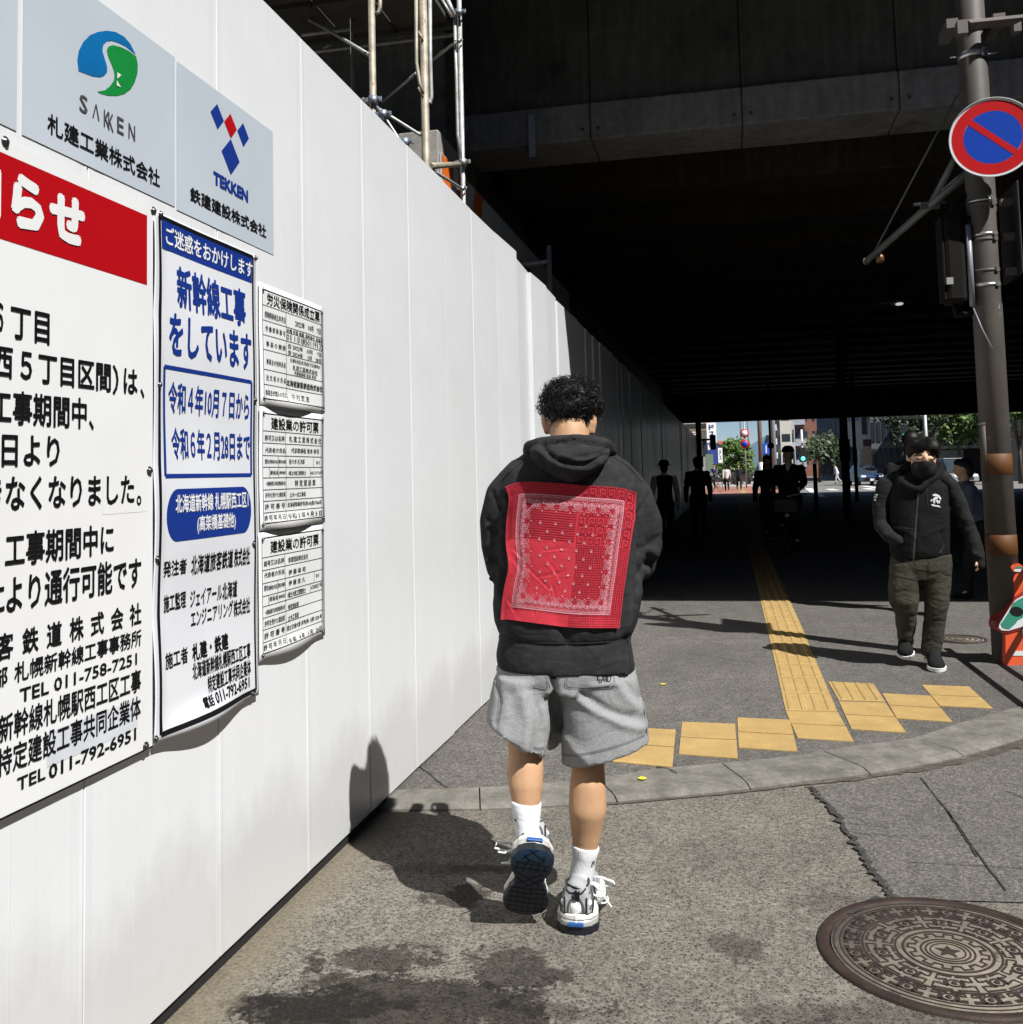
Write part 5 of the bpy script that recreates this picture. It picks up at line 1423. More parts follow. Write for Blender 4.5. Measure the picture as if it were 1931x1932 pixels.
for (p, q, r) in (((170, 1120), (250, 1080), .012), ((165, 1040), (245, 1000), .010), ((190, 1210), (260, 1150), .012), ((1085, 1080), (1010, 1030), .012), ((1075, 980), (1005, 930), .010), ((1040, 1180), (985, 1120), .012)):
    b.cap(ft(*p, .09), ft(*q, .075), r, r*.6)
me = organic(b, .0085, 5)
fo = lambda *P: [ft(x, y) for x, y in P]
folds = [(fo((222, 1538), (400, 1560), (600, 1566), (800, 1560), (952, 1534)), .006, -.006),
    (fo((275, 760), (262, 900), (255, 1100), (235, 1330)), .009, -.016), (fo((985, 880), (1005, 1000), (1000, 1200), (980, 1360)), .009, -.014),
    (fo((190, 745), (215, 810), (258, 865)), .006, -.008), (fo((1055, 765), (1020, 820), (978, 880)), .006, -.008),
    (fo((160, 900), (200, 960), (250, 980)), .012, -.008), (fo((150, 1080), (210, 1120), (240, 1180)), .012, -.012), (fo((1110, 1000), (1050, 1040), (1010, 1060)), .012, -.010), (fo((1090, 1130), (1040, 1150), (1010, 1200)), .012, -.012),
    (fo((600, 1540), (580, 1480), (560, 1440)), .018, -.009), (fo((880, 1480), (900, 1420), (905, 1330)), .016, -.007), (fo((300, 1500), (330, 1470)), .02, .006), (fo((700, 1500), (760, 1460)), .02, .006),
    (fo((1000, 1300), (950, 1400), (930, 1500)), .014, .008), (fo((215, 1330), (235, 1430), (230, 1500)), .014, -.006)]
wrinkle(me, folds, .0045, 7., (1, 1, .7))
link('hoodie', me, M_hood, F.o); HB = bvh_of(me)
HO = F.o.children[-1]
# --- hood lying on the back
b = MB()
b.chain([(ft(392, 520, .17), .022), (ft(400, 500, .06), .024), (ft(470, 478, -.01), .024), (ft(560, 468, -.035), .023), (ft(640, 463, -.04), .023), (ft(730, 470, -.03), .023), (ft(800, 485, .0), .025), (ft(836, 510, .06), .024), (ft(840, 530, .17), .022)])
b.rings([ring_px(T, 432, 808, 470, .0, .045, 28, 2.2), ring_px(T, 390, 842, 520, -.015, .075, 28, 2.3), ring_px(T, 408, 828, 570, -.02, .085, 28, 2.3), ring_px(T, 470, 770, 625, -.015, .078, 28, 2.2), ring_px(T, 545, 695, 668, -.01, .062, 28, 2.1), ring_px(T, 600, 655, 690, -.005, .04, 28, 2.)])
me = organic(b, .007, 5)
hl = lambda *P: [F.at(990.1+x*.10913, 696.3+y*.10913) for x, y in P]
folds = [(hl((340, 1330), (400, 1430), (520, 1560), (680, 1620), (840, 1660), (1050, 1665), (1200, 1600), (1400, 1480)), .009, -.018),
    (hl((240, 1420), (420, 1570), (560, 1660), (850, 1720), (1080, 1720), (1300, 1620)), .010, .008),
    (hl((900, 1530), (1100, 1510), (1300, 1440), (1450, 1370)), .008, -.010), (hl((500, 1590), (640, 1520), (740, 1540)), .008, .008), (hl((420, 1300), (600, 1280), (850, 1230), (1050, 1290), (1450, 1330)), .005, -.006),
    (hl((650, 1270), (760, 1190)), .008, -.006), (hl((300, 1500), (360, 1700)), .012, -.006)]
wrinkle(me, folds, .003, 9.)
ho = link('hood', me, M_hood, F.o); HD = bvh_of(me)
hp = lambda *P: [H_(x, y) for x, y in P]; tpx = lambda *P: [T(x, y) for x, y in P]
b = MB()
for P in (hp((845, 1165), (855, 1300), (835, 1450), (845, 1620)), hp((880, 1165), (890, 1300), (870, 1450), (880, 1620)), hp((840, 1680), (820, 1860), (810, 1920)), hp((878, 1680), (860, 1860), (850, 1920)), hp((180, 1270), (400, 1300), (650, 1280), (850, 1242), (1050, 1300), (1500, 1345))):
    F.ribbon(b, HD, P, .0032, .0012, 30)
b.build('hood_stitching', M_thr, ho, normals=False)
for P in (tpx((375, 565), (320, 610), (262, 665), (225, 705)), tpx((850, 555), (920, 598), (975, 650), (1005, 690)), tpx((190, 742), (218, 806), (256, 866)), tpx((1052, 768), (1020, 820), (980, 878)), tpx((225, 1531), (400, 1556), (600, 1562), (800, 1556), (950, 1530)), tpx((926, 1545), (940, 1640), (946, 1715))):
    b = MB(); F.ribbon(b, HB, P, .003, .0012, 34); b.build('seam_stitching', M_thr, HO, normals=False)
# black shirt hem peeping out under the hoodie
b = MB(); b.rings([ring_px(T, 236, 958, 1640, DC+.01, .148), ring_px(T, 232, 970, 1694, DC+.01, .15, yr=1730)])
me = organic(b, .009, 3); wrinkle(me, [], .004, 12.); link('shirt_hem', me, cloth('black_cotton', (.012, .012, .013)), F.o)

# --- bandana patch on the back
Qm = lambda x, y: (945.4+x*.1488, 907.1+y*.1488)
top_ = resample([(65, 75), (180, 30), (320, 12), (580, 22), (1000, 52), (1300, 70), (1500, 88), (1620, 115), (1715, 150)], 100)
bot_ = resample([(10, 1740), (450, 1800), (870, 1850), (1200, 1860), (1505, 1860)], 100)
lef_ = resample([(65, 75), (112, 220), (85, 450), (72, 760), (105, 1080), (60, 1300), (22, 1550), (10, 1740)], 100)
rig_ = resample([(1715, 150), (1700, 450), (1640, 850), (1560, 1400), (1505, 1860)], 100)
def samp(L, t):
    t = max(0, min(1, t))*100; i = min(99, int(t)); return L[i].lerp(L[i+1], t-i)
def coons(u, v):
    a = samp(top_, u)*(1-v)+samp(bot_, u)*v; c = samp(lef_, v)*(1-u)+samp(rig_, v)*u
    d = (top_[0]*(1-u)+top_[-1]*u)*(1-v)+(bot_[0]*(1-u)+bot_[-1]*u)*v
    return a+c-d
NG = 44; base = []
for j in range(NG+1):
    row = []
    for i in range(NG+1):
        p = coons(i/NG, j/NG); q = F.cast(HB, *Qm(p.x, p.y), 0)
        row.append(q if q is not None else F.at(*Qm(p.x, p.y), -.05))
    base.append(row)
for it in range(6):     # cloth bridges the small hollows
    nb_ = [r[:] for r in base]
    for j in range(NG+1):
        for i in range(NG+1):
            n_ = [base[jj][ii] for jj, ii in ((j-1, i), (j+1, i), (j, i-1), (j, i+1)) if 0 <= jj <= NG and 0 <= ii <= NG]
            av = sum((q.y for q in n_), 0.0)/len(n_); nb_[j][i] = V((base[j][i].x, min(base[j][i].y, base[j][i].y*.4+av*.6), base[j][i].z))
    base = nb_
US, VS = .56, .415
crs = [((.32, .56), (.45, .70), .010), ((.24, .70), (.52, .62), .008), ((.25, .85), (.34, .74), .008), ((.03, .48), (.12, .58), .012), ((.02, .55), (.10, .66), .012), ((.02, .85), (.12, .98), .012), ((.2, .92), (.26, .80), .008), ((.38, .72), (.44, .84), .008), ((.14, .62), (.4, .78), .007), ((.28, .5), (.5, .46), .007), ((.30, .97), (.28, .88), .008), ((.42, .66), (.55, .64), .006), ((.12, .66), (.09, .80), .012)]
def creases(u, v):
    d = 0
    for (a, c, w_) in crs:
        ax, ay = a; dx, dy = c[0]-ax, c[1]-ay; t = max(0, min(1, ((u-ax)*dx+(v-ay)*dy)/(dx*dx+dy*dy)))
        e = ((u-ax-dx*t)**2+(v-ay-dy*t)**2)**.5; s_ = ((u-ax)*dy-(v-ay)*dx)/(dx*dx+dy*dy)**.5
        k_ = min(1, 4*t*(1-t)+.15); d += k_*(.0014*math.exp(-(e/w_/.8)**2) - .0018*math.exp(-((e-w_*1.4)/w_/1.6)**2)*(1 if s_ > 0 else 0))
    return d
def patch(u, v, lift=0.0):
    fu, fv = max(0, min(.99999, u))*NG, max(0, min(.99999, v))*NG; i, j = int(fu), int(fv); a, c = fu-i, fv-j
    p = (base[j][i]*(1-a)+base[j][i+1]*a)*(1-c)+(base[j+1][i]*(1-a)+base[j+1][i+1]*a)*c
    o = .005+.014*max(0, 1-u/.10)**1.5+.006*max(0, 1-v/.08)+.005*max(0, (v-.93)/.07)
    if u < US and v > VS: o += creases(u, v)+.0012*noise.noise(V((u*9, v*9, 3)))
    return V((p.x, p.y-o-lift, p.z))
M_red3 = []
def redc(name, c): 
    t = NT(name); n = t.noise(60, 6, .7); n2 = t.noise(900, 2)
    t.base(t.ramp(n, [(.3, tuple(x*.82 for x in c)), (.7, tuple(x*1.12 for x in c))])); t.set(.85, spec=.15); t.bump(n2, .3, .001); return t.mat
M_rA = redc('bandana_red', (.41, .029, .043)); M_rB = redc('bandana_weave_shade', (.21, .011, .02)); M_pk = redc('bandana_pink_white', (.5, .2, .235))  # the dark red carries the shade of the weave
b = MB(); NP = 150
gv = [[b.b.verts.new(patch(i/NP, j/NP)) for i in range(NP+1)] for j in range(NP+1)]
for j in range(NP):
    for i in range(NP):
        f = b.b.faces.new((gv[j][i], gv[j+1][i], gv[j+1][i+1], gv[j][i+1])); f.smooth = True
po = b.build('bandana_patch', [M_rA], F.o, normals=False)
def pline(b, pts, w, lift):
    """a line printed on the patch, w in patch units across"""
    for (a, c) in zip(pts, pts[1:]):
        dx, dy = c[0]-a[0], c[1]-a[1]; L_ = sqrt(dx*dx+dy*dy)
        if L_ < 1e-6: continue
        k = max(1, int(L_/.02)); nx, ny = -dy/L_*w/2, dx/L_*w/2
        for q in range(k):
            t0, t1 = q/k, (q+1)/k
            P = [(a[0]+dx*t0+nx, a[1]+dy*t0+ny), (a[0]+dx*t1+nx, a[1]+dy*t1+ny), (a[0]+dx*t1-nx, a[1]+dy*t1-ny), (a[0]+dx*t0-nx, a[1]+dy*t0-ny)]
            b.face([patch(u, v, lift) for u, v in P])
b = MB()
for k in range(24): pline(b, [(.005, .012+k*.0168), (US-.01, .012+k*.0168)], .0052, .0012)      # woven stripes: darker lines stand in for shade between the ribs
kx, ky = (1-US-.01)/6, VS/5.6
for r in range(6):                                                                          # key pattern, its relief shade drawn as darker lines
    for c_ in range(6):
        x0, y0 = US+.01+c_*kx, .008+r*ky*.93; s_ = .8; fl = (r+c_) % 2
        P = [(0, s_), (0, 0), (s_, 0), (s_, s_), (.28, s_), (.28, .3), (.55, .3), (.55, .55)]
        if fl: P = [(s_-x, y) for x, y in P]
        pline(b, [(x0+x*kx, y0+y*ky*.95) for x, y in P], .0066, .0012)
for k in range(34): pline(b, [(US+.005, VS+.01+k*.0171), (.995, VS+.01+k*.0171)], .003, .0010)  # waffle weave, shade in its hollows drawn as darker lines
for k in range(22): pline(b, [(US+.012+k*.0198, VS+.01), (US+.012+k*.0198, .993)], .0034, .0013)
b.build('weave_shade_lines', M_rB, po, normals=False)
b = MB(); L2 = .0019
u0, u1, v0, v1 = .082, .905, .09, .905
def frame(i, w): pline(b, [(u0+i, v0+i), (u1-i, v0+i), (u1-i, v1-i), (u0+i, v1-i), (u0+i, v0+i)], w, L2)
frame(0, .008); frame(.014, .004); frame(.022, .003)
n_ = 46
for k in range(n_):
    t = k/n_
    for (a, c) in (((u0+(u1-u0)*t, v0+.004), (u0+(u1-u0)*t, v0+.013)), ((u0+(u1-u0)*t, v1-.004), (u0+(u1-u0)*t, v1-.013)), ((u0+.004, v0+(v1-v0)*t), (u0+.013, v0+(v1-v0)*t)), ((u1-.004, v0+(v1-v0)*t), (u1-.013, v0+(v1-v0)*t))):
        pline(b, [a, c], .006, L2)
def circ(cx, cy, r, a0, a1, w, n=14): pline(b, [(cx+r*cos(a0+(a1-a0)*k/n), cy+r*sin(a0+(a1-a0)*k/n)) for k in range(n+1)], w, L2)
def motif(x, y, a, s=1.0):
    """border motif: scrolls facing inwards at angle a, a diamond at its root"""
    ca, sa = cos(a), sin(a)
    def R2(p): return (x+(p[0]*ca-p[1]*sa)*s, y+(p[0]*sa+p[1]*ca)*s)
    for sg in (-1, 1):
        pline(b, [R2((sg*(.03+.024*cos(q)), .046+.026*sin(q))) for q in [-2.2+4.6*k/14 for k in range(15)]], .0034, L2)
        pline(b, [R2((sg*(.03+.013*cos(q)), .046+.014*sin(q))) for q in [-1.9+4.4*k/10 for k in range(11)]], .0034, L2)
        pline(b, [R2((sg*.012, .0)), R2((sg*.02, .02)), R2((sg*.04, .026)), R2((sg*.056, .012))], .003, L2)
    for r in (.014, .008, .003): pline(b, [R2((0, .02-r)), R2((r*.8, .02)), R2((0, .02+r)), R2((-r*.8, .02)), R2((0, .02-r))], .0036, L2)
    pline(b, [R2((0, .078)), R2((.004, .084)), R2((0, .09)), R2((-.004, .084)), R2((0, .078))], .004, L2)
i = .03
for k in range(7):
    t = (k+.5)/7; s_ = .98
    for i, s_, e in ((.03, 1.0, 0), (.034, .62, .5/7)):
        t2 = t+e
        if t2 > 1: continue
        motif(u0+i+(u1-u0-2*i)*t2, v0+i, 0, s_); motif(u0+i+(u1-u0-2*i)*t2, v1-i, pi, s_); motif(u0+i, v0+i+(v1-v0-2*i)*t2, -pi/2, s_); motif(u1-i, v0+i+(v1-v0-2*i)*t2, pi/2, s_)
for q in range(40):
    a = u0+.03+(u1-u0-.06)*q/39; c_ = v0+.03+(v1-v0-.06)*q/39; dd = .006*(1 if q % 2 else -1)
    for e in (.036, .06):
        pline(b, [(a, v0+e+dd), (a+.02, v0+e-dd)], .0026, L2); pline(b, [(a, v1-e+dd), (a+.02, v1-e-dd)], .0026, L2)
        pline(b, [(u0+e+dd, c_), (u0+e-dd, c_+.02)], .0026, L2); pline(b, [(u1-e+dd, c_), (u1-e-dd, c_+.02)], .0026, L2)
for r in range(9):
    for c_ in range(4):
        u, v = .27+c_*.12+(.06 if r % 2 else 0), .29+r*.058
        if .24 < u < .74 and .25 < v < .78:
            circ(u, v, .008, -.5, 4.2, .005, 8); circ(u, v+.002, .0035, 0, 6.28, .006, 6); pline(b, [(u, v-.006), (u+.004, v-.017)], .0035, L2)
b.build('bandana_print', M_pk, po, normals=False)

# --- hair
b = MB()
b.ell(fh(800, 500, .15), (.093, .105, .066)); b.ell(fh(795, 640, .135), (.088, .098, .062)); b.ell(fh(785, 800, .125), (.071, .075, .042)); b.ell(fh(610, 900, .115), (.03, .045, .024)); b.ell(fh(955, 900, .115), (.032, .045, .024))
b.ell(fh(400, 700, .17), (.02, .05, .03)); b.ell(fh(1230, 640, .17), (.02, .05, .035))
me = organic(b, .006, 3)
for v in me.vertices: v.co += v.normal*(.007*noise.noise(v.co*26)+.004*noise.noise(v.co*60))*(1 if v.co.z > fh(800, 800, .12).z else .3)
me.update(); hro = link('hair', me, M_hair, F.o); HRV = bvh_of(me)
b = MB(); rnd = random.Random(11); vs = me.vertices; cands = [v.index for v in vs]
top_c = fh(800, 620, .15)
for k in range(2900):
    v = vs[rnd.choice(cands)]; p = v.co.copy(); n = v.normal.copy()
    zrel = (p.z-top_c.z)
    if zrel > -.035:
        L_ = rnd.uniform(.016, .04); R_ = rnd.uniform(.007, .018); wv = rnd.choice((-1, 1)); tw = rnd.uniform(1.8, 3.6)
        t = n.orthogonal().normalized(); t = Matrix.Rotation(rnd.uniform(0, 6.28), 3, n) @ t; s_ = n.cross(t)
        P = []
        for q in range(7):
            f = q/6; a = wv*f*tw
            P.append(p+n*(.001+R_*(1-cos(a))*.55*(1 if f < .7 else .8))+t*(R_*sin(a)+L_*f*.5)+s_*R_*.6*(1-cos(a*.8)))
    else:
        d = V((rnd.uniform(-.35, .35), -.1, -1)).normalized(); L_ = rnd.uniform(.010, .028)
        P = [p+n*.0008, p+n*.0025+d*L_*.5, p+n*.0015+d*L_+V((rnd.uniform(-.003, .003), 0, 0))]
    rr = rnd.uniform(.0006, .0011)
    b.tube(P, [rr]*(len(P)-1)+[rr*.3], 3, False, False)
for k in range(46):     # loose curls standing off the crown
    x = rnd.uniform(310, 1290); p = F.cast(HRV, *H_(x, 215+((x-800)/500)**2*300+rnd.uniform(0, 60)), 0)
    if p is None: continue
    R_ = rnd.uniform(.006, .014); sg = rnd.choice((-1, 1))
    b.tube([p+V((sg*R_*1.2*(1-cos(a))*.8-sg*.004, -.004, R_*sin(a)*1.3+.002)) for a in [k_*.5 for k_ in range(8)]], .0006, 3, False, False)
b.build('curls', M_hair, hro, normals=False)

# --- shorts
M_short = cloth('grey_heather_fleece', (.205, .21, .212), 900, .07, None, .95, .2, (.30, .305, .307))
def leg_ring(l, r, dy, bb, n=32, e=2.3):
    a, c = fs(*l, dy), fs(*r, dy); return sellipse((a+c)/2, (c-a)/2, bb, n, e)
b = MB()
b.rings([leg_ring((150, 20), (1022, 20), .11, .15), leg_ring((135, 90), (1035, 90), .11, .15), leg_ring((118, 170), (1050, 165), .11, .14)])
b.rings([leg_ring((140, 80), (512, 90), .09, .125), leg_ring((112, 200), (502, 230), .08, .13), leg_ring((96, 290), (488, 370), .065, .128), leg_ring((86, 345), (470, 490), .05, .122), leg_ring((88, 385), (452, 590), .04, .115)])
b.rings([leg_ring((522, 80), (1032, 80), .10, .13), leg_ring((540, 220), (1066, 225), .10, .135), leg_ring((552, 400), (1090, 370), .095, .138), leg_ring((556, 560), (1104, 440), .09, .136), leg_ring((556, 652), (1112, 505), .085, .132)])
b.rings([leg_ring((440, 30), (610, 30), .10, .08), leg_ring((450, 200), (600, 200), .11, .07), leg_ring((452, 330), (590, 330), .13, .06), leg_ring((455, 480), (575, 470), .16, .05), leg_ring((470, 572), (535, 540), .18, .03)])
me = organic(b, .0075, 4)
sf = lambda *P: [fs(x, y) for x, y in P]
folds = [(sf((505, 90), (515, 250), (540, 480)), .010, -.02), (sf((620, 215), (760, 300), (960, 400), (1080, 440)), .014, .010), (sf((690, 205), (830, 300), (1010, 360)), .014, -.012), (sf((560, 490), (640, 560), (700, 600)), .014, .007), (sf((900, 130), (970, 240), (1060, 330)), .014, .008), (sf((940, 110), (1010, 200), (1060, 260)), .012, -.009),
    (sf((135, 120), (165, 250), (140, 380)), .008, -.007), (sf((380, 180), (420, 350), (400, 560)), .014, -.009), (sf((320, 220), (350, 380), (330, 520)), .015, .009), (sf((240, 200), (260, 330), (230, 420)), .018, -.006), (sf((440, 300), (460, 450), (430, 590)), .012, .008), (sf((740, 150), (885, 145)), .006, .009), (sf((640, 190), (600, 215), (560, 200)), .014, .006)]
wrinkle(me, folds, .003, 9.)
sho = link('shorts', me, M_short, F.o); SB = bvh_of(me)
b = MB(); ss = lambda *P: [S_(x, y) for x, y in P]
for P in (ss((562, 592), (640, 598), (780, 575), (940, 530), (1085, 470)), ss((562, 602), (640, 608), (780, 585), (940, 540), (1085, 480)), ss((380, 548), (410, 556), (450, 552)), ss((380, 558), (410, 566), (450, 562)), ss((592, 95), (585, 175), (740, 180), (880, 170), (890, 95)), ss((604, 95), (598, 164), (740, 168), (868, 158)), ss((455, 90), (465, 175), (380, 168)), ss((470, 90), (482, 172)), ss((130, 110), (162, 240), (145, 400)), ss((1050, 130), (1080, 330), (1100, 480))):
    F.ribbon(b, SB, P, .0028, .0010, 30)
b.build('hem_stitching', mat('grey_thread', (.13, .13, .135), .9), sho, normals=False)
b = MB(); zt_ = lambda x, y: (997.0+x*.1125, 1252.0+y*.1125)
def emb(t, x0, x1, y0, y1):
    uv, fs_ = glyphs(t, 0, 2)
    P = [F.cast(SB, *zt_(x0+(x1-x0)*u, y1+(y0-y1)*v), .002) for u, v in uv]
    for f in fs_:
        q = [P[i] for i in f]
        if None not in q: b.face(q)
emb('L', 1160, 1225, 180, 275); emb('A', 1225, 1300, 195, 315); emb('V', 1290, 1345, 185, 310); emb('D', 1330, 1395, 190, 310); emb('H', 1190, 1235, 275, 350)
b.build('embroidery', M_thr, sho, normals=False)

# --- socks
def sock(rows, mark=None):
    b = MB(); R = []
    for (xl, xr, y, yr, dy) in rows:
        a, c = fs(xl, y, dy), fs(xr, yr, dy); ce = (a+c)/2; h = (c-a)/2; n = 72
        R.append([ce+h*cos(2*pi*k/n)*(1+.03*(k % 2))+V((0, h.length*1.05*sin(2*pi*k/n)*(1+.03*(k % 2)), 0)) for k in range(n)])
    b.rings(R); return b
M_sock = cloth('white_ribbed_cotton', (.6, .61, .63), 1200, .04)
so1 = sock([(240, 425, 880, 902, .0), (236, 429, 890, 912, .0), (250, 424, 960, 970, -.012), (262, 419, 1030, 1035, -.022), (272, 414, 1090, 1092, -.032), (274, 425, 1140, 1140, -.04), (290, 420, 1190, 1190, -.045)]).build('sock', M_sock, F.o)
so2 = sock([(624, 794, 1160, 1186, .06), (621, 797, 1170, 1196, .06), (628, 780, 1240, 1250, .063), (618, 768, 1310, 1312, .065), (604, 757, 1370, 1370, .065), (594, 750, 1430, 1430, .063), (590, 752, 1500, 1500, .06)]).build('sock', M_sock, F.o)
b = MB(); sv = bvh_of(so1.data)
F.decal(b, sv, [S_(x, y) for x, y in ((252, 1028), (254, 1012), (262, 1004), (270, 1012), (272, 1030), (266, 1022), (260, 1016))], .0012, 2); b.build('sock_mark', M_thr, so1, normals=False)
b = MB(); sv = bvh_of(so2.data)
for P in (((752, 1280), (762, 1276), (768, 1284)), ((748, 1292), (758, 1288), (766, 1296)), ((744, 1306), (756, 1302))): F.ribbon(b, sv, [S_(*p) for p in P], .003, .001, 8)
b.build('sock_mark', M_thr, so2, normals=False)

# --- chunky running shoes
def halfw(y, L=.315):
    P = [(0, .0), (.006, .03), (.02, .048), (.05, .062), (.09, .060), (.13, .044), (.155, .042), (.19, .056), (.235, .068), (.27, .062), (.295, .045), (.31, .02), (L, .0)]
    for (a, wa), (c, wc) in zip(P, P[1:]):
        if a <= y <= c:
            t = (y-a)/(c-a); t = t*t*(3-2*t); return wa+(wc-wa)*t
    return 0
def outline(sc=1.0, n=40, y0=0., y1=.315, k=1.0):
    ys = [y0+(y1-y0)*(.5-.5*cos(pi*i/n)) for i in range(n+1)]
    return [(halfw(y)*sc*k, y) for y in ys]+[(-halfw(y)*sc, y) for y in reversed(ys[1:-1])]
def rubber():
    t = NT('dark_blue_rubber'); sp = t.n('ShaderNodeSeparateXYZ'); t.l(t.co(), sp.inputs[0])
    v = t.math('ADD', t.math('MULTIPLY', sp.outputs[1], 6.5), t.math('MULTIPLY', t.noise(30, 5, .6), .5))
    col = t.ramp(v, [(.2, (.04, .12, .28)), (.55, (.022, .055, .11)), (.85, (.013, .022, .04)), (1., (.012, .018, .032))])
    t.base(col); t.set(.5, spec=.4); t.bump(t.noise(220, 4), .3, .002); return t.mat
M_rub = rubber(); M_rubb = mat('black_rubber_side', (.007, .009, .014), .45); M_groove2 = mat('sole_groove', (.003, .003, .004), .9); M_mids = mat('silver_midsole', (.5, .5, .47), .3, .35, .1, 30); M_cream = mat('cream_rim', (.7, .69, .63), .5)
M_mesh = cloth('white_shoe_mesh', (.3, .31, .32), 500, .08, None, .7, .6); M_sgrey = mat('grey_overlay', (.09, .09, .095), .45, .3); M_lace = mat('white_lace', (.72, .73, .73), .8, bump=.4, bscale=400); M_bluep = mat('translucent_blue', (.02, .09, .28), .2)
def shoe(mat4, side=1):
    so_ = bpy.data.objects.new('shoe', None); COL.objects.link(so_); so_.parent = F.o; so_.matrix_local = mat4; so_.empty_display_size = .05
    def rg(sc, z, dy=0, bend=True): return [V((x, y+dy, z+(max(0, (y-.22)/.1)**2*.018 if bend else 0))) for x, y in outline(sc)]
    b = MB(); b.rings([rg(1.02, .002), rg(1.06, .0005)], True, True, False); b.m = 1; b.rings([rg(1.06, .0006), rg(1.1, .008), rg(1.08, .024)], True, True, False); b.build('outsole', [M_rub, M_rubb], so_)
    b = MB(); b.rings([rg(1.07, .0245), rg(1.0, .028), rg(1.06, .034), rg(1.03, .043)]); b.build('midsole', M_mids, so_)
    b = MB(); b.rings([rg(1.0, .0435), rg(1.06, .049), rg(1.0, .058), rg(.9, .061)]); b.build('rim', M_cream, so_)
    b = MB(); b.box((0, -.0005, .033), (.05, .012, .013), None, .003); b.build('heel_insert', M_bluep, so_)
    # upper
    b = MB(); R = []
    for y, w_, h_ in ((.012, .036, .035), (.018, .044, .09), (.035, .05, .102), (.07, .05, .098), (.11, .047, .092), (.15, .046, .095), (.19, .05, .08), (.23, .055, .062), (.265, .05, .05), (.295, .032, .036), (.306, .012, .02)):
        R.append([V((w_*cos(q), y, .056+max(0, (y-.22)/.1)**2*.014+(h_*(sin(q)**.8) if sin(q) > 0 else -.01*(-sin(q))))) for q in [2*pi*k/28 for k in range(28)]])
    b.rings(R)
    me_ = organic(b, .004, 3); up_ = link('upper', me_, M_mesh, so_); uv_ = bvh_of(me_)
    def hit(x, z, off=.0015):
        h = uv_.ray_cast(V((x, -.3, z)), V((0, 1, 0))); return h[0]+h[1]*off if h[0] else None
    def hs(y, z, sx, off=.0015):
        h = uv_.ray_cast(V((sx*.3, y, z)), V((-sx, 0, 0))); return h[0]+h[1]*off if h[0] else None
    def rib(b, Q, w_):
        Q = [q for q in Q if q is not None]
        for a, c in zip(Q, Q[1:]):
            t = (c-a).normalized(); n_ = (a-V((0, .1, .08))); n_.z *= .3; s_ = t.cross(n_).normalized()*w_/2; b.face([a+s_, c+s_, c-s_, a-s_])
    b = MB()    # grey overlays: heel arch, side sweeps
    rib(b, [hit(.026*cos(q), .065+.045*sin(q)) for q in [-.3+3.74*k/16 for k in range(17)]], .007)
    for sx in (-1, 1):
        rib(b, [hs(.02+.012*k, .075+.045*sin(k*.33), sx) for k in range(10)], .009); rib(b, [hs(.05+.02*k, .062+.004*k, sx) for k in range(9)], .008); rib(b, [hs(.12+.006*k, .065+.008*k, sx) for k in range(7)], .007)
    rib(b, [hit(x, .058) for x in [-.046+.092*k/12 for k in range(13)]], .012)
    b.build('overlay', M_sgrey, up_, normals=False)
    b = MB()    # black piping of the collar and pull tab
    rib(b, [hit(x, .128-.012*math.exp(-((abs(x)-.0)/.008)**2)+.006*cos(x*190)) for x in [-.04+.08*k/18 for k in range(19)]], .005)
    b.box((.002, .008, .118), (.008, .006, .03)); b.box((.012, .009, .118), (.004, .005, .028))
    for sx in (-1, 1): rib(b, [hs(.03+.014*k, .118-.002*k, sx) for k in range(8)], .005)
    b.build('collar_trim', M_blk, up_)
    b = MB(); b.tube([(.0375*cos(q), .064+.047*sin(q), .139+.004*sin(q*2)) for q in [2*pi*k/24 for k in range(25)]], .0034, 6, False); b.build('collar_piping', M_blk, up_)
    b = MB()
    for sx in (-1, 1): rib(b, [hs(.028+.008*k, .06+.011*k, sx, .003) for k in range(6)], .006); rib(b, [hs(.10+.01*k, .066+.003*k, sx, .003) for k in range(7)], .006)
    rib(b, [hit(.034, .062+.012*k, .003) for k in range(5)], .005); rib(b, [hit(-.034, .062+.012*k, .003) for k in range(5)], .005)
    b.build('side_strip', M_blk, up_)
    b = MB(); c = hit(0, .085)
    b.ell(V((0, .016, .078)), (.02, .01, .022)); 
    for sx in (-1, 1): b.ell(V((sx*.038, .03, .09)), (.012, .012, .012))
    b.build('heel_pad', mat('white_pad', (.72, .72, .72), .5), up_, True)
    b = MB()
    for sx in (-1, 1):
        for k in range(5):
            y = .13+.022*k; z = .13-.011*k
            b.tube([(sx*.035, y, z-.012), (sx*.018, y+.004, z+.008), (0, y+.008, z+.012)], .003, 6)
    for (q, s_) in (((.062, .13, .10), 1), ((.066, .15, .075), 1.2)):
        b.tube([V((side*.03, .13, .115))]+[V((q[0]*side, q[1], q[2]))+V((side*.02*s_*sin(a), .012*cos(a)-.01, -.022*s_*sin(a*.5))) for a in [k*.6 for k in range(9)]], .003, 6)
    b.tube([(side*.035, .13, .112), (side*.07, .12, .09), (side*.085, .11, .07), (side*.105, .09, .055)], .003, 6)
    b.tube([(side*.03, .14, .125), (side*.07, .13, .13), (side*.11, .125, .12), (side*.115, .13, .105), (side*.07, .135, .1), (side*.035, .14, .112)], .004, 6)
    b.build('laces', M_lace, up_)
    # tread grooves on the underside
    b = MB()
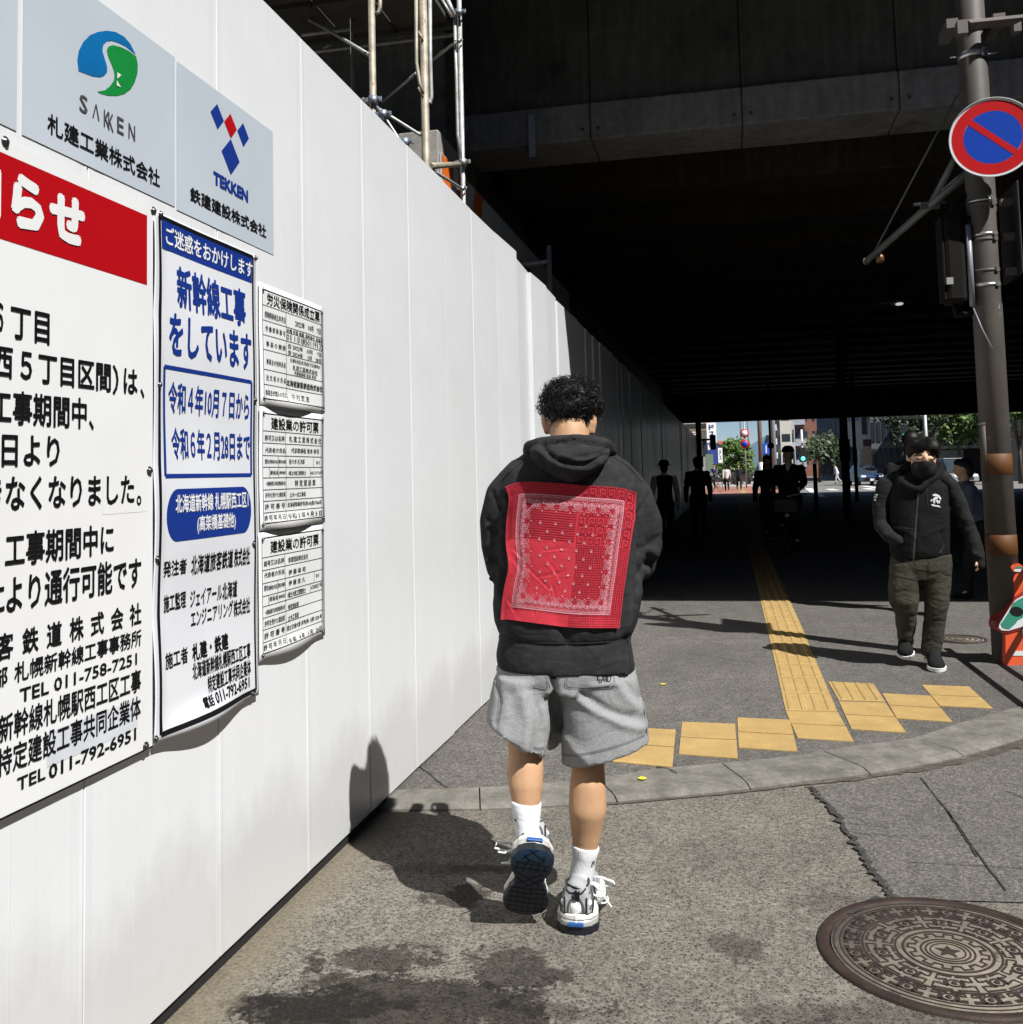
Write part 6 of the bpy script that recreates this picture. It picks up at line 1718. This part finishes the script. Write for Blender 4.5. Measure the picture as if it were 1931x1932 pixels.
    def gr(P, w_=.0042):
        P = [V((x, y, -.0008)) for x, y in P]
        for a, c in zip(P, P[1:]):
            t = (c-a).normalized(); s_ = V((-t.y, t.x, 0))*w_/2; k = 4
            for q in range(k):
                A, B = a.lerp(c, q/k), a.lerp(c, (q+1)/k)
                zz = [max(0, (v_.y-.22)/.1)**2*.018-.0008 for v_ in (A, B)]
                b.face([V((A.x+s_.x, A.y+s_.y, zz[0])), V((A.x-s_.x, A.y-s_.y, zz[0])), V((B.x-s_.x, B.y-s_.y, zz[1])), V((B.x+s_.x, B.y+s_.y, zz[1]))])
    gr([(-.052, .062), (-.03, .066), (.02, .07), (.056, .074)]); gr([(-.055, .085), (0, .09), (.055, .092)]); gr([(-.03, .03), (-.012, .05), (.02, .064)]); gr([(-.015, .006), (.012, .034), (.04, .05)]); gr([(.012, .004), (-.016, .028), (-.034, .05)])
    for k in range(5): gr([(-.045+.022*k, .066+.002*k), (-.048+.022*k, .098)])
    gr([(-.012, .05), (-.02, .075)]); gr([(.02, .048), (.026, .07)]); gr([(.035, .03), (.03, .06)])
    gr([(-.04, .108), (.036, .158)]); gr([(.038, .108), (-.036, .158)]); gr([(-.04, .13), (.0, .165)]); gr([(.04, .13), (0, .165)])
    for y in (.172, .192, .214, .236, .258, .278): gr([(-.06, y), (0, y+.006), (.06, y+.002)])
    for k in range(6): gr([(-.05+.02*k, .17), (-.052+.021*k, .29)], .0022)
    b.build('tread_groove', M_groove2, so_, normals=False)
    return so_
# planted right shoe
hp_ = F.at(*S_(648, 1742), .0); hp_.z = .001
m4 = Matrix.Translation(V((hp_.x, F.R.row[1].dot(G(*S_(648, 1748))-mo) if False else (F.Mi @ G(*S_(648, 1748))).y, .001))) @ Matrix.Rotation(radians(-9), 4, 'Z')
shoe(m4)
# left shoe leaving the ground, sole towards the viewer
A = fs(315, 1640, .02); B = None
for k in range(200):
    q = fs(388, 1196, .02-.0015*k)
    if (q-A).length >= .312: B = q; break
B = B or fs(388, 1196, -.2)
yv = (A-B).normalized(); xv = V((1, 0, 0)); xv = (xv-yv*xv.dot(yv)).normalized(); zv = xv.cross(yv).normalized()
if zv.y < 0: zv = -zv; xv = yv.cross(zv)
m4 = Matrix.Identity(4)
for i in range(3): m4[i][0], m4[i][1], m4[i][2], m4[i][3] = xv[i], yv[i], zv[i], B[i]
shoe(m4, -1)
# ======== the masked man walking towards the viewer
M_jack = cloth('black_jacket_fleece', (.0075, .0075, .008), 500, .25, (.013, .013, .014))
M_sleeve = cloth('charcoal_sleeve', (.014, .0145, .0145), 500, .25, (.022, .023, .022), crease=1.)
M_pants = cloth('dark_olive_trousers', (.038, .036, .026), 600, .25, (.058, .054, .042), crease=1.2)
M_shoeb = cloth('black_sneaker', (.012, .012, .012), 400, .2)
M_mask = mat('black_face_mask', (.006, .006, .0065), .8, spec=.25)
N_ = lambda x, y: (1596.9+x*.28096, 798.5+y*.28096)
g2 = G(*N_(560, 1640), .03)
P2 = Fig('person', g2, 'man in black mask, black zip jacket and olive trousers walking towards the camera', 'person')
def fn(x, y, dy=0.): return P2.at(*N_(x, y), dy)
def ring_n(xl, xr, y, dy, bb, yr=None, n=28, e=2.4):
    a, c = P2.at(*N_(xl, y), dy), P2.at(*N_(xr, y if yr is None else yr), dy); return sellipse((a+c)/2, (c-a)/2, bb, n, e)
E_ = lambda x, y: (1686.4+x*.08266, 811.2+y*.08266)        # face detail frame
def fe(x, y, dy=0.): return P2.at(*E_(x, y), dy)
b = MB()
b.ell(fe(690, 540, .02), (.096, .104, .098)); b.ell(fe(690, 800, -.005), (.083, .088, .095)); b.ell(fe(720, 930, -.02), (.06, .065, .055))
b.ell(fe(745, 660, -.10), (.014, .022, .03)); b.ell(fe(330, 630, .02), (.014, .02, .036))
for ex in (600, 870): b.ell(fe(ex, 650, -.075), (.022, .014, .012))
b.chain([(fe(640, 1250, .04), .075), (fe(670, 850, .03), .066)])
b.rings([ring_n(360, 620, 380, .05, .09), ring_n(300, 680, 600, .05, .11), ring_n(320, 690, 900, .05, .12)])
for (pts, sx) in ((((320, 400, .05, .03), (228, 560, .03, .03), (240, 700, .0, .03), (330, 790, -.11, .028)), -1), (((660, 400, .05, .03), (770, 570, .08, .03), (840, 760, .08, .03), (890, 910, .06, .026)), 1)):
    b.chain([(fn(x, y, d), r) for x, y, d, r in pts])
    if sx == 1:
        h0 = fn(888, 925, .06); b.ell(h0, (.022, .03, .036))
        for k in range(4): b.chain([(h0+V((-.008+.012*(k % 2), -.026+.017*k, -.02)), .0105), (h0+V((-.004, -.028+.017*k, -.05-.004*(k in (1, 2)))), .009), (h0+V((-.02, -.026+.016*k, -.068)), .008)])
        b.chain([(h0+V((-.01, -.03, .0)), .011), (h0+V((-.02, -.055, -.03)), .009)])
b.chain([(fn(410, 920, .05), .08), (fn(392, 1180, .0), .07), (fn(400, 1420, .06), .05), (fn(398, 1500, .05), .045)])
b.chain([(fn(600, 920, .05), .08), (fn(600, 1200, .03), .07), (fn(575, 1450, .05), .05), (fn(575, 1560, .05), .045)])
me = organic(b, .011, 4); link('body', me, M_skin2, P2.o); B2 = bvh_of(me)
bo2 = P2.o.children[-1]
for nm, P, w_ in (('eye', ((500, 655), (560, 672), (640, 668), (690, 650)), .006), ('eye', ((800, 655), (850, 672), (920, 662), (950, 640)), .006), ('eyebrow', ((480, 590), (560, 572), (660, 585)), .01), ('eyebrow', ((790, 585), (870, 565), (940, 580)), .01)):
    b = MB(); P2.ribbon(b, B2, [E_(*p) for p in P], w_, .003, 14); b.build(nm, M_hair, bo2, normals=False)
# mask
b = MB(); c = fe(700, 870, -.07)
b.ell(fe(700, 880, -.045), (.088, .075, .082)); b.ell(fe(735, 800, -.09), (.045, .045, .05))
me = organic(b, .008, 4); fm = lambda *P: [fe(x, y) for x, y in P]
for v in me.vertices: pass
wrinkle(me, [(fm((520, 780), (700, 790), (920, 810)), .007, -.004), (fm((540, 830), (720, 850), (900, 850)), .007, -.004), (fm((600, 890), (760, 900)), .008, -.003)], .0)
link('face_mask', me, M_mask, P2.o)
bmk = bmesh.new(); bmk.from_mesh(me); zt_m = fe(700, 705, -.08).z
bmesh.ops.delete(bmk, geom=[v for v in bmk.verts if v.co.z > zt_m], context='VERTS'); bmk.to_mesh(me); bmk.free()
b = MB()
for P in (((350, 720), (420, 860), (470, 900)), ((350, 640), (400, 660), (480, 710))): P2.ribbon(b, B2, [E_(*p) for p in P], .004, .003, 12)
b.build('mask_loop', M_mask, P2.o.children[-1], normals=False)
# hair with a centre parting
b = MB(); b.ell(fe(690, 400, .035), (.118, .115, .082)); b.ell(fe(380, 470, .02), (.03, .08, .058)); b.ell(fe(960, 440, .02), (.034, .08, .07)); b.ell(fe(690, 600, .10), (.1, .06, .11))
b.ell(fe(570, 385, -.065), (.066, .035, .05), Matrix.Rotation(.45, 3, 'Y')); b.ell(fe(900, 395, -.055), (.045, .035, .055), Matrix.Rotation(-.35, 3, 'Y'))
me = organic(b, .008, 4); wrinkle(me, [([fe(740, 180), fe(730, 330), fe(735, 480)], .010, -.012)], .004, 26., (1, 1, .25)); h2 = link('hair', me, M_hair, P2.o); HV2 = bvh_of(me)
b = MB(); rnd = random.Random(5)
for k in range(700):
    x0 = rnd.uniform(290, 1040); sg = (x0-735)/330; y0 = 200+abs(sg)*80+rnd.uniform(-30, 120)
    P = []
    for q in range(6):
        f = q/5; p = P2.cast(HV2, *E_(735+(x0-735)*(.5+.55*f)+rnd.uniform(-6, 6), y0+(rnd.uniform(150, 250))*f*f*.7+50*f), .0015+.003*f)
        if p is not None: P.append(p)
    if len(P) > 3 and max((a-c).length for a, c in zip(P, P[1:])) < .05: b.tube(P, [.0028]*(len(P)-1)+[.0006], 3, False, False)
b.build('hair_strands', M_hair, h2, normals=False)
# jacket
b = MB()
b.rings([ring_n(430, 560, 330, .05, .09), ring_n(330, 640, 360, .05, .11), ring_n(285, 690, 430, .05, .135), ring_n(280, 700, 560, .05, .15), ring_n(290, 702, 720, .05, .158), ring_n(292, 704, 850, .05, .165), ring_n(305, 700, 915, .05, .155, 905), ring_n(318, 695, 955, .05, .15, 918)])
J2 = MB()
me = organic(b, .011, 4); fnn = lambda *P: [fn(x, y) for x, y in P]
wrinkle(me, [(fnn((480, 440), (470, 650), (455, 960)), .012, -.006), (fnn((300, 700), (420, 720), (460, 760)), .012, .006), (fnn((680, 690), (560, 730), (520, 760)), .012, .005), (fnn((640, 720), (655, 800), (640, 850)), .010, -.008), (fnn((315, 880), (450, 925), (690, 890)), .012, -.008), (fnn((620, 330), (660, 420), (690, 560)), .010, -.008)], .006, 7.)
jk = link('jacket', me, M_jack, P2.o); JB = bvh_of(me)
for pts in (((330, 372, .05, .058), (268, 420, .04, .064), (232, 560, .03, .058), (238, 690, .0, .053), (290, 755, -.08, .05), (345, 785, -.13, .042)), ((650, 372, .05, .058), (705, 430, .06, .062), (768, 570, .08, .058), (830, 730, .08, .055), (884, 885, .06, .05), (893, 948, .06, .042))):
    b = MB(); b.chain([(fn(x, y, d), r) for x, y, d, r in pts])
    for (x, y, d, r) in pts[2:5]: b.cap(fn(x-25, y-8, d-.045), fn(x+30, y+14, d-.04), .016, .012)
    me = organic(b, .011, 4); wrinkle(me, [], .008, 10.); link('sleeve', me, M_sleeve, jk)
b = MB(); b.chain([(fn(372, 400, -.03), .036), (fn(375, 340, .04), .04), (fn(420, 300, .1), .05), (fn(540, 285, .15), .055), (fn(640, 300, .1), .042), (fn(625, 335, .03), .036), (fn(565, 385, -.06), .03), (fn(505, 435, -.095), .022)])
b.chain([(fn(372, 400, -.03), .036), (fn(430, 432, -.085), .03), (fn(490, 448, -.1), .022)])
me = organic(b, .011, 4); wrinkle(me, [], .008, 12.); link('hood', me, M_jack, jk)
b = MB(); b.ell(fe(610, 1180, -.025), (.05, .03, .05)); link('shirt', b.mesh('shirt'), mat('teal_shirt', (.01, .035, .045), .8), P2.o)
b = MB(); P2.ribbon(b, JB, [N_(x, y) for x, y in ((490, 440), (484, 520), (474, 640), (462, 800), (452, 955))], .014, .004, 20); b.build('zip', mat('zip_grey', (.05, .05, .05), .4, .4), jk, normals=False)
b = MB()
for P in (((545, 400), (540, 480), (552, 560)), ((612, 700), (640, 760), (652, 830), (625, 870)), ((318, 700), (400, 705), (452, 712)), ((650, 380), (690, 440), (715, 530), (700, 540), (690, 480))): P2.ribbon(b, JB, [N_(x, y) for x, y in P], .010, .004, 16)
b.build('pocket_seam', M_thr, jk, normals=False)
M_emb = mat('white_embroidery', (.55, .56, .56), .7); Em = lambda x, y: E_(x, y)
b = MB()
for P in (((885, 1480), (960, 1455), (1040, 1490), (1085, 1560), (1075, 1600), (1045, 1540), (990, 1505), (910, 1510)), ((905, 1570), (950, 1530), (1000, 1525), (1015, 1565), (960, 1575), (945, 1620), (950, 1670), (925, 1680), (905, 1640)), ((960, 1620), (1000, 1590), (1030, 1620), (1020, 1690), (985, 1650)), ((1040, 1600), (1065, 1610), (1050, 1680), (1030, 1670)), ((850, 1700), (900, 1690), (960, 1715), (1040, 1725), (1085, 1770), (990, 1755), (900, 1740)), ((840, 1615), (885, 1570), (895, 1600), (870, 1640))):
    P2.decal(b, JB, [Em(*p) for p in P], .004, 2)
b.build('chest_emblem', M_emb, jk, normals=False)
sl_ = [c for c in jk.children if c.name.startswith('sleeve')][0]; SLB = bvh_of(sl_.data); b = MB()
for P in (((195, 478), (218, 476), (216, 486), (200, 488)), ((192, 492), (212, 490), (210, 500), (190, 502)), ((188, 506), (204, 505), (206, 520), (190, 522))): P2.decal(b, SLB, [N_(*p) for p in P], .004, 2)
b.build('sleeve_mark', M_emb, sl_, normals=False)
# trousers
b = MB()
b.rings([ring_n(300, 712, 880, .05, .15), ring_n(296, 715, 960, .05, .155), ring_n(292, 714, 1040, .05, .14)])
b.rings([ring_n(296, 510, 940, .03, .13), ring_n(284, 502, 1080, .0, .12), ring_n(288, 493, 1200, -.02, .11), ring_n(325, 480, 1280, .0, .09), ring_n(342, 470, 1380, .05, .075), ring_n(348, 455, 1450, .05, .06)])
b.rings([ring_n(505, 714, 940, .05, .13), ring_n(515, 710, 1080, .05, .12), ring_n(528, 690, 1220, .03, .11), ring_n(520, 672, 1340, .05, .095), ring_n(500, 650, 1480, .06, .085), ring_n(505, 640, 1555, .06, .075)])
me = organic(b, .011, 3)
fl = []
for (x0, x1, y, k) in ((300, 500, 1060, 20), (300, 490, 1130, -20), (330, 480, 1240, 25), (330, 475, 1290, -10), (340, 470, 1350, 15), (540, 710, 1020, -25), (540, 705, 1090, 15), (530, 690, 1160, -20), (530, 685, 1240, 30), (525, 670, 1290, 15), (525, 665, 1330, -15), (520, 650, 1420, 40), (510, 640, 1480, -30), (505, 640, 1530, 10), (560, 700, 970, 30)):
    fl.append((fnn((x0, y), ((x0+x1)/2, y+k), (x1, y-k*.3)), .009, .002 if k > 0 else -.005))
wrinkle(me, fl, .006, 9.); tr_ = link('trousers', me, M_pants, P2.o); TB = bvh_of(me)
b = MB()
for P in (((300, 1020), (400, 1040), (480, 1060)), ((555, 930), (550, 1060), (548, 1180)), ((660, 1020), (700, 1010))): P2.ribbon(b, TB, [N_(x, y) for x, y in P], .006, .003, 12)
b.build('trouser_seam', M_thr, tr_, normals=False)
def sneaker(F, heel, toe, w_, mats, up_h=.09, name='shoe'):
    """heel, toe: points on the sole line in the figure's frame"""
    o = bpy.data.objects.new(name, None); COL.objects.link(o); o.parent = F.o
    y = (toe-heel); L = y.length; y.normalize(); x = y.cross(V((0, 0, 1))); x = x.normalized() if x.length > .05 else V((1, 0, 0)); z = x.cross(y)
    m4 = Matrix.Identity(4)
    for i in range(3): m4[i][0], m4[i][1], m4[i][2], m4[i][3] = x[i], y[i], z[i], heel[i]
    o.matrix_local = m4; k = L/.315
    b = MB(); R = [[V((px*w_, py*k, zz)) for px, py in outline(s_)] for s_, zz in ((.7, 0), (.74, .004), (.74, .024), (.7, .026))]
    b.rings(R, True, True, False); b.build('sole', mats[1], o)
    b = MB(); R = []
    for yy, ww, hh in ((.01, .02, .03), (.02, .032, up_h), (.07, .036, up_h), (.13, .037, up_h*.95), (.19, .042, up_h*.65), (.25, .044, up_h*.5), (.29, .03, up_h*.36), (.303, .01, .012)):
        R.append([V((ww*w_*cos(q), yy*k, .026+(hh*sin(q)**.8 if sin(q) > 0 else 0))) for q in [2*pi*i/20 for i in range(20)]])
    b.rings(R); b.build('upper', mats[0], o)
    return o
M_wsole = mat('white_sole', (.6, .6, .58), .5)
sneaker(P2, fn(575, 1580, .12), V((fn(622, 1672, -.16).x, (P2.Mi @ G(*N_(640, 1678), .03)).y, .002)), 1.25, (M_shoeb, M_wsole))
o = sneaker(P2, fn(400, 1440, .16)+V((0, 0, .0)), fn(400, 1588, -.02), 1.25, (M_shoeb, M_wsole))

# ======== people under and beyond the viaduct, built on one plan with their own clothes and stride
M_dk1 = cloth('black_coat', (.012, .012, .013), 300); M_dk2 = cloth('dark_navy', (.018, .02, .028), 300); M_wsh = cloth('white_shirt', (.5, .5, .5), 300, .08); M_bsh = cloth('blue_grey_shirt', (.10, .115, .16), 300, .2); M_dkt = cloth('dark_trousers', (.018, .018, .02), 300)
def walker(label, org, H, face, top, legs, stride=.25, lean=0., arm=.15, hat=None, sleeves=None, hairm=None, long_hair=False, sit=False, vox=.016, group=None, skinm=None, phone=False):
    """face: direction of walking in world (radians about z, 0 = away from viewer along +y)"""
    o = empty('person', org, label, 'person', group, face); k = H/1.72
    b = MB(); hz = 1.60*k; sh = 1.40*k; hp_ = .92*k
    lx = V((0, lean, 0))
    b.ell(V((0, .02+lean, hz)), (.074*k, .092*k, .112*k)); b.ell(V((0, .095+lean, hz-.02)), (.012, .018, .02))
    for sx in (-1, 1): b.ell(V((sx*.075*k, lean+.01, hz)), (.01, .02, .03))
    b.chain([(V((0, lean*.9, sh)), .06*k), (V((0, lean, hz-.05)), .055*k)])
    b.chain([(V((0, 0, hp_)), .13*k), (V((0, lean*.6, 1.15*k)), .12*k), (V((0, lean*.85, sh-.08)), .13*k)])
    sn = [(-1, stride), (1, -stride)]
    knees = {}
    for sx, s_ in sn:
        if sit: kn = V((sx*.1, .40, hp_-.12+sx*.12)); an = V((sx*.1, .30+sx*.04, hp_-.55+sx*.12))
        else: kn = V((sx*.085*k, s_*.55+.05, .49*k)); an = V((sx*.08*k, s_-(.08 if s_ < 0 else 0), .09*k+(.07 if s_ < 0 else 0)))
        knees[sx] = (kn, an)
        b.chain([(V((sx*.09*k, 0, hp_-.02)), .085*k), (kn, .058*k), (an, .04*k)])
        b.chain([(an, .036*k), (an+V((0, .07, -.045*k)), .024*k)])
    hands = []
    for sx, s_ in sn:
        S0 = V((sx*.19*k, lean*.85, sh-.03))
        if sit: E0, Hn = S0+V((sx*.06, .2, -.22)), S0+V((sx*.03, .46, -.30))
        elif phone: E0, Hn = S0+V((sx*.03, .02, -.27*k)), S0+V((-sx*.1, .25, -.2*k))
        else: E0, Hn = S0+V((sx*.05, -s_*arm*1.2-.02, -.28*k)), S0+V((sx*.055, -s_*arm*2.6+.06, -.54*k))
        b.chain([(S0, .05*k), (E0, .042*k), (Hn, .03*k)]); d = (Hn-E0).normalized()
        b.ell(Hn+d*.04, (.022, .03, .04))
        for q in range(4): b.cap(Hn+d*.07+V((0, -.024+.016*q, 0)), Hn+d*(.115-.006*abs(q-1))+V((-sx*.012, -.022+.016*q, 0)), .0095, .0075, 8)
        b.cap(Hn+d*.03+V((0, .02, 0)), Hn+d*.075+V((0, .045, 0)), .01, .008, 8)
        hands.append((S0, E0, Hn))
    me = organic(b, vox, 3); link('body', me, skinm or M_skin2, o)
    b = MB(); b.chain([(V((0, 0, hp_-.02)), .155*k), (V((0, lean*.6, 1.15*k)), .15*k), (V((0, lean*.85, sh-.1)), .15*k)]); b.chain([(V((-.15*k, lean*.85, sh-.04)), .065*k), (V((0, lean*.88, sh)), .075*k), (V((.15*k, lean*.85, sh-.04)), .065*k)])
    if not sleeves:
        for S0, E0, Hn in hands: b.chain([(S0, .07*k), (E0, .06*k), (Hn, .042*k)])
    me = organic(b, vox, 3); wrinkle(me, [], .01, 8.); jt = link('top', me, top, o)
    if sleeves:
        for S0, E0, Hn in hands:
            b = MB(); b.chain([(S0, .068*k), (E0, .058*k), (E0.lerp(Hn, .8), .042*k)]); link('sleeve', organic(b, vox, 3), sleeves, jt)
    b = MB(); b.chain([(V((0, 0, hp_+.05)), .14*k), (V((0, 0, hp_-.05)), .145*k)])
    for sx in (-1, 1): b.chain([(V((sx*.09*k, 0, hp_-.03)), .1*k), (knees[sx][0], .078*k), (knees[sx][1]+V((0, 0, .04)), .062*k)])
    me = organic(b, vox, 3); wrinkle(me, [], .01, 9.); link('trousers', me, legs, o)
    for sx in (-1, 1):
        an = knees[sx][1]; b = MB(); b.ell(an+V((0, .06, -.055*k)), (.045*k, .135*k, .04*k)); b.ell(an+V((0, 0, -.03)), (.042, .05, .045)); link('shoe', organic(b, .012, 2), M_shoeb, o)
    b = MB(); b.ell(V((0, -.012+lean, hz+.045)), (.088*k, .105*k, .09*k)); b.ell(V((0, -.06+lean, hz-.02)), (.08*k, .055*k, .09*k))
    b.ell(V((0, .05+lean, hz+.07)), (.072*k, .05*k, .045*k))
    if long_hair: b.ell(V((0, -.05+lean, hz-.1)), (.1*k, .075*k, .16*k))
    link('hair', organic(b, .012, 3), M_hair, o)
    if hat:
        b = MB(); b.lathe([(.001, .158*k), (.05, .152*k), (.082, .125*k), (.1, .075*k), (.104, .05*k)]+([(.15, .045*k), (.152, .038*k), (.1, .05*k)] if hat == 'brim' else [(.1, .055*k)]), (0, -.0+lean, hz-.01), 24)
        if hat == 'cap': b.box(V((0, .15+lean, hz+.06)), (.14, .13, .012), Matrix.Rotation(-.25, 3, 'X'), .004)
        b.build('hat', M_dk2, o, True)
    return o
def on(px, d): p = AT(px, 900, d); return V((p.x, p.y, .03))
walker('man in dark coat standing behind the masked man, head and shoulder showing', on(1724, 9.6), 1.74, -.15, M_dk1, M_dkt, .1)
walker('pedestrian in bucket hat and dark vest with white sleeves, beside the shaded fence', on(1254, 18), 1.60, .1, M_dk1, M_dkt, .22, 0, .12, 'brim', M_wsh)
walker('dark silhouetted man walking away in front of the bright fence end', on(1317, 20), 1.68, .05, M_dk1, M_dkt, .2, 0, .1)
walker('long haired person in black walking beside the cyclist under the viaduct', on(1449, 19), 1.66, pi-.15, M_dk1, M_dkt, .2, 0, .12, None, None, None, True)
cy = walker('cyclist in dark cap and jacket with white collar riding towards the viewer', on(1492, 15.5)+V((0, 0, .10)), 1.64, pi-.2, M_dk1, M_dkt, .2, .12, .1, 'cap', None, None, False, True)
b = MB(); b.ell((0, .235, 1.33), (.03, .02, .06)); b.build('collar', M_wsh, cy, True)
walker('dark haired person in blue grey shirt partly hidden by the brown pole', on(1842, 10.5), 1.46, pi*.5, M_bsh, M_dkt, .15, .12, .08, None, M_bsh, None, False, False, .014, None, None, True)
def bicycle(label, p, rz, fm, group=None):
    o = empty('bicycle', p, label, 'bicycle', group, rz); b = MB()
    for y in (-.52, .52):
        w_ = MB(); w_.tube([(0, y+.31*cos(a), .33+.31*sin(a)) for a in [2*pi*k/28 for k in range(29)]], .016, 6, False)
        for k in range(10): a = 2*pi*k/10; w_.tube([(0, y, .33), (0, y+.3*cos(a), .33+.3*sin(a))], .002, 3)
        w_.build('wheel', M_blk, o)
    for P in (((0, -.52, .33), (0, -.1, .3), (0, .38, .72), (0, -.22, .78), (0, -.1, .3)), ((0, -.52, .33), (0, -.22, .72)), ((0, .52, .33), (0, .36, .9))): b.tube(P, .017, 8)
    b.build('frame', fm, o)
    b = MB(); b.tube([(-.28, .3, 1.0), (-.2, .36, 1.02), (0, .37, .98), (.2, .36, 1.02), (.28, .3, 1.0)], .013, 8); b.build('handlebar', M_galv, o)
    b = MB(); b.ell((0, -.25, .86), (.08, .13, .035)); b.build('saddle', M_blk, o)
    b = MB(); b.bb(-.16, .16, .42, .66, .75, .95, .01); b.build('basket', M_dkb, o); b = MB(); b.ell((0, .5, .7), (.035, .04, .035)); b.build('lamp', M_wsole, o)
    return o
M_dkb = mat('dark_basket', (.02, .02, .02), .6)
bicycle('dark bicycle ridden by the cyclist in the cap', on(1492, 15.5), pi-.2, M_dk1)
# far, sunlit walkers
G_ = 'people far down the sunlit pavement'
def onf(px, d): p = at_(px, d, .034); return p
walker('far rider in purple top on a red bicycle in front of the shops', onf(1350, 62)+V((0, 0, .1)), 1.65, pi-.5, cloth('purple_top', (.07, .06, .13), 300), M_dkt, .2, .1, .1, None, None, None, False, True, .03, G_)
bicycle('red bicycle under the far rider in purple', onf(1350, 62), pi-.5, mat('red_frame', (.35, .02, .015), .4))
walker('far pedestrian in white shirt and black trousers on the red paving', onf(1371, 64), 1.66, .1, M_wsh, M_dkt, .22, vox=.03, group=G_)
walker('far pedestrian in dark clothes beside the round road signs', onf(1394, 66), 1.70, pi+.2, M_dk2, M_dkt, .2, vox=.03, group=G_)
walker('far pedestrian in white clothes across the street by the dark column', onf(1580, 82), 1.66, pi/2, M_wsh, mat('white_trousers', (.45, .45, .44), .8), .15, .15, vox=.03, group=G_)
